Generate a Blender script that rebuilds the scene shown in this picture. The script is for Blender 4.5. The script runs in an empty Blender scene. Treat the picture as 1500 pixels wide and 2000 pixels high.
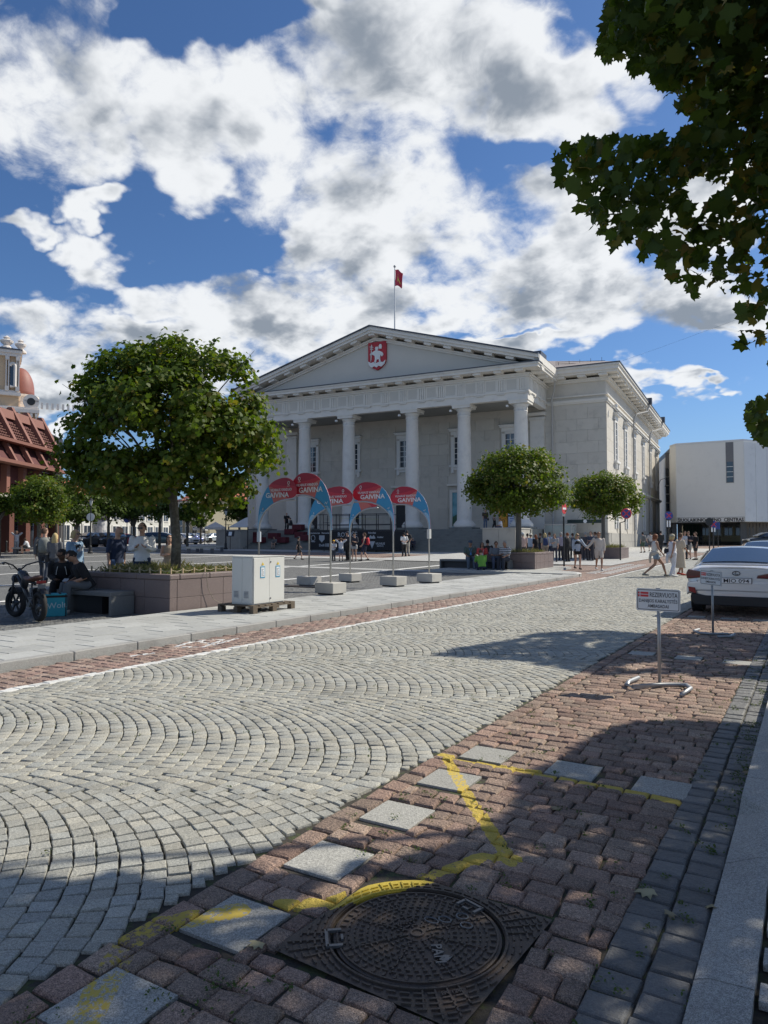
import bpy, math, random
import numpy as np
from mathutils import Vector, Matrix
R = math.radians
random.seed(7); RS = np.random.RandomState(7)
SC = bpy.context.scene; COL = SC.collection
# ------------------------------------------------------------------ camera, sky, sun, exposure
PSI = R(31.1); SP, CP = math.sin(PSI), math.cos(PSI); F = 1387.0; HZ = 1052.0; CH = 1.5
cd = bpy.data.cameras.new('camera'); cam = bpy.data.objects.new('camera', cd); COL.objects.link(cam)
cam.location = (0, 0, CH); cam.rotation_euler = (R(90) + math.atan((HZ-1000)/F), 0, PSI)
cd.sensor_fit = 'VERTICAL'; cd.sensor_height = 36; cd.lens = F/2000*36; cd.clip_end = 3000; cd.clip_start = .05
SC.camera = cam
SC.view_settings.view_transform = 'Standard'; SC.view_settings.look = 'None'
SC.view_settings.exposure = 0.12; SC.view_settings.gamma = 1; SC.view_settings.use_curve_mapping = False
SC.cycles.max_bounces = 7; SC.cycles.transparent_max_bounces = 8
SUN_EL = R(43); SUNC = (.907, .42)           # sun azimuth seen from the camera (right, ahead)
def CW(x, d, z=0.0):                          # camera frame (right, ahead) to world
    return (x*CP - d*SP, x*SP + d*CP, z)
sx, sy, _ = CW(*SUNC); SDIR = Vector((sx*math.cos(SUN_EL), sy*math.cos(SUN_EL), math.sin(SUN_EL))).normalized()
sl = bpy.data.lights.new('sun', 'SUN'); sl.energy = 5.0; sl.angle = R(.53); sl.color = (1, .93, .80)
so = bpy.data.objects.new('sun', sl); COL.objects.link(so); so.rotation_euler = SDIR.to_track_quat('Z', 'Y').to_euler()

class E:                                      # tiny shader-math language
    def __init__(s, nt, k): s.nt, k_ = nt, k; s.k = k
    def _m(s, op, *o, clamp=False):
        n = s.nt.nodes.new('ShaderNodeMath'); n.operation = op; n.use_clamp = clamp
        for i, v in enumerate((s,)+o):
            if isinstance(v, E): s.nt.links.new(v.k, n.inputs[i])
            else: n.inputs[i].default_value = v
        return E(s.nt, n.outputs[0])
    def __add__(s, o): return s._m('ADD', o)
    __radd__ = __add__
    def __sub__(s, o): return s._m('SUBTRACT', o)
    def __rsub__(s, o): return s._m('MULTIPLY', -1.0)._m('ADD', o)
    def __mul__(s, o): return s._m('MULTIPLY', o)
    __rmul__ = __mul__
    def __truediv__(s, o): return s._m('DIVIDE', o)
    def max(s, o): return s._m('MAXIMUM', o)
    def min(s, o): return s._m('MINIMUM', o)
    def abs(s): return s._m('ABSOLUTE')
    def sqrt(s): return s._m('SQRT')
    def gt(s, o): return s._m('GREATER_THAN', o)
    def lt(s, o): return s._m('LESS_THAN', o)
    def smooth(s, a, b):
        n = s.nt.nodes.new('ShaderNodeMapRange'); n.interpolation_type = 'SMOOTHSTEP'
        s.nt.links.new(s.k, n.inputs[0]); n.inputs[1].default_value = a; n.inputs[2].default_value = b
        return E(s.nt, n.outputs[0])
def node(nt, t, **kw):
    n = nt.nodes.new(t)
    for k, v in kw.items():
        if k.startswith('i_'): n.inputs[k[2:].replace('_', ' ')].default_value = v
        else: setattr(n, k, v)
    return n
def noise(nt, vec, scale, detail=4, rough=.5, off=None, dim='3D', dist=0):
    n = node(nt, 'ShaderNodeTexNoise', i_Scale=scale, i_Detail=detail, i_Roughness=rough, i_Distortion=dist)
    if off:
        m = node(nt, 'ShaderNodeVectorMath', operation='ADD'); m.inputs[1].default_value = off
        nt.links.new(vec, m.inputs[0]); vec = m.outputs[0]
    nt.links.new(vec, n.inputs['Vector'])
    return E(nt, n.outputs[0])
def mixc(nt, f, a, b, mode='MIX'):
    m = node(nt, 'ShaderNodeMix', data_type='RGBA', blend_type=mode)
    for i, v in ((0, f), (6, a), (7, b)):
        if isinstance(v, E): nt.links.new(v.k, m.inputs[i])
        elif isinstance(v, bpy.types.NodeSocket): nt.links.new(v, m.inputs[i])
        elif i == 0: m.inputs[i].default_value = v
        else: m.inputs[i].default_value = tuple(v)+(1,) if len(v) == 3 else v
    return m.outputs[2]

def make_world():
    w = bpy.data.worlds.new('World'); SC.world = w; w.use_nodes = True; nt = w.node_tree; nt.nodes.clear()
    sky = node(nt, 'ShaderNodeTexSky', sky_type='NISHITA', sun_disc=False, sun_elevation=SUN_EL,
               sun_rotation=math.atan2(sx, sy), air_density=1.0, dust_density=.6, ozone_density=2.5, altitude=150)
    tc = node(nt, 'ShaderNodeTexCoord'); d = tc.outputs['Generated']
    p = math.atan((HZ-1000)/F)
    fw = Vector((-SP*math.cos(p), CP*math.cos(p), math.sin(p))); rt = Vector((CP, SP, 0)); up = rt.cross(fw)
    def dot(v):
        n = node(nt, 'ShaderNodeVectorMath', operation='DOT_PRODUCT'); n.inputs[1].default_value = v
        nt.links.new(d, n.inputs[0]); return E(nt, n.outputs['Value'])
    df = dot(fw); dfs = df.max(.12); z = dot(Vector((0, 0, 1)))
    # warped tangent-plane coordinates of the sky the clouds stand in
    zz = z.max(0.0)+.42
    sc_ = node(nt, 'ShaderNodeVectorMath', operation='SCALE'); nt.links.new(d, sc_.inputs[0])
    inv = (zz._m('POWER', -1.0)); nt.links.new(inv.k, sc_.inputs['Scale']); pv = sc_.outputs[0]
    U0 = dot(rt)/dfs; V0 = dot(up)/dfs
    w1 = noise(nt, pv, 3.2, 3, .55)-.5; w2 = noise(nt, pv, 3.2, 3, .55, (7, 3, 1))-.5
    w3 = noise(nt, pv, 11, 3, .6, (2, 9, 4))-.5; w4 = noise(nt, pv, 11, 3, .6, (5, 1, 8))-.5
    U = U0 + w1*.30 + w3*.10; V = V0 + w2*.24 + w4*.09
    B = [(80,170,150,125),(170,245,75,60),(10,80,60,60),(300,150,80,65),(335,235,105,75),(370,330,55,70),(480,190,85,110),(560,240,80,90),
         (660,150,110,150),(800,110,200,190),(960,110,160,170),(1090,130,110,100),(1150,200,70,60),(640,370,100,90),(760,370,200,150),(720,480,90,60),
         (900,440,200,110),(1040,370,110,80),(1100,440,180,110),(980,550,190,85),(1180,560,200,75),(1330,570,170,75),(1430,600,80,30),
         (35,400,45,22),(150,440,50,35),(190,500,60,48),(320,540,100,38),(420,570,80,45),(470,620,90,50),
         (40,610,110,50),(140,660,130,60),(60,700,110,50),(250,620,80,38),(330,650,110,60),(450,690,150,70),(570,680,120,80),(590,520,80,40),(640,580,90,70),(730,640,80,70),
         (800,600,60,60),(900,660,90,30),(1040,650,110,34),(1150,645,80,46),(1240,610,60,30),(100,820,60,22),
         (1280,780,55,30),(1330,790,40,10),(1410,640,36,14),(1270,130,70,60),(1290,240,34,22),(1400,370,90,40),(1420,460,80,60),
         (150,365,45,20),(1450,170,90,60),(660,20,50,22)]
    def blob(cx, cy, rx, ry, uu=None, vv=None):
        cu, cv = (cx-750)/F, (1000-cy)/F
        a = ((uu or U)-cu)*(F/rx); b = ((vv or V)-cv)*(F/ry); return 1.0-(a*a+b*b)*.5
    fld = None
    for q in B:
        q = blob(*q); fld = q if fld is None else fld._m('SMOOTH_MAX', q, .30)
    H = [(1010,270,70,34),(940,290,50,24),(1090,25,50,36),(420,70,70,34),(560,40,70,30),(870,650,50,14),(1010,640,50,10),(300,60,70,40)]
    for q in H: fld = fld-blob(*q).max(0.0)*.8
    infr = df.smooth(.45, .62)
    wide = (noise(nt, pv, 1.7, 2, .5, (3, 3, 3))-.5)*4.0-.05       # the same broken cumulus outside the frame
    fld = fld.max(-.75)*infr + wide*(1.0-infr)
    N1 = (1, 2, 3); off = rt*.030+up*.035
    def billow(sc, off_=(0, 0, 0), det=3.0):
        n = node(nt, 'ShaderNodeTexVoronoi', feature='F1', normalize=True, i_Scale=sc, i_Detail=det, i_Roughness=.5)
        m = node(nt, 'ShaderNodeVectorMath', operation='ADD'); m.inputs[1].default_value = off_; nt.links.new(wv, m.inputs[0]); nt.links.new(m.outputs[0], n.inputs['Vector'])
        return 1.0-E(nt, n.outputs['Distance'])
    # gently warped lookup vector for the puffs
    wn = node(nt, 'ShaderNodeTexNoise', i_Scale=4.0, i_Detail=4.0, i_Roughness=.55); nt.links.new(pv, wn.inputs['Vector'])
    ws_ = node(nt, 'ShaderNodeVectorMath', operation='MULTIPLY_ADD'); nt.links.new(wn.outputs['Color'], ws_.inputs[0]); ws_.inputs[1].default_value = (.22, .22, .22); nt.links.new(pv, ws_.inputs[2]); wv = ws_.outputs[0]
    bl = billow(7.0, det=2.0); blo = billow(7.0, tuple(off*1.2), 1.0)
    fb = noise(nt, pv, 5.0, 9, .56, N1)
    wisp = noise(nt, wv, 6.0, 10, .66, (4, 2, 6))
    dn = fld*1.1-.26 + (bl-.66)*1.9 + (fb-.5)*3.6 + (wisp-.5)*2.3
    al = dn.smooth(-.18, .72)
    thick = dn.smooth(.30, 1.6)
    rel = (bl-blo)*2.0+(fb-noise(nt, pv, 5.0, 5, .56, tuple(Vector(N1)+off)))*3.2
    big = noise(nt, pv, 3.0, 3, .5, (8, 8, 2)).smooth(.40, .62)
    grey = None
    for q in [(850,540,230,80),(1180,560,280,85),(60,700,260,85),(330,615,120,30),(790,110,170,140),(700,330,140,120),(430,250,70,50),(940,380,130,60),(110,240,90,70),(560,715,190,50),(1340,560,140,60),(960,170,100,70)]:
        q = blob(*q).max(0.0); grey = q if grey is None else grey.max(q)
    lum = .97 - thick*.37 - thick*big*.14 - grey*(thick*.36+.06) + rel + (wisp-.5)*.5
    lum = lum.max(.16).min(1.0)
    cc = mixc(nt, lum.smooth(.12, .98), (2.5, 2.9, 3.45), (8.3, 8.5, 8.7))
    skyc = mixc(nt, 1.0, sky.outputs[0], (.54, .74, .98), 'MULTIPLY')
    skyc = mixc(nt, z.smooth(.22, .0)*.75, skyc, (2.8, 4.6, 7.2))
    out = mixc(nt, al*.97, skyc, cc)
    bg = node(nt, 'ShaderNodeBackground', i_Strength=.1); nt.links.new(out, bg.inputs[0])
    o = node(nt, 'ShaderNodeOutputWorld'); nt.links.new(bg.outputs[0], o.inputs[0])
make_world()

# ------------------------------------------------------------------ helpers
def zg(x, y): return .012*min(90.0, max(0.0, -x*SP + y*CP - 28))
def G(px, py, z=None):                        # photo pixel to the point of the ground (or of height z)
    xr = (px-750)/F; vr = (HZ-py)/F
    if z is not None:
        d = (z-CH)/vr; return CW(xr*d, d, z)
    zz = 0.0
    for _ in range(30):
        d = (zz-CH)/vr; zz = .012*min(90, max(0, d-28))
    return CW(xr*d, d, zz)
def PD(px, d, z=0.0): return CW((px-750)/F*d, d, z)
def HP(py, d): return CH + (HZ-py)/F*d        # height seen at row py, d metres ahead
def camc(p):                                  # world arrays to camera right, ahead
    return p[..., 0]*CP + p[..., 1]*SP, -p[..., 0]*SP + p[..., 1]*CP
def pix(p):
    x, d = camc(p); d = np.maximum(d, .05); return 750+F*x/d, HZ-F*(p[..., 2]-CH)/d
_mats = {}
def mat(name, col, rough=.8, var=.12, scale=6, bump=.0, bscale=40, isl=.0, metal=0, spec=.5, speck=0, col2=None, c2=(.45, .6), paint=None, tint=None, dirt=0, coat=0):
    if name in _mats: return _mats[name]
    m = bpy.data.materials.new(name); m.use_nodes = True; nt = m.node_tree; b = nt.nodes['Principled BSDF']
    g = node(nt, 'ShaderNodeNewGeometry'); P = g.outputs['Position']
    b.inputs['Roughness'].default_value = rough; b.inputs['Metallic'].default_value = metal
    b.inputs['Specular IOR Level'].default_value = spec
    if coat: b.inputs['Coat Weight'].default_value = coat; b.inputs['Coat Roughness'].default_value = .06
    c = mixc(nt, 0.0, col, col)
    if col2: c = mixc(nt, noise(nt, P, scale*.7, 5, .6, (4, 4, 4)).smooth(*c2), c, col2)
    v = noise(nt, P, scale, 6, .6)
    k = (v-.5)*(2*var)+1.0
    if isl:
        oi = node(nt, 'ShaderNodeObjectInfo')
        r = E(nt, g.outputs['Random Per Island'])+E(nt, oi.outputs['Random']); r = r._m('FRACT')
        k = k*((r-.5)*(2*isl)+1.0)
        if tint: c = mixc(nt, (r*7.31)._m('FRACT')*.8, c, tint)
    if speck:
        k = k*((noise(nt, P, 260, 2, .6).smooth(.36, .64)-.5)*(2.0*speck)+1.0)*((noise(nt, P, 85, 4, .7, (5, 5, 5)).smooth(.3, .7)-.5)*(1.5*speck)+1.0)
    if dirt: k = k*(1.0-noise(nt, P, 1.1, 6, .65, (9, 1, 1)).smooth(.5, .75)*dirt)
    kk = node(nt, 'ShaderNodeCombineColor'); [nt.links.new(k.k, kk.inputs[i]) for i in range(3)]
    c = mixc(nt, 1.0, c, kk.outputs[0], 'MULTIPLY')
    if paint:
        sep = node(nt, 'ShaderNodeSeparateXYZ'); nt.links.new(P, sep.inputs[0])
        X, Y = E(nt, sep.outputs[0]), E(nt, sep.outputs[1])
        for (segs, wd, pc, wear) in paint:
            dm = None
            for (a, e) in segs:
                ax, ay = a[0], a[1]; ex, ey = e[0]-ax, e[1]-ay; L2 = ex*ex+ey*ey
                t = (((X-ax)*(ex/L2)+(Y-ay)*(ey/L2)).max(0.0)).min(1.0)
                qx = X-ax-t*ex; qy = Y-ay-t*ey; q = (qx*qx+qy*qy).sqrt()
                dm = q if dm is None else dm.min(q)
            edge = dm + (noise(nt, P, 14, 4, .6, (3, 1, 2))-.5)*.05
            f = edge._m('LESS_THAN', wd*.5)
            f = f*(noise(nt, P, 38, 8, .72, (6, 6, 6))+(noise(nt, P, 3.2, 3, .5, (2, 2, 9))-.5)*.5).smooth(wear-.05, wear+.03)
            c = mixc(nt, f, c, pc)
    nt.links.new(c, b.inputs['Base Color'])
    if bump:
        h = noise(nt, P, bscale, 7, .62, (1, 7, 3))
        bn = node(nt, 'ShaderNodeBump', i_Strength=bump, i_Distance=.02); nt.links.new(h.k, bn.inputs['Height']); nt.links.new(bn.outputs[0], b.inputs['Normal'])
    _mats[name] = m; return m
def glassm(name, col, rough=.05):
    m = mat(name, col, rough, .3, 1.5, spec=1.0); return m
def link(name, me, m=None, parent=None, loc=None, rz=None, kind=None, smooth=False):
    o = bpy.data.objects.new(name, me); COL.objects.link(o)
    if m and not me.materials: me.materials.append(m)
    if parent: o.parent = parent
    if loc is not None: o.location = loc
    if rz is not None: o.rotation_euler = (0, 0, rz)
    if kind: o['kind'] = kind
    if smooth: me.shade_smooth()
    return o
class MB:
    def __init__(s): s.v = []; s.f = []
    def add(s, v, f):
        n = len(s.v); s.v += [tuple(p) for p in v]; s.f += [tuple(i+n for i in q) for q in f]; return s
    def box(s, x0, x1, y0, y1, z0, z1):
        return s.add([(x0,y0,z0),(x1,y0,z0),(x1,y1,z0),(x0,y1,z0),(x0,y0,z1),(x1,y0,z1),(x1,y1,z1),(x0,y1,z1)],
                     [(0,3,2,1),(4,5,6,7),(0,1,5,4),(1,2,6,5),(2,3,7,6),(3,0,4,7)])
    def obox(s, c, sz, rz=0, rx=0, ry=0):
        M = Matrix.Rotation(rz, 3, 'Z') @ Matrix.Rotation(ry, 3, 'Y') @ Matrix.Rotation(rx, 3, 'X')
        v = [Vector(c) + M @ Vector((a*sz[0]/2, b*sz[1]/2, e*sz[2]/2)) for e in (-1, 1) for a, b in ((-1,-1),(1,-1),(1,1),(-1,1))]
        return s.add(v, [(0,3,2,1),(4,5,6,7),(0,1,5,4),(1,2,6,5),(2,3,7,6),(3,0,4,7)])
    def prism(s, poly, z0, z1):               # xy outline extruded in z
        n = len(poly); z0 = z0 if callable(z0) else (lambda x, y, q=z0: q); z1 = z1 if callable(z1) else (lambda x, y, q=z1: q)
        v = [(p[0], p[1], z0(*p[:2])) for p in poly]+[(p[0], p[1], z1(*p[:2])) for p in poly]
        return s.add(v, [tuple(range(n))[::-1], tuple(range(n, 2*n))]+[(i, (i+1) % n, n+(i+1) % n, n+i) for i in range(n)])
    def slab(s, poly, a, b, M=Matrix()):       # outline in xz, from y=a to y=b
        n = len(poly); v = [M @ Vector((p[0], a, p[1])) for p in poly]+[M @ Vector((p[0], b, p[1])) for p in poly]
        return s.add(v, [tuple(range(n)), tuple(range(n, 2*n))[::-1]]+[(i, n+i, n+(i+1) % n, (i+1) % n) for i in range(n)])
    def tube(s, pts, r, n=8, caps=True, flat=None):
        pts = [Vector(p) for p in pts]; rr = r if hasattr(r, '__len__') else [r]*len(pts); rings = []; up = Vector((0, 0, 1))
        prev = None
        for i, p in enumerate(pts):
            t = (pts[min(i+1, len(pts)-1)]-pts[max(i-1, 0)]).normalized()
            if prev is None: a = t.cross(up if abs(t.z) < .9 else Vector((1, 0, 0))).normalized()
            else: a = (prev-t*prev.dot(t)).normalized()
            prev = a; b = t.cross(a)
            rings.append([p+(a*math.cos(2*math.pi*k/n)+b*math.sin(2*math.pi*k/n)*(flat or 1))*rr[i] for k in range(n)])
        v = [q for g in rings for q in g]; f = []
        for i in range(len(pts)-1):
            for k in range(n): f.append((i*n+k, i*n+(k+1) % n, (i+1)*n+(k+1) % n, (i+1)*n+k))
        if caps: f += [tuple(range(n))[::-1], tuple(range(len(v)-n, len(v)))]
        return s.add(v, f)
    def lathe(s, prof, c=(0, 0, 0), n=20, sx=1, sy=1):
        v = [(c[0]+r*math.cos(2*math.pi*k/n)*sx, c[1]+r*math.sin(2*math.pi*k/n)*sy, c[2]+z) for r, z in prof for k in range(n)]; f = []
        for i in range(len(prof)-1):
            for k in range(n): f.append((i*n+k, i*n+(k+1) % n, (i+1)*n+(k+1) % n, (i+1)*n+k))
        f += [tuple(range(n))[::-1], tuple(range(len(v)-n, len(v)))]
        return s.add(v, f)
    def mesh(s, name):
        me = bpy.data.meshes.new(name); me.from_pydata(s.v, [], s.f); me.update(); return me
    def build(s, name, m, parent=None, loc=None, rz=None, kind=None, smooth=False, bevel=0):
        me = s.mesh(name); o = link(name, me, m, parent, loc, rz, kind, smooth)
        if bevel:
            b = o.modifiers.new('bevel', 'BEVEL'); b.width = bevel; b.segments = 2; b.limit_method = 'ANGLE'
        return o
def tag(o, label=None, cat=None, group=None, kind=None):
    if label: o['label'] = label
    if cat: o['category'] = cat
    if group: o['group'] = group
    if kind: o['kind'] = kind
    return o
def thing(name, label, cat, loc=(0, 0, 0), rz=0, group=None):
    o = bpy.data.objects.new(name, None); COL.objects.link(o); o.location = loc; o.rotation_euler = (0, 0, rz); o.empty_display_size = .1
    return tag(o, label, cat, group)
def copy_tree(o, parent=None):
    c = o.copy(); COL.objects.link(c); c.parent = parent
    for ch in list(o.children): copy_tree(ch, c)
    return c
def smoothang(o, a=.6):
    o.data.shade_smooth()
    try: o.data.set_sharp_from_angle(angle=a)
    except Exception: pass
    return o
FONT = None
def text_mb(s, size, M, ext=.002, align='CENTER', sx=1.0, bold=0):
    cu = bpy.data.curves.new('t', 'FONT'); cu.body = s; cu.size = size; cu.extrude = ext; cu.align_x = align; cu.align_y = 'CENTER'; cu.offset = bold; cu.resolution_u = 2
    o = bpy.data.objects.new('t', cu); COL.objects.link(o)
    dg = bpy.context.evaluated_depsgraph_get(); dg.update()
    me = bpy.data.meshes.new_from_object(o.evaluated_get(dg)); bpy.data.objects.remove(o)
    mb = MB(); S = M @ Matrix.Diagonal((sx, 1, 1, 1))
    mb.add([S @ v.co for v in me.vertices], [tuple(p.vertices) for p in me.polygons]); bpy.data.meshes.remove(me)
    return mb
def text_fit(s, w, cap, M, ext=.001, bold=0, flipx=1):
    """Text mesh scaled to a given overall width and capital height, centred on the frame."""
    t = text_mb(s, 1.0, Matrix(), ext, bold=bold); xs = [v[0] for v in t.v]; h = text_mb('H', 1.0, Matrix(), ext, bold=bold); zs = [v[1] for v in h.v]
    cx_ = (min(xs)+max(xs))/2; sx = w/(max(xs)-min(xs)); sy = cap/(max(zs)-min(zs)); cy = (min(zs)+max(zs))/2
    t.v = [tuple(M @ Vector(((v[0]-cx_)*sx, (v[1]-cy)*sy, v[2]))) for v in t.v]; return t
def frame3(o, x, up):                         # matrix whose local x/y lie in a given plane
    x = Vector(x).normalized(); up = Vector(up).normalized(); n = x.cross(up)
    return Matrix(((x.x, up.x, n.x, o[0]), (x.y, up.y, n.y, o[1]), (x.z, up.z, n.z, o[2]), (0, 0, 0, 1)))
def fmesh(name, V, faces_n, idx=None):        # fast mesh: V (N,k,3) polygons of k corners
    N, k, _ = V.shape; me = bpy.data.meshes.new(name)
    me.vertices.add(N*k); me.vertices.foreach_set('co', V.reshape(-1).astype(np.float32))
    me.loops.add(N*k); me.loops.foreach_set('vertex_index', np.arange(N*k, dtype=np.int32))
    me.polygons.add(N); me.polygons.foreach_set('loop_start', (np.arange(N)*k).astype(np.int32)); me.polygons.foreach_set('loop_total', np.full(N, k, np.int32))
    me.update(); me.validate(); return me
def inpoly(px, py, poly):
    c = np.zeros(px.shape, bool); n = len(poly)
    for i in range(n):
        x1, y1 = poly[i]; x2, y2 = poly[(i+1) % n]
        if y1 == y2: continue
        t = ((y1 > py) != (y2 > py)) & (px < (x2-x1)*(py-y1)/(y2-y1)+x1); c ^= t
    return c
# ------------------------------------------------------------------ ground
def seg(*px): 
    w = [G(*p) for p in px]; return [(w[i], w[i+1]) for i in range(len(w)-1)]
YEL = [(seg((862, 1470), (1000, 1496), (1150, 1524), (1335, 1562))+seg((872, 1478), (905, 1535), (940, 1592), (975, 1642), (992, 1674)), .075, (.54, .40, .07), .42),
       (seg((1002, 1668), (945, 1662), (850, 1694), (745, 1722), (640, 1748), (545, 1752)), .075, (.54, .40, .07), .42),
       (seg((470, 1762), (390, 1778), (320, 1790), (262, 1822), (235, 1868), (205, 1925), (165, 1995)), .11, (.50, .37, .06), .47)]
BIKE = [(seg((262, 1279), (300, 1274)), .07, (.7, .7, .68), .4), (seg((345, 1262), (385, 1250), (440, 1248), (400, 1262), (345, 1262))+seg((385, 1250), (420, 1258), (465, 1246)), .06, (.7, .7, .68), .42)]
M_cob = mat('grey_granite_sett', (.365, .35, .295), .82, .16, 9, .4, 60, isl=.16, speck=.28, tint=(.31, .32, .30), dirt=.26)
M_red = mat('red_granite_sett', (.275, .178, .138), .85, .25, 10, 1.0, 55, isl=.30, speck=.45, tint=(.31, .24, .185), dirt=.12, paint=YEL)
M_redl = mat('red_granite_lane', (.27, .175, .145), .82, .22, 10, 1.0, 45, isl=.25, speck=.35, tint=(.33, .26, .21), paint=BIKE)
M_slab = mat('granite_slab', (.335, .33, .30), .75, .08, 5, .12, 90, isl=.10, speck=.35, paint=YEL, dirt=.12)
M_dark = mat('dark_basalt_sett', (.115, .115, .112), .62, .25, 8, .8, 22, isl=.22, speck=.15, tint=(.13, .13, .13))
M_kerb = mat('kerb_granite', (.34, .335, .315), .75, .12, 4, .3, 80, isl=.08, speck=.35, dirt=.2)
M_pave = mat('pavement_granite', (.40, .405, .385), .78, .10, 3, .15, 70, isl=.10, speck=.25, dirt=.22)
M_white = mat('white_line_stone', (.66, .66, .63), .75, .16, 9, .4, 50, isl=.12, dirt=.15)
M_joint = mat('joint_dirt', (.045, .04, .032), .95, .3, 20, .5, 60, col2=(.06, .075, .03), c2=(.5, .62))
M_plaza = mat('plaza_dark_sett', (.145, .148, .145), .8, .2, 12, .5, 30, isl=.2, tint=(.18, .18, .17), dirt=.2)
M_gr = mat('ground_far', (.22, .21, .19), .9, .2, .6)

def brickfloor(name, c1, c2, mo, sx=.2, sy=.12, gap=.012, var=.2, wob=.02):
    m = bpy.data.materials.new(name); m.use_nodes = True; nt = m.node_tree; b = nt.nodes['Principled BSDF']; b.inputs['Roughness'].default_value = .85
    g = node(nt, 'ShaderNodeNewGeometry'); P = g.outputs['Position']
    n = node(nt, 'ShaderNodeTexNoise', i_Scale=4.0); nt.links.new(P, n.inputs[0])
    ms = node(nt, 'ShaderNodeVectorMath', operation='MULTIPLY_ADD'); nt.links.new(n.outputs[1], ms.inputs[0]); ms.inputs[1].default_value = (wob, wob, 0); nt.links.new(P, ms.inputs[2])
    br = node(nt, 'ShaderNodeTexBrick', i_Scale=1.0, i_Mortar_Size=gap, i_Mortar_Smooth=.3, i_Brick_Width=sx, i_Row_Height=sy, i_Bias=-.1)
    br.inputs['Color1'].default_value = (*c1, 1); br.inputs['Color2'].default_value = (*c2, 1); br.inputs['Mortar'].default_value = (*mo, 1)
    nt.links.new(ms.outputs[0], br.inputs[0])
    k = (noise(nt, P, 2.2, 8, .65)-.5)*(2*var)+1.0
    k = k*((noise(nt, P, 30, 4, .7)-.5)*.5+1.0)
    kk = node(nt, 'ShaderNodeCombineColor'); [nt.links.new(k.k, kk.inputs[i]) for i in range(3)]
    nt.links.new(mixc(nt, 1.0, br.outputs[0], kk.outputs[0], 'MULTIPLY'), b.inputs['Base Color'])
    h = (1.0-E(nt, br.outputs[1]))+noise(nt, P, 30, 5, .6)*.6
    bn = node(nt, 'ShaderNodeBump', i_Strength=.8, i_Distance=.012); nt.links.new(h.k, bn.inputs['Height']); nt.links.new(bn.outputs[0], b.inputs['Normal'])
    return m
B_road = brickfloor('road_sett_far', (.33, .335, .31), (.41, .41, .38), (.12, .115, .10), .14, .12)
B_red = brickfloor('red_sett_far', (.24, .165, .135), (.31, .23, .19), (.11, .085, .07), .2, .15)
B_plz = brickfloor('plaza_sett_far', (.14, .143, .14), (.20, .20, .19), (.06, .06, .055), .14, .12)
B_pv = brickfloor('pavement_far', (.40, .40, .385), (.45, .45, .43), (.22, .22, .20), 1.2, .6, .015, .1, 0)

def sheet(name, poly, dz, m, kind='structure', parent=None, thick=0, res=4.0):
    """A polygon laid on the ground, cut into strips so that it follows the gentle rise."""
    import bmesh
    bm = bmesh.new(); vs = [bm.verts.new((p[0], p[1], 0)) for p in poly]; bm.faces.new(vs)
    fw = Vector((-SP, CP, 0))
    ds = [-p[0]*SP+p[1]*CP for p in poly]
    for d in [28.0]+[28+2*i for i in range(1, 200)]:
        if min(ds) < d < max(ds) and d < 400:
            bmesh.ops.bisect_plane(bm, geom=bm.verts[:]+bm.edges[:]+bm.faces[:], plane_co=fw*d, plane_no=fw)
    for v in bm.verts: v.co.z = zg(v.co.x, v.co.y)+dz
    if thick:
        r = bmesh.ops.extrude_face_region(bm, geom=bm.faces[:])
        for e in r['geom']:
            if isinstance(e, bmesh.types.BMVert): e.co.z -= 0
        for v in bm.verts:
            if v not in [e for e in r['geom'] if isinstance(e, bmesh.types.BMVert)]: v.co.z -= thick
    bm.normal_update()
    if sum(f.normal.z*f.calc_area() for f in bm.faces if abs(f.normal.z) > .5 ) < 0 and not thick: bmesh.ops.reverse_faces(bm, faces=bm.faces[:])
    me = bpy.data.meshes.new(name); bm.to_mesh(me); bm.free()
    o = link(name, me, m, parent); 
    if kind: o['kind'] = kind
    return o
def rect(x0, x1, y0, y1): return [(x0, y0), (x1, y0), (x1, y1), (x0, y1)]
sheet('ground', rect(-900, 900, -30, 1500), -.06, M_gr)
road = sheet('road', rect(-6.9, -2.26, -3, 95), -.013, M_joint)
lane = sheet('red_lane', rect(-7.88, -6.78, -3, 95), -.024, M_joint)
park = sheet('parking_strip', rect(-2.30, -.30, -3, 60), -.016, M_joint)
pav = sheet('pavement', rect(-10.6, -7.95, -3, 27.9), .072, M_joint)
rpav = sheet('right_pavement', rect(-.36, 7, -3, 80), -.004, M_joint)
plaza = sheet('plaza', rect(-75, -10.55, -3, 75), -.018, B_plz)
sheet('road_far_surface', rect(-6.9, -2.26, 34, 95), -.004, B_road); sheet('red_lane_far_surface', rect(-7.9, -7.0, 26, 95), -.003, B_red)
sheet('parking_far_surface', rect(-2.26, -.67, 26, 60), -.003, B_red); sheet('gutter_far_surface', rect(-.67, -.35, 26, 60), -.003, M_dark)
sheet('crossing_surface', rect(-11.2, -7.88, 28, 95), -.006, B_red)
sheet('square_surface', rect(-30, 30, 60, 120), -.012, B_plz)
sheet('far_pavement', [(-24, 37), (-8.9, 37.2), (-8.9, 62), (-4, 68), (4, 70), (4, 76), (-24, 76)], .02, B_pv)
sheet('crossing_road', [(-8.9, 62.05), (-6.9, 62), (30, 56), (30, 69.9), (-4, 67.9)], .0, B_road)
for i, n in enumerate((-16.7, -22.4, -29.0, -36, -43.5, -51)):
    sheet('stone_band', rect(n-.17, n+.17, 6, 37.9), -.006, M_white)
for i, sv in enumerate((12.5, 24.5)):
    pass
sheet('plaza_path', rect(-75, -10.6, 38, 40.2), -.004, B_pv); sheet('red_field', rect(-36, -11.2, 40.3, 47.5), -.008, B_red)
sheet('hall_forecourt', [(-75, 47.6), (-10.6, 47.6), (-10.6, 76), (-75, 110)], -.002, B_pv)
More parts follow.
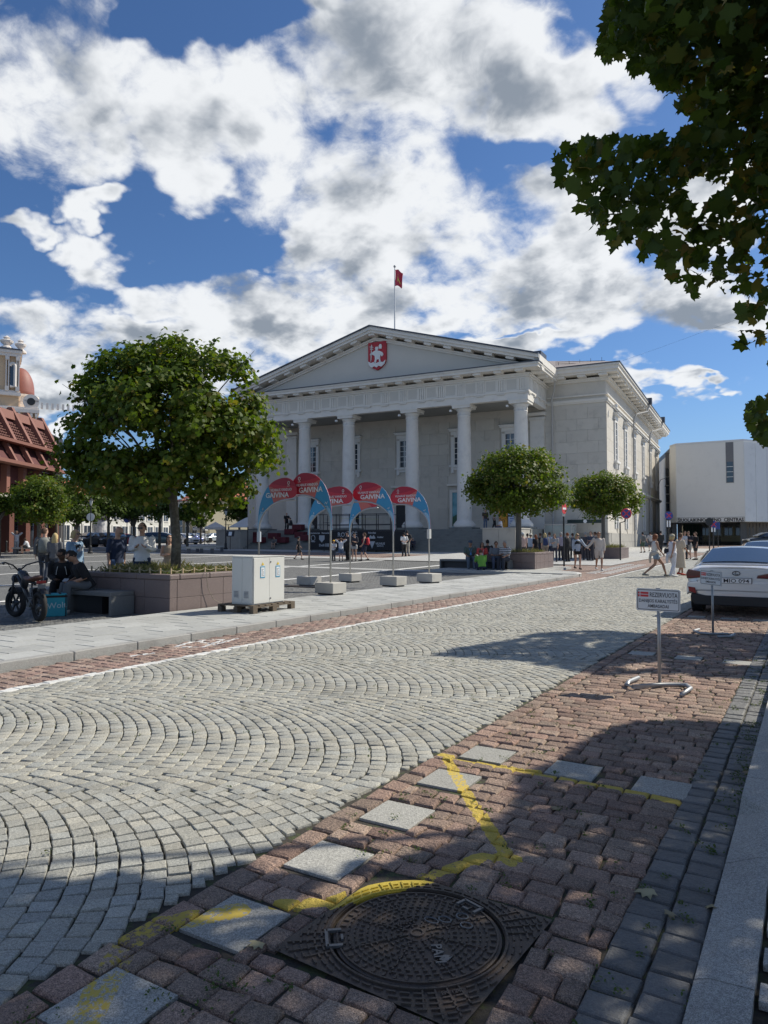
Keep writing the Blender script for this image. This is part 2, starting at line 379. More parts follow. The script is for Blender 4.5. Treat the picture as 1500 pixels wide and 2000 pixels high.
sheet('square_path', rect(-24, -12, 27.9, 28.9), -.004, B_pv)

def stones(parent, name, items, m, near=300, inset=.010, drop=.03, jit=.007, seed=1, dome=.0, rows=1, tl=.022):
    """items: (x, y, rot, lx, ly, z). Nearest ones in view become parts; the rest is one 'stuff' mesh."""
    rs = np.random.RandomState(seed)
    A = np.array(items, float)
    P = A[:, [0, 1, 5]]; x, d = camc(P); px, py = pix(P)
    keep = (d > 1.2) & (px > -260) & (px < 1760) & (py < 2350); A = A[keep]; px = px[keep]; py = py[keep]; d = d[keep]
    order = np.argsort(d + 1000*((px < -30) | (px > 1530) | (py > 2060)))
    A = A[order]
    def geo(lx, ly, rs):
        cs = np.array([(-.5, -.5), (.5, -.5), (.5, .5), (-.5, .5)])*[lx, ly] + rs.uniform(-jit, jit, (4, 2))
        k = (1-2*inset/np.array([lx, ly]))
        k2 = (1-5*inset/np.array([lx, ly]))
        tilt = rs.uniform(-tl, tl, 2)
        z1 = -.006+rs.uniform(-.001, .001, 4)
        t = cs*k; tz = t@tilt+rs.uniform(-.0015, .0015, 4)
        v = np.zeros((16, 3)); v[0:4, :2] = cs; v[0:4, 2] = -drop; v[4:8, :2] = cs; v[4:8, 2] = z1-.004; v[8:12, :2] = t; v[8:12, 2] = tz
        v[12:16, :2] = cs*k2; v[12:16, 2] = tz+dome+rs.uniform(-dome, dome, 4)*.6
        return v
    q = [(a+i, a+(i+1) % 4, a+4+(i+1) % 4, a+4+i) for a in (0, 4, 8) for i in range(4)]+[(12, 13, 14, 15)]
    var = []
    bx, by = np.median(A[:, 3]), np.median(A[:, 4])
    for i in range(10):
        me = bpy.data.meshes.new(name); me.from_pydata([tuple(p) for p in geo(bx, by, rs)], [], q); me.update(); me.materials.append(m); var.append(me)
    nn = min(near, len(A))
    for i in range(nn):
        a = A[i]; o = bpy.data.objects.new(name, var[i % 10]); COL.objects.link(o); o.parent = parent
        o.location = (a[0], a[1], a[5]+rs.uniform(-.0025, .0025)); o.rotation_euler = (0, 0, a[2]+(math.pi if i % 3 == 0 else 0)); o.scale = (a[3]/bx, a[4]/by, 1)
    Bm = A[nn:]
    if len(Bm):
        N = len(Bm); V = np.zeros((N, 16, 3))
        for i in range(N):
            a = Bm[i]; g = geo(a[3], a[4], rs); c, s = math.cos(a[2]), math.sin(a[2])
            V[i, :, 0] = g[:, 0]*c-g[:, 1]*s+a[0]; V[i, :, 1] = g[:, 0]*s+g[:, 1]*c+a[1]; V[i, :, 2] = g[:, 2]+a[5]+rs.uniform(-.0025, .0025)
        Q = np.array(q); idx = (np.arange(N)[:, None, None]*16+Q[None]).reshape(-1)
        me = bpy.data.meshes.new(name+'_field'); me.vertices.add(N*16); me.vertices.foreach_set('co', V.reshape(-1).astype(np.float32))
        nf = N*len(q); me.loops.add(nf*4); me.loops.foreach_set('vertex_index', idx.astype(np.int32)); me.polygons.add(nf)
        me.polygons.foreach_set('loop_start', (np.arange(nf)*4).astype(np.int32)); me.polygons.foreach_set('loop_total', np.full(nf, 4, np.int32)); me.update()
        link(name+'_field', me, m, parent, kind='stuff')
# road: segmental arcs, 2.3 m wide, marching towards the camera's right
W = 2.3; A1, A2 = R(-10), R(71); RA = W/(math.sin(A2)-math.sin(A1)); items = []
for k in range(0, 32):
    d0 = 4.59-2*W+k*W
    for j in range(-100, 420):
        x0 = -8+j*.108+.04*(k % 3)
        na = 32; off = (j % 2)*.5
        for i in range(na+1):
            a = A1+(A2-A1)*(i+off)/na+RS.uniform(-.004, .004)
            if a > A2+.01 or (a > R(53) and j % 2): continue
            x = x0+RA*(math.cos(a)-1); d = d0+RA*(math.sin(a)-math.sin(A1))
            if d < 1.3: continue
            wx, wy, _ = CW(x, d)
            if not (-6.80 < wx < -2.262 and wy < 34.3): continue
            ly = (A2-A1)*RA/na-.005; lx = max((.216 if a > R(53) else .108)*math.cos(a)-.005, .05)
            if wx > -2.31: wx -= .030; lx *= .55; ly *= .75
            items.append((wx, wy, PSI+a, lx*RS.uniform(.95, 1.03), ly*RS.uniform(.92, 1.02), zg(wx, wy)))
stones(road, 'cobble', items, M_cob, 300, .0025, .018, .005, 3, dome=.001)
# white stone line beside the road
items = [(-6.86+RS.uniform(-.004, .004), y*.16, 0, .13, .155, zg(-6.86, y*.16)+.001) for y in range(-6, 580)]
stones(road, 'white_line_stone', items, M_white, 120, .006, .03, .004, 4)
# red lane on the far side of the road
items = []
for j in range(-12, 200):
    y = j*.142+.0; n0 = 6
    for i in range(n0):
        w = .9/n0; x = -7.83+w*(i+.5)+(.5*w if j % 2 else 0)-.02
        items.append((x, y+RS.uniform(-.008, .008), RS.uniform(-.06, .06), w-.012, .13, zg(x, y)))
stones(lane, 'sett', items, M_redl, 300, .008, .02, .010, 5, dome=.003)
# parking strip: red setts with light slabs set in
slabs = [(-1.97, s) for s in (.95, 1.55, 2.14, 2.77, 3.41, 4.06, 4.67)]+[(-1.36, 4.64), (-.81, 4.60)]+[(-1.95, 9.78), (-1.37, 9.72), (-.82, 9.66)]+[(-1.95, 14.9), (-1.37, 14.85), (-.82, 14.8)]
def inslab(x, y, mx=.2, my=.16): return any(abs(x-a) < mx and abs(y-b) < my for a, b in slabs)
MH = (-1.315, 2.425)
items = []
for j in range(-10, 175):                     # edge course along the road
    y = j*.172; items.append((-2.20, y, RS.uniform(-.04, .04), .125, .158, zg(-2.2, y)))
for j in range(-8, 212):
    y = j*.126+.12; x = -2.13; odd = j % 2; first = True
    y += RS.uniform(-.006, .006)
    while x < -.70:
        w = RS.uniform(.12, .185)*(.55 if (first and odd) else 1); first = False
        if x+w > -.69 or -.675-x-w < .075: w = -.675-x
        if w < .06: break
        cx = x+w/2; x += w
        ang = RS.uniform(-.07, .07)
        yc, hy = y, .119
        if abs(cx-MH[0]) < .40+w*.42 and abs(y-MH[1]) < .468: 
            l, r_ = cx-w/2, cx+w/2
            if abs(y-MH[1]) >= .365:
                sg = 1 if y > MH[1] else -1; lo = MH[1]+sg*.398; hi = y+sg*.060; yc = (lo+hi)/2; hy = abs(hi-lo)
            elif l < MH[0]-.40 and MH[0]-.40-l > .03: cx = (l+MH[0]-.40)/2; w = MH[0]-.40-l
            elif r_ > MH[0]+.40 and r_-MH[0]-.40 > .03: cx = (r_+MH[0]+.40)/2; w = r_-MH[0]-.40
            else: continue
        cut = False
        for a, b in slabs:
            if abs(y-b) < .217:
                l, r_ = cx-w/2, cx+w/2; L, Rr = a-.158, a+.158
                if abs(y-b) > .165 and r_ > L and l < Rr:
                    sg = 1 if y > b else -1; lo = b+sg*.157; hi = y+sg*.060; yc = (lo+hi)/2; hy = abs(hi-lo); continue
                if abs(y-b) > .21: continue
                if l < L < r_ and L-l > .05 : w = L-l; cx = (l+L)/2
                elif l < Rr < r_ and r_-Rr > .05: w = r_-Rr; cx = (r_+Rr)/2
                elif L <= cx <= Rr: cut = True
        if cut: continue
        items.append((cx, yc, ang*(.3 if hy < .11 else 1), w-.008, hy, zg(cx, y)+RS.uniform(-.004, .004)))
stones(park, 'sett', items, M_red, 300, .008, .025, .011, 6, dome=.003)
for (a, b) in slabs:
    mb = MB(); mb.box(-.152, .152, -.152, .152, -.03, -.002); mb.build('slab', M_slab, park, (a, b, zg(a, b)), RS.uniform(-.015, .015), bevel=.002)
mb = MB(); mb.box(-.09, .09, -.07, .07, -.03, .004); 
# dark gutter stones
items = []
for j in range(-8, 190):
    for i in (0, 1):
        y = j*.140+(.06 if i else 0)+RS.uniform(-.006, .006); x = -.602+.153*i
        items.append((x, y, RS.uniform(-.03, .03), .146, .131, zg(x, y)-.004))
stones(park, 'gutter_stone', items, M_dark, 300, .006, .03, .005, 8, dome=.003)
# right kerb (dropped near the camera, ramping up) and pavers
def kz(y): return .03 if y < 3.1 else (.03+.095*min(1, (y-3.1)/1.25))
for j in range(-2, 60):
    y0 = 1.0+j*1.0-.35; y1 = y0+.992; ys = [y0+(y1-y0)*i/6 for i in range(7)]
    mb = MB(); pr = []
    for y in ys:
        g = zg(-.3, y); k = kz(y)+g; sl_ = .05 if y < 4.3 else .02
        pr.append([(-.372, y, g-.05), (-.372, y, g+.012), (-.372+sl_*(1+3*(kz(y) > .04 and y < 4.3)*.6), y, k), (-.19, y, k+.004), (-.19, y, g-.05)])
    v = [p for r_ in pr for p in r_]; f = []
    for i in range(6):
        for k in range(5): f.append((i*5+k, i*5+(k+1) % 5, (i+1)*5+(k+1) % 5, (i+1)*5+k))
    f += [tuple(range(5)), tuple(range(30, 35))[::-1]]
    mb.add(v, [q[::-1] for q in f]); mb.build('kerb_stone', M_kerb, rpav)
for j in range(0, 100):                        # small pavers behind the kerb, large ones further up
    y = 1.0+j*.118
    for i in range(3 if y > 4.3 else 5):
        w = .26; x = -.05+i*w+(.13 if j % 2 else 0)
        if j > 60: break
        mb = MB(); mb.box(-w/2+.004, w/2-.004, -.055, .055, -.03, 0); mb.build('paver', M_kerb, rpav, (x, y, kz(y)+zg(x, y)+.002+RS.uniform(-.001, .001)), bevel=.003)
sheet('right_pavement_top', rect(.0, 7, 8.1, 80), .118, B_pv)
# left pavement: kerb stones and slabs
for j in range(-3, 30):
    y = 5.62+.97*(j-6)
    if y > 27.4: break
    mb = MB(); mb.prism([(-8.02, y), (-7.88, y), (-7.88, y+.96), (-8.02, y+.96)], lambda x, y: zg(x, y)-.05, lambda x, y: zg(x, y)+.10)
    mb.build('kerb_stone', M_kerb, pav, bevel=.012)
items = []
for j in range(-8, 50):
    y = j*.6; 
    for i in range(6):
        x = -10.36+i*.432
        if y > 27.3: continue
        yy = y+(.3 if i % 2 else 0); items.append((x, yy, 0, .414, .582, zg(x, yy)+.1))
stones(pav, 'slab', items, M_pave, 300, .003, .03, .0, 9, tl=.003)
# rounded end of the pavement
arc = [(-7.88-1.9+1.9*math.cos(a), 28.0+1.9*math.sin(a)) for a in [i*math.pi/2/8 for i in range(9)]]
mb = MB(); poly = [(-14.5, 28.0), (-7.88, 28.0)]+arc[1:]+[(-9.85, 33.6), (-14.5, 33.6)]
mb.prism(poly, lambda x, y: zg(x, y)-.05, lambda x, y: zg(x, y)+.10); mb.build('pavement_end', M_pave, pav)
inn = [(-7.88-1.9+1.72*math.cos(a), 28.0+1.72*math.sin(a)) for a in [i*math.pi/2/8 for i in range(9)]]
mb = MB(); mb.prism(arc+inn[::-1], lambda x, y: zg(x, y)+.05, lambda x, y: zg(x, y)+.106); mb.build('kerb_curve', M_white, pav)
# white slabs of the crossing in the red lane
for j in range(14):
    for i in range(2):
        x, y = -7.5-i*.62-.02*j, 30.6+j*.66
        mb = MB(); mb.box(-.2, .2, -.14, .14, -.02, .004); mb.build('crossing_slab', M_white, lane, (x, y, zg(x, y)+.003))
# plaza cobbles nearest to the camera (dark, under the bikes)
items = []
for j in range(0, 150):
    for i in range(56):
        y = 3.6+j*.118; x = -10.66-i*.118+(.059 if j % 2 else 0)
        items.append((x+RS.uniform(-.005, .005), y+RS.uniform(-.005, .005), RS.uniform(-.05, .05), .107, .108, zg(x, y)-.002))
items = [t for t in items if not abs(t[0]+16.7) < .26]
stones(plaza, 'sett', items, M_plaza, 150, .008, .03, .006, 10)

# moss, weeds and fallen leaves in the joints
LEAF = np.array([(0, -.38), (.13, -.34), (.36, -.38), (.34, -.16), (.55, .02), (.40, .12), (.42, .34), (.20, .30), (0, .56), (-.20, .30), (-.42, .34), (-.40, .12), (-.55, .02), (-.34, -.16), (-.36, -.38), (-.13, -.34)])
LEAF6 = np.array([(0, -.5), (.36, -.3), (.5, .08), (.2, .2), (0, .5), (-.2, .2), (-.5, .08), (-.36, -.3)])
def leafmat(name, c1, c2, c3, tr=.35):
    m = bpy.data.materials.new(name); m.use_nodes = True; nt = m.node_tree; b = nt.nodes['Principled BSDF']; b.inputs['Roughness'].default_value = .55; b.inputs['Specular IOR Level'].default_value = .25
    g = node(nt, 'ShaderNodeNewGeometry'); oi = node(nt, 'ShaderNodeObjectInfo')
    r = (E(nt, g.outputs['Random Per Island'])+E(nt, oi.outputs['Random']))._m('FRACT')
    big = noise(nt, g.outputs['Position'], 1.3, 3, .5)
    c = mixc(nt, r, c1, c2); c = mixc(nt, ((r*13.7)._m('FRACT')*.7+big*.6).smooth(.86, .98), c, c3)
    nt.links.new(c, b.inputs['Base Color'])
    t = node(nt, 'ShaderNodeBsdfTranslucent'); nt.links.new(mixc(nt, 1.0, c, (1.5, 1.6, .55), 'MULTIPLY'), t.inputs[0])
    mx = node(nt, 'ShaderNodeMixShader'); mx.inputs[0].default_value = tr
    nt.links.new(b.outputs[0], mx.inputs[1]); nt.links.new(t.outputs[0], mx.inputs[2]); nt.links.new(mx.outputs[0], nt.nodes['Material Output'].inputs[0])
    return m
L_maple = leafmat('maple_leaf', (.050, .088, .011), (.108, .15, .018), (.17, .15, .03), .40)
L_dark = leafmat('dark_leaf', (.042, .075, .012), (.08, .12, .02), (.07, .09, .03), .25)
L_over = leafmat('overhead_leaf', (.045, .075, .018), (.085, .12, .022), (.16, .13, .03), .42)
L_weed = leafmat('weed_leaf', (.05, .09, .02), (.09, .13, .035), (.14, .14, .06), .3)
L_fall = leafmat('fallen_leaf', (.30, .26, .14), (.20, .14, .08), (.36, .33, .2), .1)
def leaves(P, size, outward, shape, rs, flat=.7, hang=0.0):
    """P centres, outward unit vectors: leaf polygons roughly facing outward."""
    N = len(P); nrm = outward*flat+rs.normal(0, .55, (N, 3)); nrm[:, 2] += .35; nrm /= np.linalg.norm(nrm, axis=1)[:, None]
    a = rs.normal(0, 1, (N, 3)); a[:, 2] -= hang; a -= nrm*np.sum(a*nrm, 1)[:, None]; a /= np.linalg.norm(a, axis=1)[:, None]
    b = np.cross(nrm, a); s = size*rs.uniform(.65, 1.25, N)
    sh = shape; cur = (np.abs(sh[:, 0])**2)*-.9+(sh[:, 1]**2)*-.45
    return P[:, None]+(sh[None, :, 0:1]*b[:, None]-sh[None, :, 1:2]*a[:, None]+cur[None, :, None]*nrm[:, None])*s[:, None, None]
def weeds(parent, pts, n, size, seed, m, name='weed_tuft'):
    rs = np.random.RandomState(seed); Q = []
    for (x, y, r_) in pts:
        q = rs.normal(0, 1, (n, 3))*[r_, r_, 0]+[x, y, 0]; q[:, 2] = np.abs(rs.normal(0, .007, n))+.004+zg(x, y); Q.append(q)
    Q = np.concatenate(Q); V = leaves(Q, size, np.tile([0, 0, 1.], (len(Q), 1)), LEAF6*[.55, 1], rs)
    link(name, fmesh(name, V, 0), m, parent, kind='stuff')
rs = np.random.RandomState(5)
wp = [(*G(px, py)[:2], r_) for px, py, r_ in [(440, 1890, .03), (470, 1915, .03), (430, 1870, .03), (100, 1955, .04), (70, 1975, .03), (745, 1658, .03), (705, 1655, .03), (800, 1672, .02), (980, 1700, .02), (990, 1718, .02),
     (845, 1548, .02), (330, 1930, .03), (400, 1945, .03), (480, 1990, .04), (800, 1995, .05), (1010, 1860, .03), (1165, 1890, .03), (1330, 1935, .03), (1185, 1675, .03), (1195, 1680, .02), (1050, 1648, .02), (1245, 1720, .02), (870, 1555, .02), (1000, 1790, .02)]]
wp += [(rs.uniform(-2.2, -.4), rs.uniform(1, 12), .015) for _ in range(150)]
wp = [q for q in wp if not (abs(q[0]-MH[0]) < .40 and abs(q[1]-MH[1]) < .40)]
wp += [(rs.uniform(-.47, -.39), rs.uniform(3.6, 12), .02) for _ in range(70)]+[(-.40+rs.normal(0, .02), rs.uniform(4.5, 6.4), .035) for _ in range(26)]
wp += [(rs.uniform(-.67, -.42), rs.uniform(1, 12), .012) for _ in range(60)]
weeds(park, wp, 14, .015, 2, L_weed)
weeds(road, [(rs.uniform(-6, -2.4), rs.uniform(1.6, 9), .012) for _ in range(90)], 8, .014, 3, L_weed)
for i, (px, py, rz) in enumerate([(1297, 1773, .2), (1252, 1730, .9), (1080, 1573, 1.2), (1452, 1505, 2), (510, 1830, 1.5), (1383, 1760, .5)]):
    p = G(px, py); V = leaves(np.array([[0, 0, 0.]]), .085, np.array([[0, 0, 1.]]), LEAF, np.random.RandomState(i+3), 3)
    o = link('fallen_leaf', fmesh('fallen_leaf', V, 0), L_fall, None, (p[0], p[1], p[2]+.018), rz)
    tag(o, ['curled yellowish fallen leaf across the joint of the dark gutter stones', 'small pale fallen leaf at the edge of the red setts by the gutter', 'little yellow fallen leaf on red setts inside the marked bay', 'brown fallen leaf in the gutter beside the kerb, farthest up the street',
            'tiny brown leaf on the shaded setts left of the manhole', 'dry leaf lying against the foot of the kerb'][i], 'fallen leaf', 'leaves fallen in the gutter')

# manhole
M_iron = mat('cast_iron', (.085, .066, .052), .55, .2, 12, .25, 120, metal=.35, spec=.5, col2=(.10, .075, .06), paint=[(YEL[1][0], .13, (.55, .42, .06), .30)])
mh = thing('manhole_cover', 'square framed round cast iron manhole cover with raised bar pattern, crossed by yellow paint', 'manhole cover', (MH[0], MH[1], .0), R(-3.5))
mb = MB(); H_ = .385
ring = [(.33*math.cos(a), .33*math.sin(a)) for a in [2*math.pi*k/64 for k in range(64)]]
def sq(a):
    c, s = math.cos(a), math.sin(a); k = H_/max(abs(c), abs(s))
    if c < 0 and s > 0: k = min(k, .425)
    return (c*k, s*k)
outer = [sq(2*math.pi*k/64) for k in range(64)]
mb.add([(x, y, .0) for x, y in outer]+[(x, y, 0) for x, y in ring]+[(x, y, -.03) for x, y in ring], [(k, (k+1) % 64, 64+(k+1) % 64, 64+k) for k in range(64)]+[(64+k, 64+(k+1) % 64, 128+(k+1) % 64, 128+k) for k in range(64)])
mb.build('frame', M_iron, mh)
mb = MB(); mb.lathe([(.318, -.03), (.318, -.002), (.312, 0)], n=64); lid = mb.build('lid', M_iron, mh)
mb = MB(); fb_ = MB()
def bar(mb, r, a, l, w=.007, tang=True, h=.006):
    rz = a+(math.pi/2 if tang else 0); mb.obox((r*math.cos(a), r*math.sin(a), h/2), (l, w, h), rz)
for k, r in enumerate([.055, .075, .098, .12, .143, .166, .19, .214, .238, .262]):
    n = int(2*math.pi*r/.030)
    for i in range(n):
        a = 2*math.pi*(i+.5*(k % 2))/n
        x, y = r*math.cos(a), r*math.sin(a)
        if (.07 < r and math.hypot(x-.13, y+.06) < .05) or math.hypot(x+.02, y-.13) < .0: continue
        bar(mb, r, a, .015 if k % 3 else .019, .006, tang=(k % 3 != 1))
for i in range(8):
    a = i*math.pi/4+.2
    for r in np.arange(.045, .27, .022): bar(mb, r, a, .013, .006, False)
for i in range(44): bar(mb, .286, 2*math.pi*i/44, .020, .009, False)
for r, w in ((.303, .006),):
    for i in range(60): bar(mb, r, 2*math.pi*i/60, 2*math.pi*r/60, w)
for r in (.30,): pass
mb.lathe([(.028, 0), (.028, .007), (.020, .007), (.020, .002)], n=20)
mb.build('lid_relief', M_iron, lid, kind='stuff')
for i in range(66): bar(fb_, .338, 2*math.pi*i/66, 2*math.pi*.338/66+.002, .008, h=.008)
for k, r in enumerate(np.arange(.362, .54, .026)):
    n = int(2*math.pi*r/.045)
    for i in range(n):
        a = 2*math.pi*(i+.5*(k % 2))/n; x, y = r*math.cos(a), r*math.sin(a)
        if max(abs(x), abs(y)) < H_-.012 and not (x < 0 < y and r > .41): bar(fb_, r, a, .032, .007)
for q in range(4):
    for da in (-.18, -.06, .06, .18):
        for r in np.arange(.35, .53, .026):
            a = math.pi/4+q*math.pi/2+da; x, y = r*math.cos(a), r*math.sin(a)
            if max(abs(x), abs(y)) < H_-.015 and not (x < 0 < y and r > .41): bar(fb_, r, a, .018, .006, False)
fb_.build('frame_relief', M_iron, mh, kind='stuff')
for (r, a, s_) in ((.29, R(75), 1), (.315, R(222), 1.15)):
    k = MB(); c = (r*math.cos(a), r*math.sin(a), .004)
    for dx, dy, lx, ly in ((-.045, 0, .012, .05), (.045, 0, .012, .05), (0, -.025, .10, .010), (0, .025, .03, .008)):
        v = Matrix.Rotation(a+math.pi/2, 3, 'Z') @ Vector((dx*s_, dy*s_, 0)); k.obox((c[0]+v.x, c[1]+v.y, .006), (lx*s_, ly*s_, .01), a+math.pi/2)
    k.build('handle_slot', mat('iron_worn', (.16, .16, .16), .45, .15, 20, metal=.6), lid)
M_cr = mat('iron_worn', (.16, .16, .16), .45, .15, 20, metal=.6)
for (s_, size, x, y, rz, sxx) in (('PAM', .055, .135, -.075, R(-50), 1.1), ('PAMREX', .024, -.075, .04, R(70), 1), ('EN 124', .022, .28, -.24, R(48), 1)):
    M = Matrix.Translation((x, y, .004)) @ Matrix.Rotation(rz, 4, 'Z'); t = text_mb(s_, size, M, .003, sx=sxx, bold=.0008); t.build('lettering', M_iron if size < .03 else M_cr, lid)
k = MB(); k.slab([(0, 0), (.03, .012), (.03, .05), (0, .036)], 0, .004, Matrix.Translation((.155, -.105, .006)) @ Matrix.Rotation(R(-90), 4, 'X')); k.build('emblem', M_cr, lid)
for (x, y, a, b) in ((.04, .14, .026, .018), (.085, .20, .024, .020), (.13, .15, .024, .018), (0.0, .105, .03, .016)):
    k = MB(); pts = [(x+a*math.cos(t), y+b*math.sin(t), .005) for t in [2*math.pi*i/16 for i in range(17)]]; k.tube(pts, .003, 5, False); k.build('marking_ring', M_cr, lid)
# ------------------------------------------------------------------ town hall (local frame: x along the front to the right, y to the back)
M_wall = mat('hall_plaster', (.58, .545, .48), .85, .10, .8, .15, 30, dirt=.14)
M_blk = mat('hall_stone_block', (.565, .53, .465), .85, .10, 1.2, .25, 40, isl=.05, dirt=.18)
M_trim = mat('hall_trim', (.70, .67, .61), .8, .08, 1.5, .12, 30, dirt=.16)
M_col = mat('hall_column', (.69, .665, .615), .8, .10, 1.6, .2, 25, dirt=.15)
M_tymp = mat('hall_tympanum', (.56, .535, .48), .85, .06, .7)
M_step = mat('hall_step', (.20, .205, .19), .85, .2, 2, .3, 20, dirt=.3)
M_plinth = mat('hall_plinth', (.36, .345, .31), .85, .15, 1.5, .3, 20, dirt=.2)
M_roof = mat('dark_metal_roof', (.07, .08, .10), .5, .15, 2, metal=.3)
M_roof2 = mat('pale_metal_roof', (.36, .31, .28), .6, .12, 1)
M_gl = mat('window_glass', (.035, .045, .06), .06, .4, .8, spec=1.0)
M_frame = mat('window_frame', (.72, .71, .68), .7, .05, 3)
M_black = mat('black_metal', (.025, .025, .028), .5, .2, 6)
M_gutter = mat('grey_downpipe', (.42, .41, .39), .6, .08, 2)
HO = CW(12.02, 62.0); hall = thing('town_hall', 'grey white neoclassical town hall with six column portico and red shield in the pediment', 'town hall', (HO[0], HO[1], 0), R(4.0))
PH = 2.35; CX = -13.95; COLX = (0, -5.3, -10.5, -17.4, -22.6, -27.9)
BX0, BX1, BY0, BY1 = -34.2, 6.3, 5.6, 48.6; EV = 17.1
GB = .3
mb = MB(); mb.box(BX0+.02, BX1-.02, BY0, BY1, GB, 16.0)
mb.build('wall', M_wall, hall)
mb = MB(); mb.box(BX0-.12, BX1+.12, BY0-.12, BY0+.4, GB, 2.0); mb.box(BX1-.3, BX1+.14, BY0+.41, BY1+.1, GB, 2.0); mb.build('plinth', M_plinth, hall)
for r_ in range(2):
    for i in range(20):
        k = MB(); k.box(BX1+.142, BX1+.17, BY0+i*2.1+(1.05 if r_ else 0), BY0+i*2.1+2.07+(1.05 if r_ else 0), GB+.03+r_*.85, GB+.86+r_*.85)
        if BY0+i*2.1+3.2 < BY1: k.build('plinth_stone', M_plinth, hall, bevel=.01)
# stone facing: proud blocks, openings left free
fwin = [(-2.65), (-7.9), (-13.95), (-20.0), (-25.25)]
swin = [BY0+b for b in (4.7, 10.9, 17.4, 25.0, 32.2, 38.9)]
blk = []
def facing(x0, x1, z0, z1, holes, plane, rowh=1.02, bw=1.95):
    nz = int((z1-z0)/rowh); rowh = (z1-z0)/nz
    for r_ in range(nz):
        a, b = z0+r_*rowh, z0+(r_+1)*rowh
        xs = [x0]; x = x0+(bw*.5 if r_ % 2 else bw)
        while x < x1-.5: xs.append(x); x += bw
        xs.append(x1)
        for i in range(len(xs)-1):
            segs_ = [(xs[i], xs[i+1])]
            for (hx0, hx1, hz0, hz1) in holes:
                if b > hz0+.02 and a < hz1-.02:
                    ns = []
                    for (p, q) in segs_:
                        if q <= hx0 or p >= hx1: ns.append((p, q))
                        else:
                            if p < hx0-.08: ns.append((p, hx0))
                            if q > hx1+.08: ns.append((hx1, q))
                    segs_ = ns
            for (p, q) in segs_: blk.append((plane, p, q, a, b))
fh = [(w-1.05, w+1.05, 8.0, 13.2) for w in fwin]+[(w-1.2, w+1.2, 2.3, 7.0) for w in fwin]
facing(-1.2, BX1, 2.02, 13.6, [], 'f'); facing(-26.7, -1.25, 2.36, 13.2, fh, 'f')
sh = [(w-.95, w+.95, 8.1, 13.7) for w in swin]+[(w-.95, w+.95, 2.2, 6.6) for w in swin]
facing(BY0, BY1, 2.02, 13.9, sh, 's')
def bkey(t):
    pl, p, q, a, b = t
    wx, wy = (((p+q)/2, BY0) if pl == 'f' else (BX1, (p+q)/2)); return (0 if pl == 'f' else 40)+wy*.8-(wx if pl == 'f' else 0)*.5
blk.sort(key=bkey)
rest = MB()
for i, (pl, p, q, a, b) in enumerate(blk):
    k = MB() if i < 290 else rest; g = .007
    if pl == 'f': k.box(p+g, q-g, BY0-.05, BY0, a+g, b-g)
    else: k.box(BX1-.02, BX1+.03, p+g, q-g, a+g, b-g)
    if i < 290: k.build('stone_block', M_blk, hall)
rest.build('stone_block_field', M_blk, hall, kind='stuff')
# body entablature: string, frieze, cornice
def split(mb, name, m):
    for i in range(0, len(mb.v), 8):
        q = MB(); q.add(mb.v[i:i+8], [(0,3,2,1),(4,5,6,7),(0,1,5,4),(1,2,6,5),(2,3,7,6),(3,0,4,7)]); o = q.build(name, m, hall)
    return o
def ringband(z0, z1, out, m=M_trim, name='cornice_band', sides='fs'):
    mb = MB()
    for (xa, xb) in ((BX0-out, -29.6), (.95, BX1+out)): mb.box(xa, xb, BY0-out, BY0+.2, z0, z1)
    mb.box(BX1-.2, BX1+out, BY0+.2, BY1+out, z0, z1); mb.box(BX0-out, BX0+.2, BY0+.2, BY1, z0, z1)
    return split(mb, name, m)
for a in ((13.95, 14.1, .12), (14.1, 14.32, .2), (14.6, 14.72, .18), (15.9, 16.05, .25), (16.05, 16.2, .4)): ringband(*a)
ringband(16.42, 16.62, 1.15); ringband(16.62, 16.95, 1.3); ringband(16.95, 17.12, 1.42); ringband(17.12, 17.22, 1.48, M_roof, 'gutter_edge')
def mutule(x, y, z, rz=0, w=.75, dpt=.8, hgt=.2, parent=hall):
    k = MB(); k.obox((0, 0, 0), (w, dpt, hgt)); k.build('mutule', M_trim, parent, (x, y, z), rz, bevel=.02)
for i in range(22): mutule(BX1+.66, BY0+.3+i*2.03, 16.31, R(90))
for x in (2.4, 4.3, 6.2): mutule(x, BY0-.66, 16.31)
for x in (-30.9, -32.8): mutule(x, BY0-.66, 16.31)
# roofs
rz_ = 17.22
def hip(x0, x1, y0, y1, z0, z1, inset, m, name):
    mb = MB(); mb.add([(x0, y0, z0), (x1, y0, z0), (x1, y1, z0), (x0, y1, z0), (x0+inset, y0+inset, z1), (x1-inset, y0+inset, z1), (x1-inset, y1-inset, z1), (x0+inset, y1-inset, z1)],
                      [(0, 1, 5, 4), (1, 2, 6, 5), (2, 3, 7, 6), (3, 0, 4, 7), (4, 5, 6, 7)]); return mb.build(name, m, hall)
roof = hip(BX0-1.3, BX1+1.3, BY0-1.3, BY1+1.3, rz_, 21.3, 12, M_roof2, 'roof')
for i in range(26):
    k = MB(); y = BY0+.3+i*1.7; k.obox((BX1+.4, y, 17.55), (2.0, .08, .05), 0, 0, R(18)) if i % 2 else None
    if k.v: k.build('roof_seam', M_roof2, roof)
k = MB()
for s_ in range(2): k.tube([(1.5, BY0+1+s_*.0, 18.15+s_*.18), (BX1-.2, BY0+.9, 17.75+s_*.18)], .02, 5)
for i in range(5): k.tube([(1.8+i, BY0+.95, 17.7), (1.8+i, BY0+.95, 18.3)], .02, 5)
k.build('snow_guard', M_black, roof)
k = MB(); k.box(-1.0, 1.2, 2.4, 4.4, 17.9, 18.5); k.build('roof_hatch', M_roof, roof)
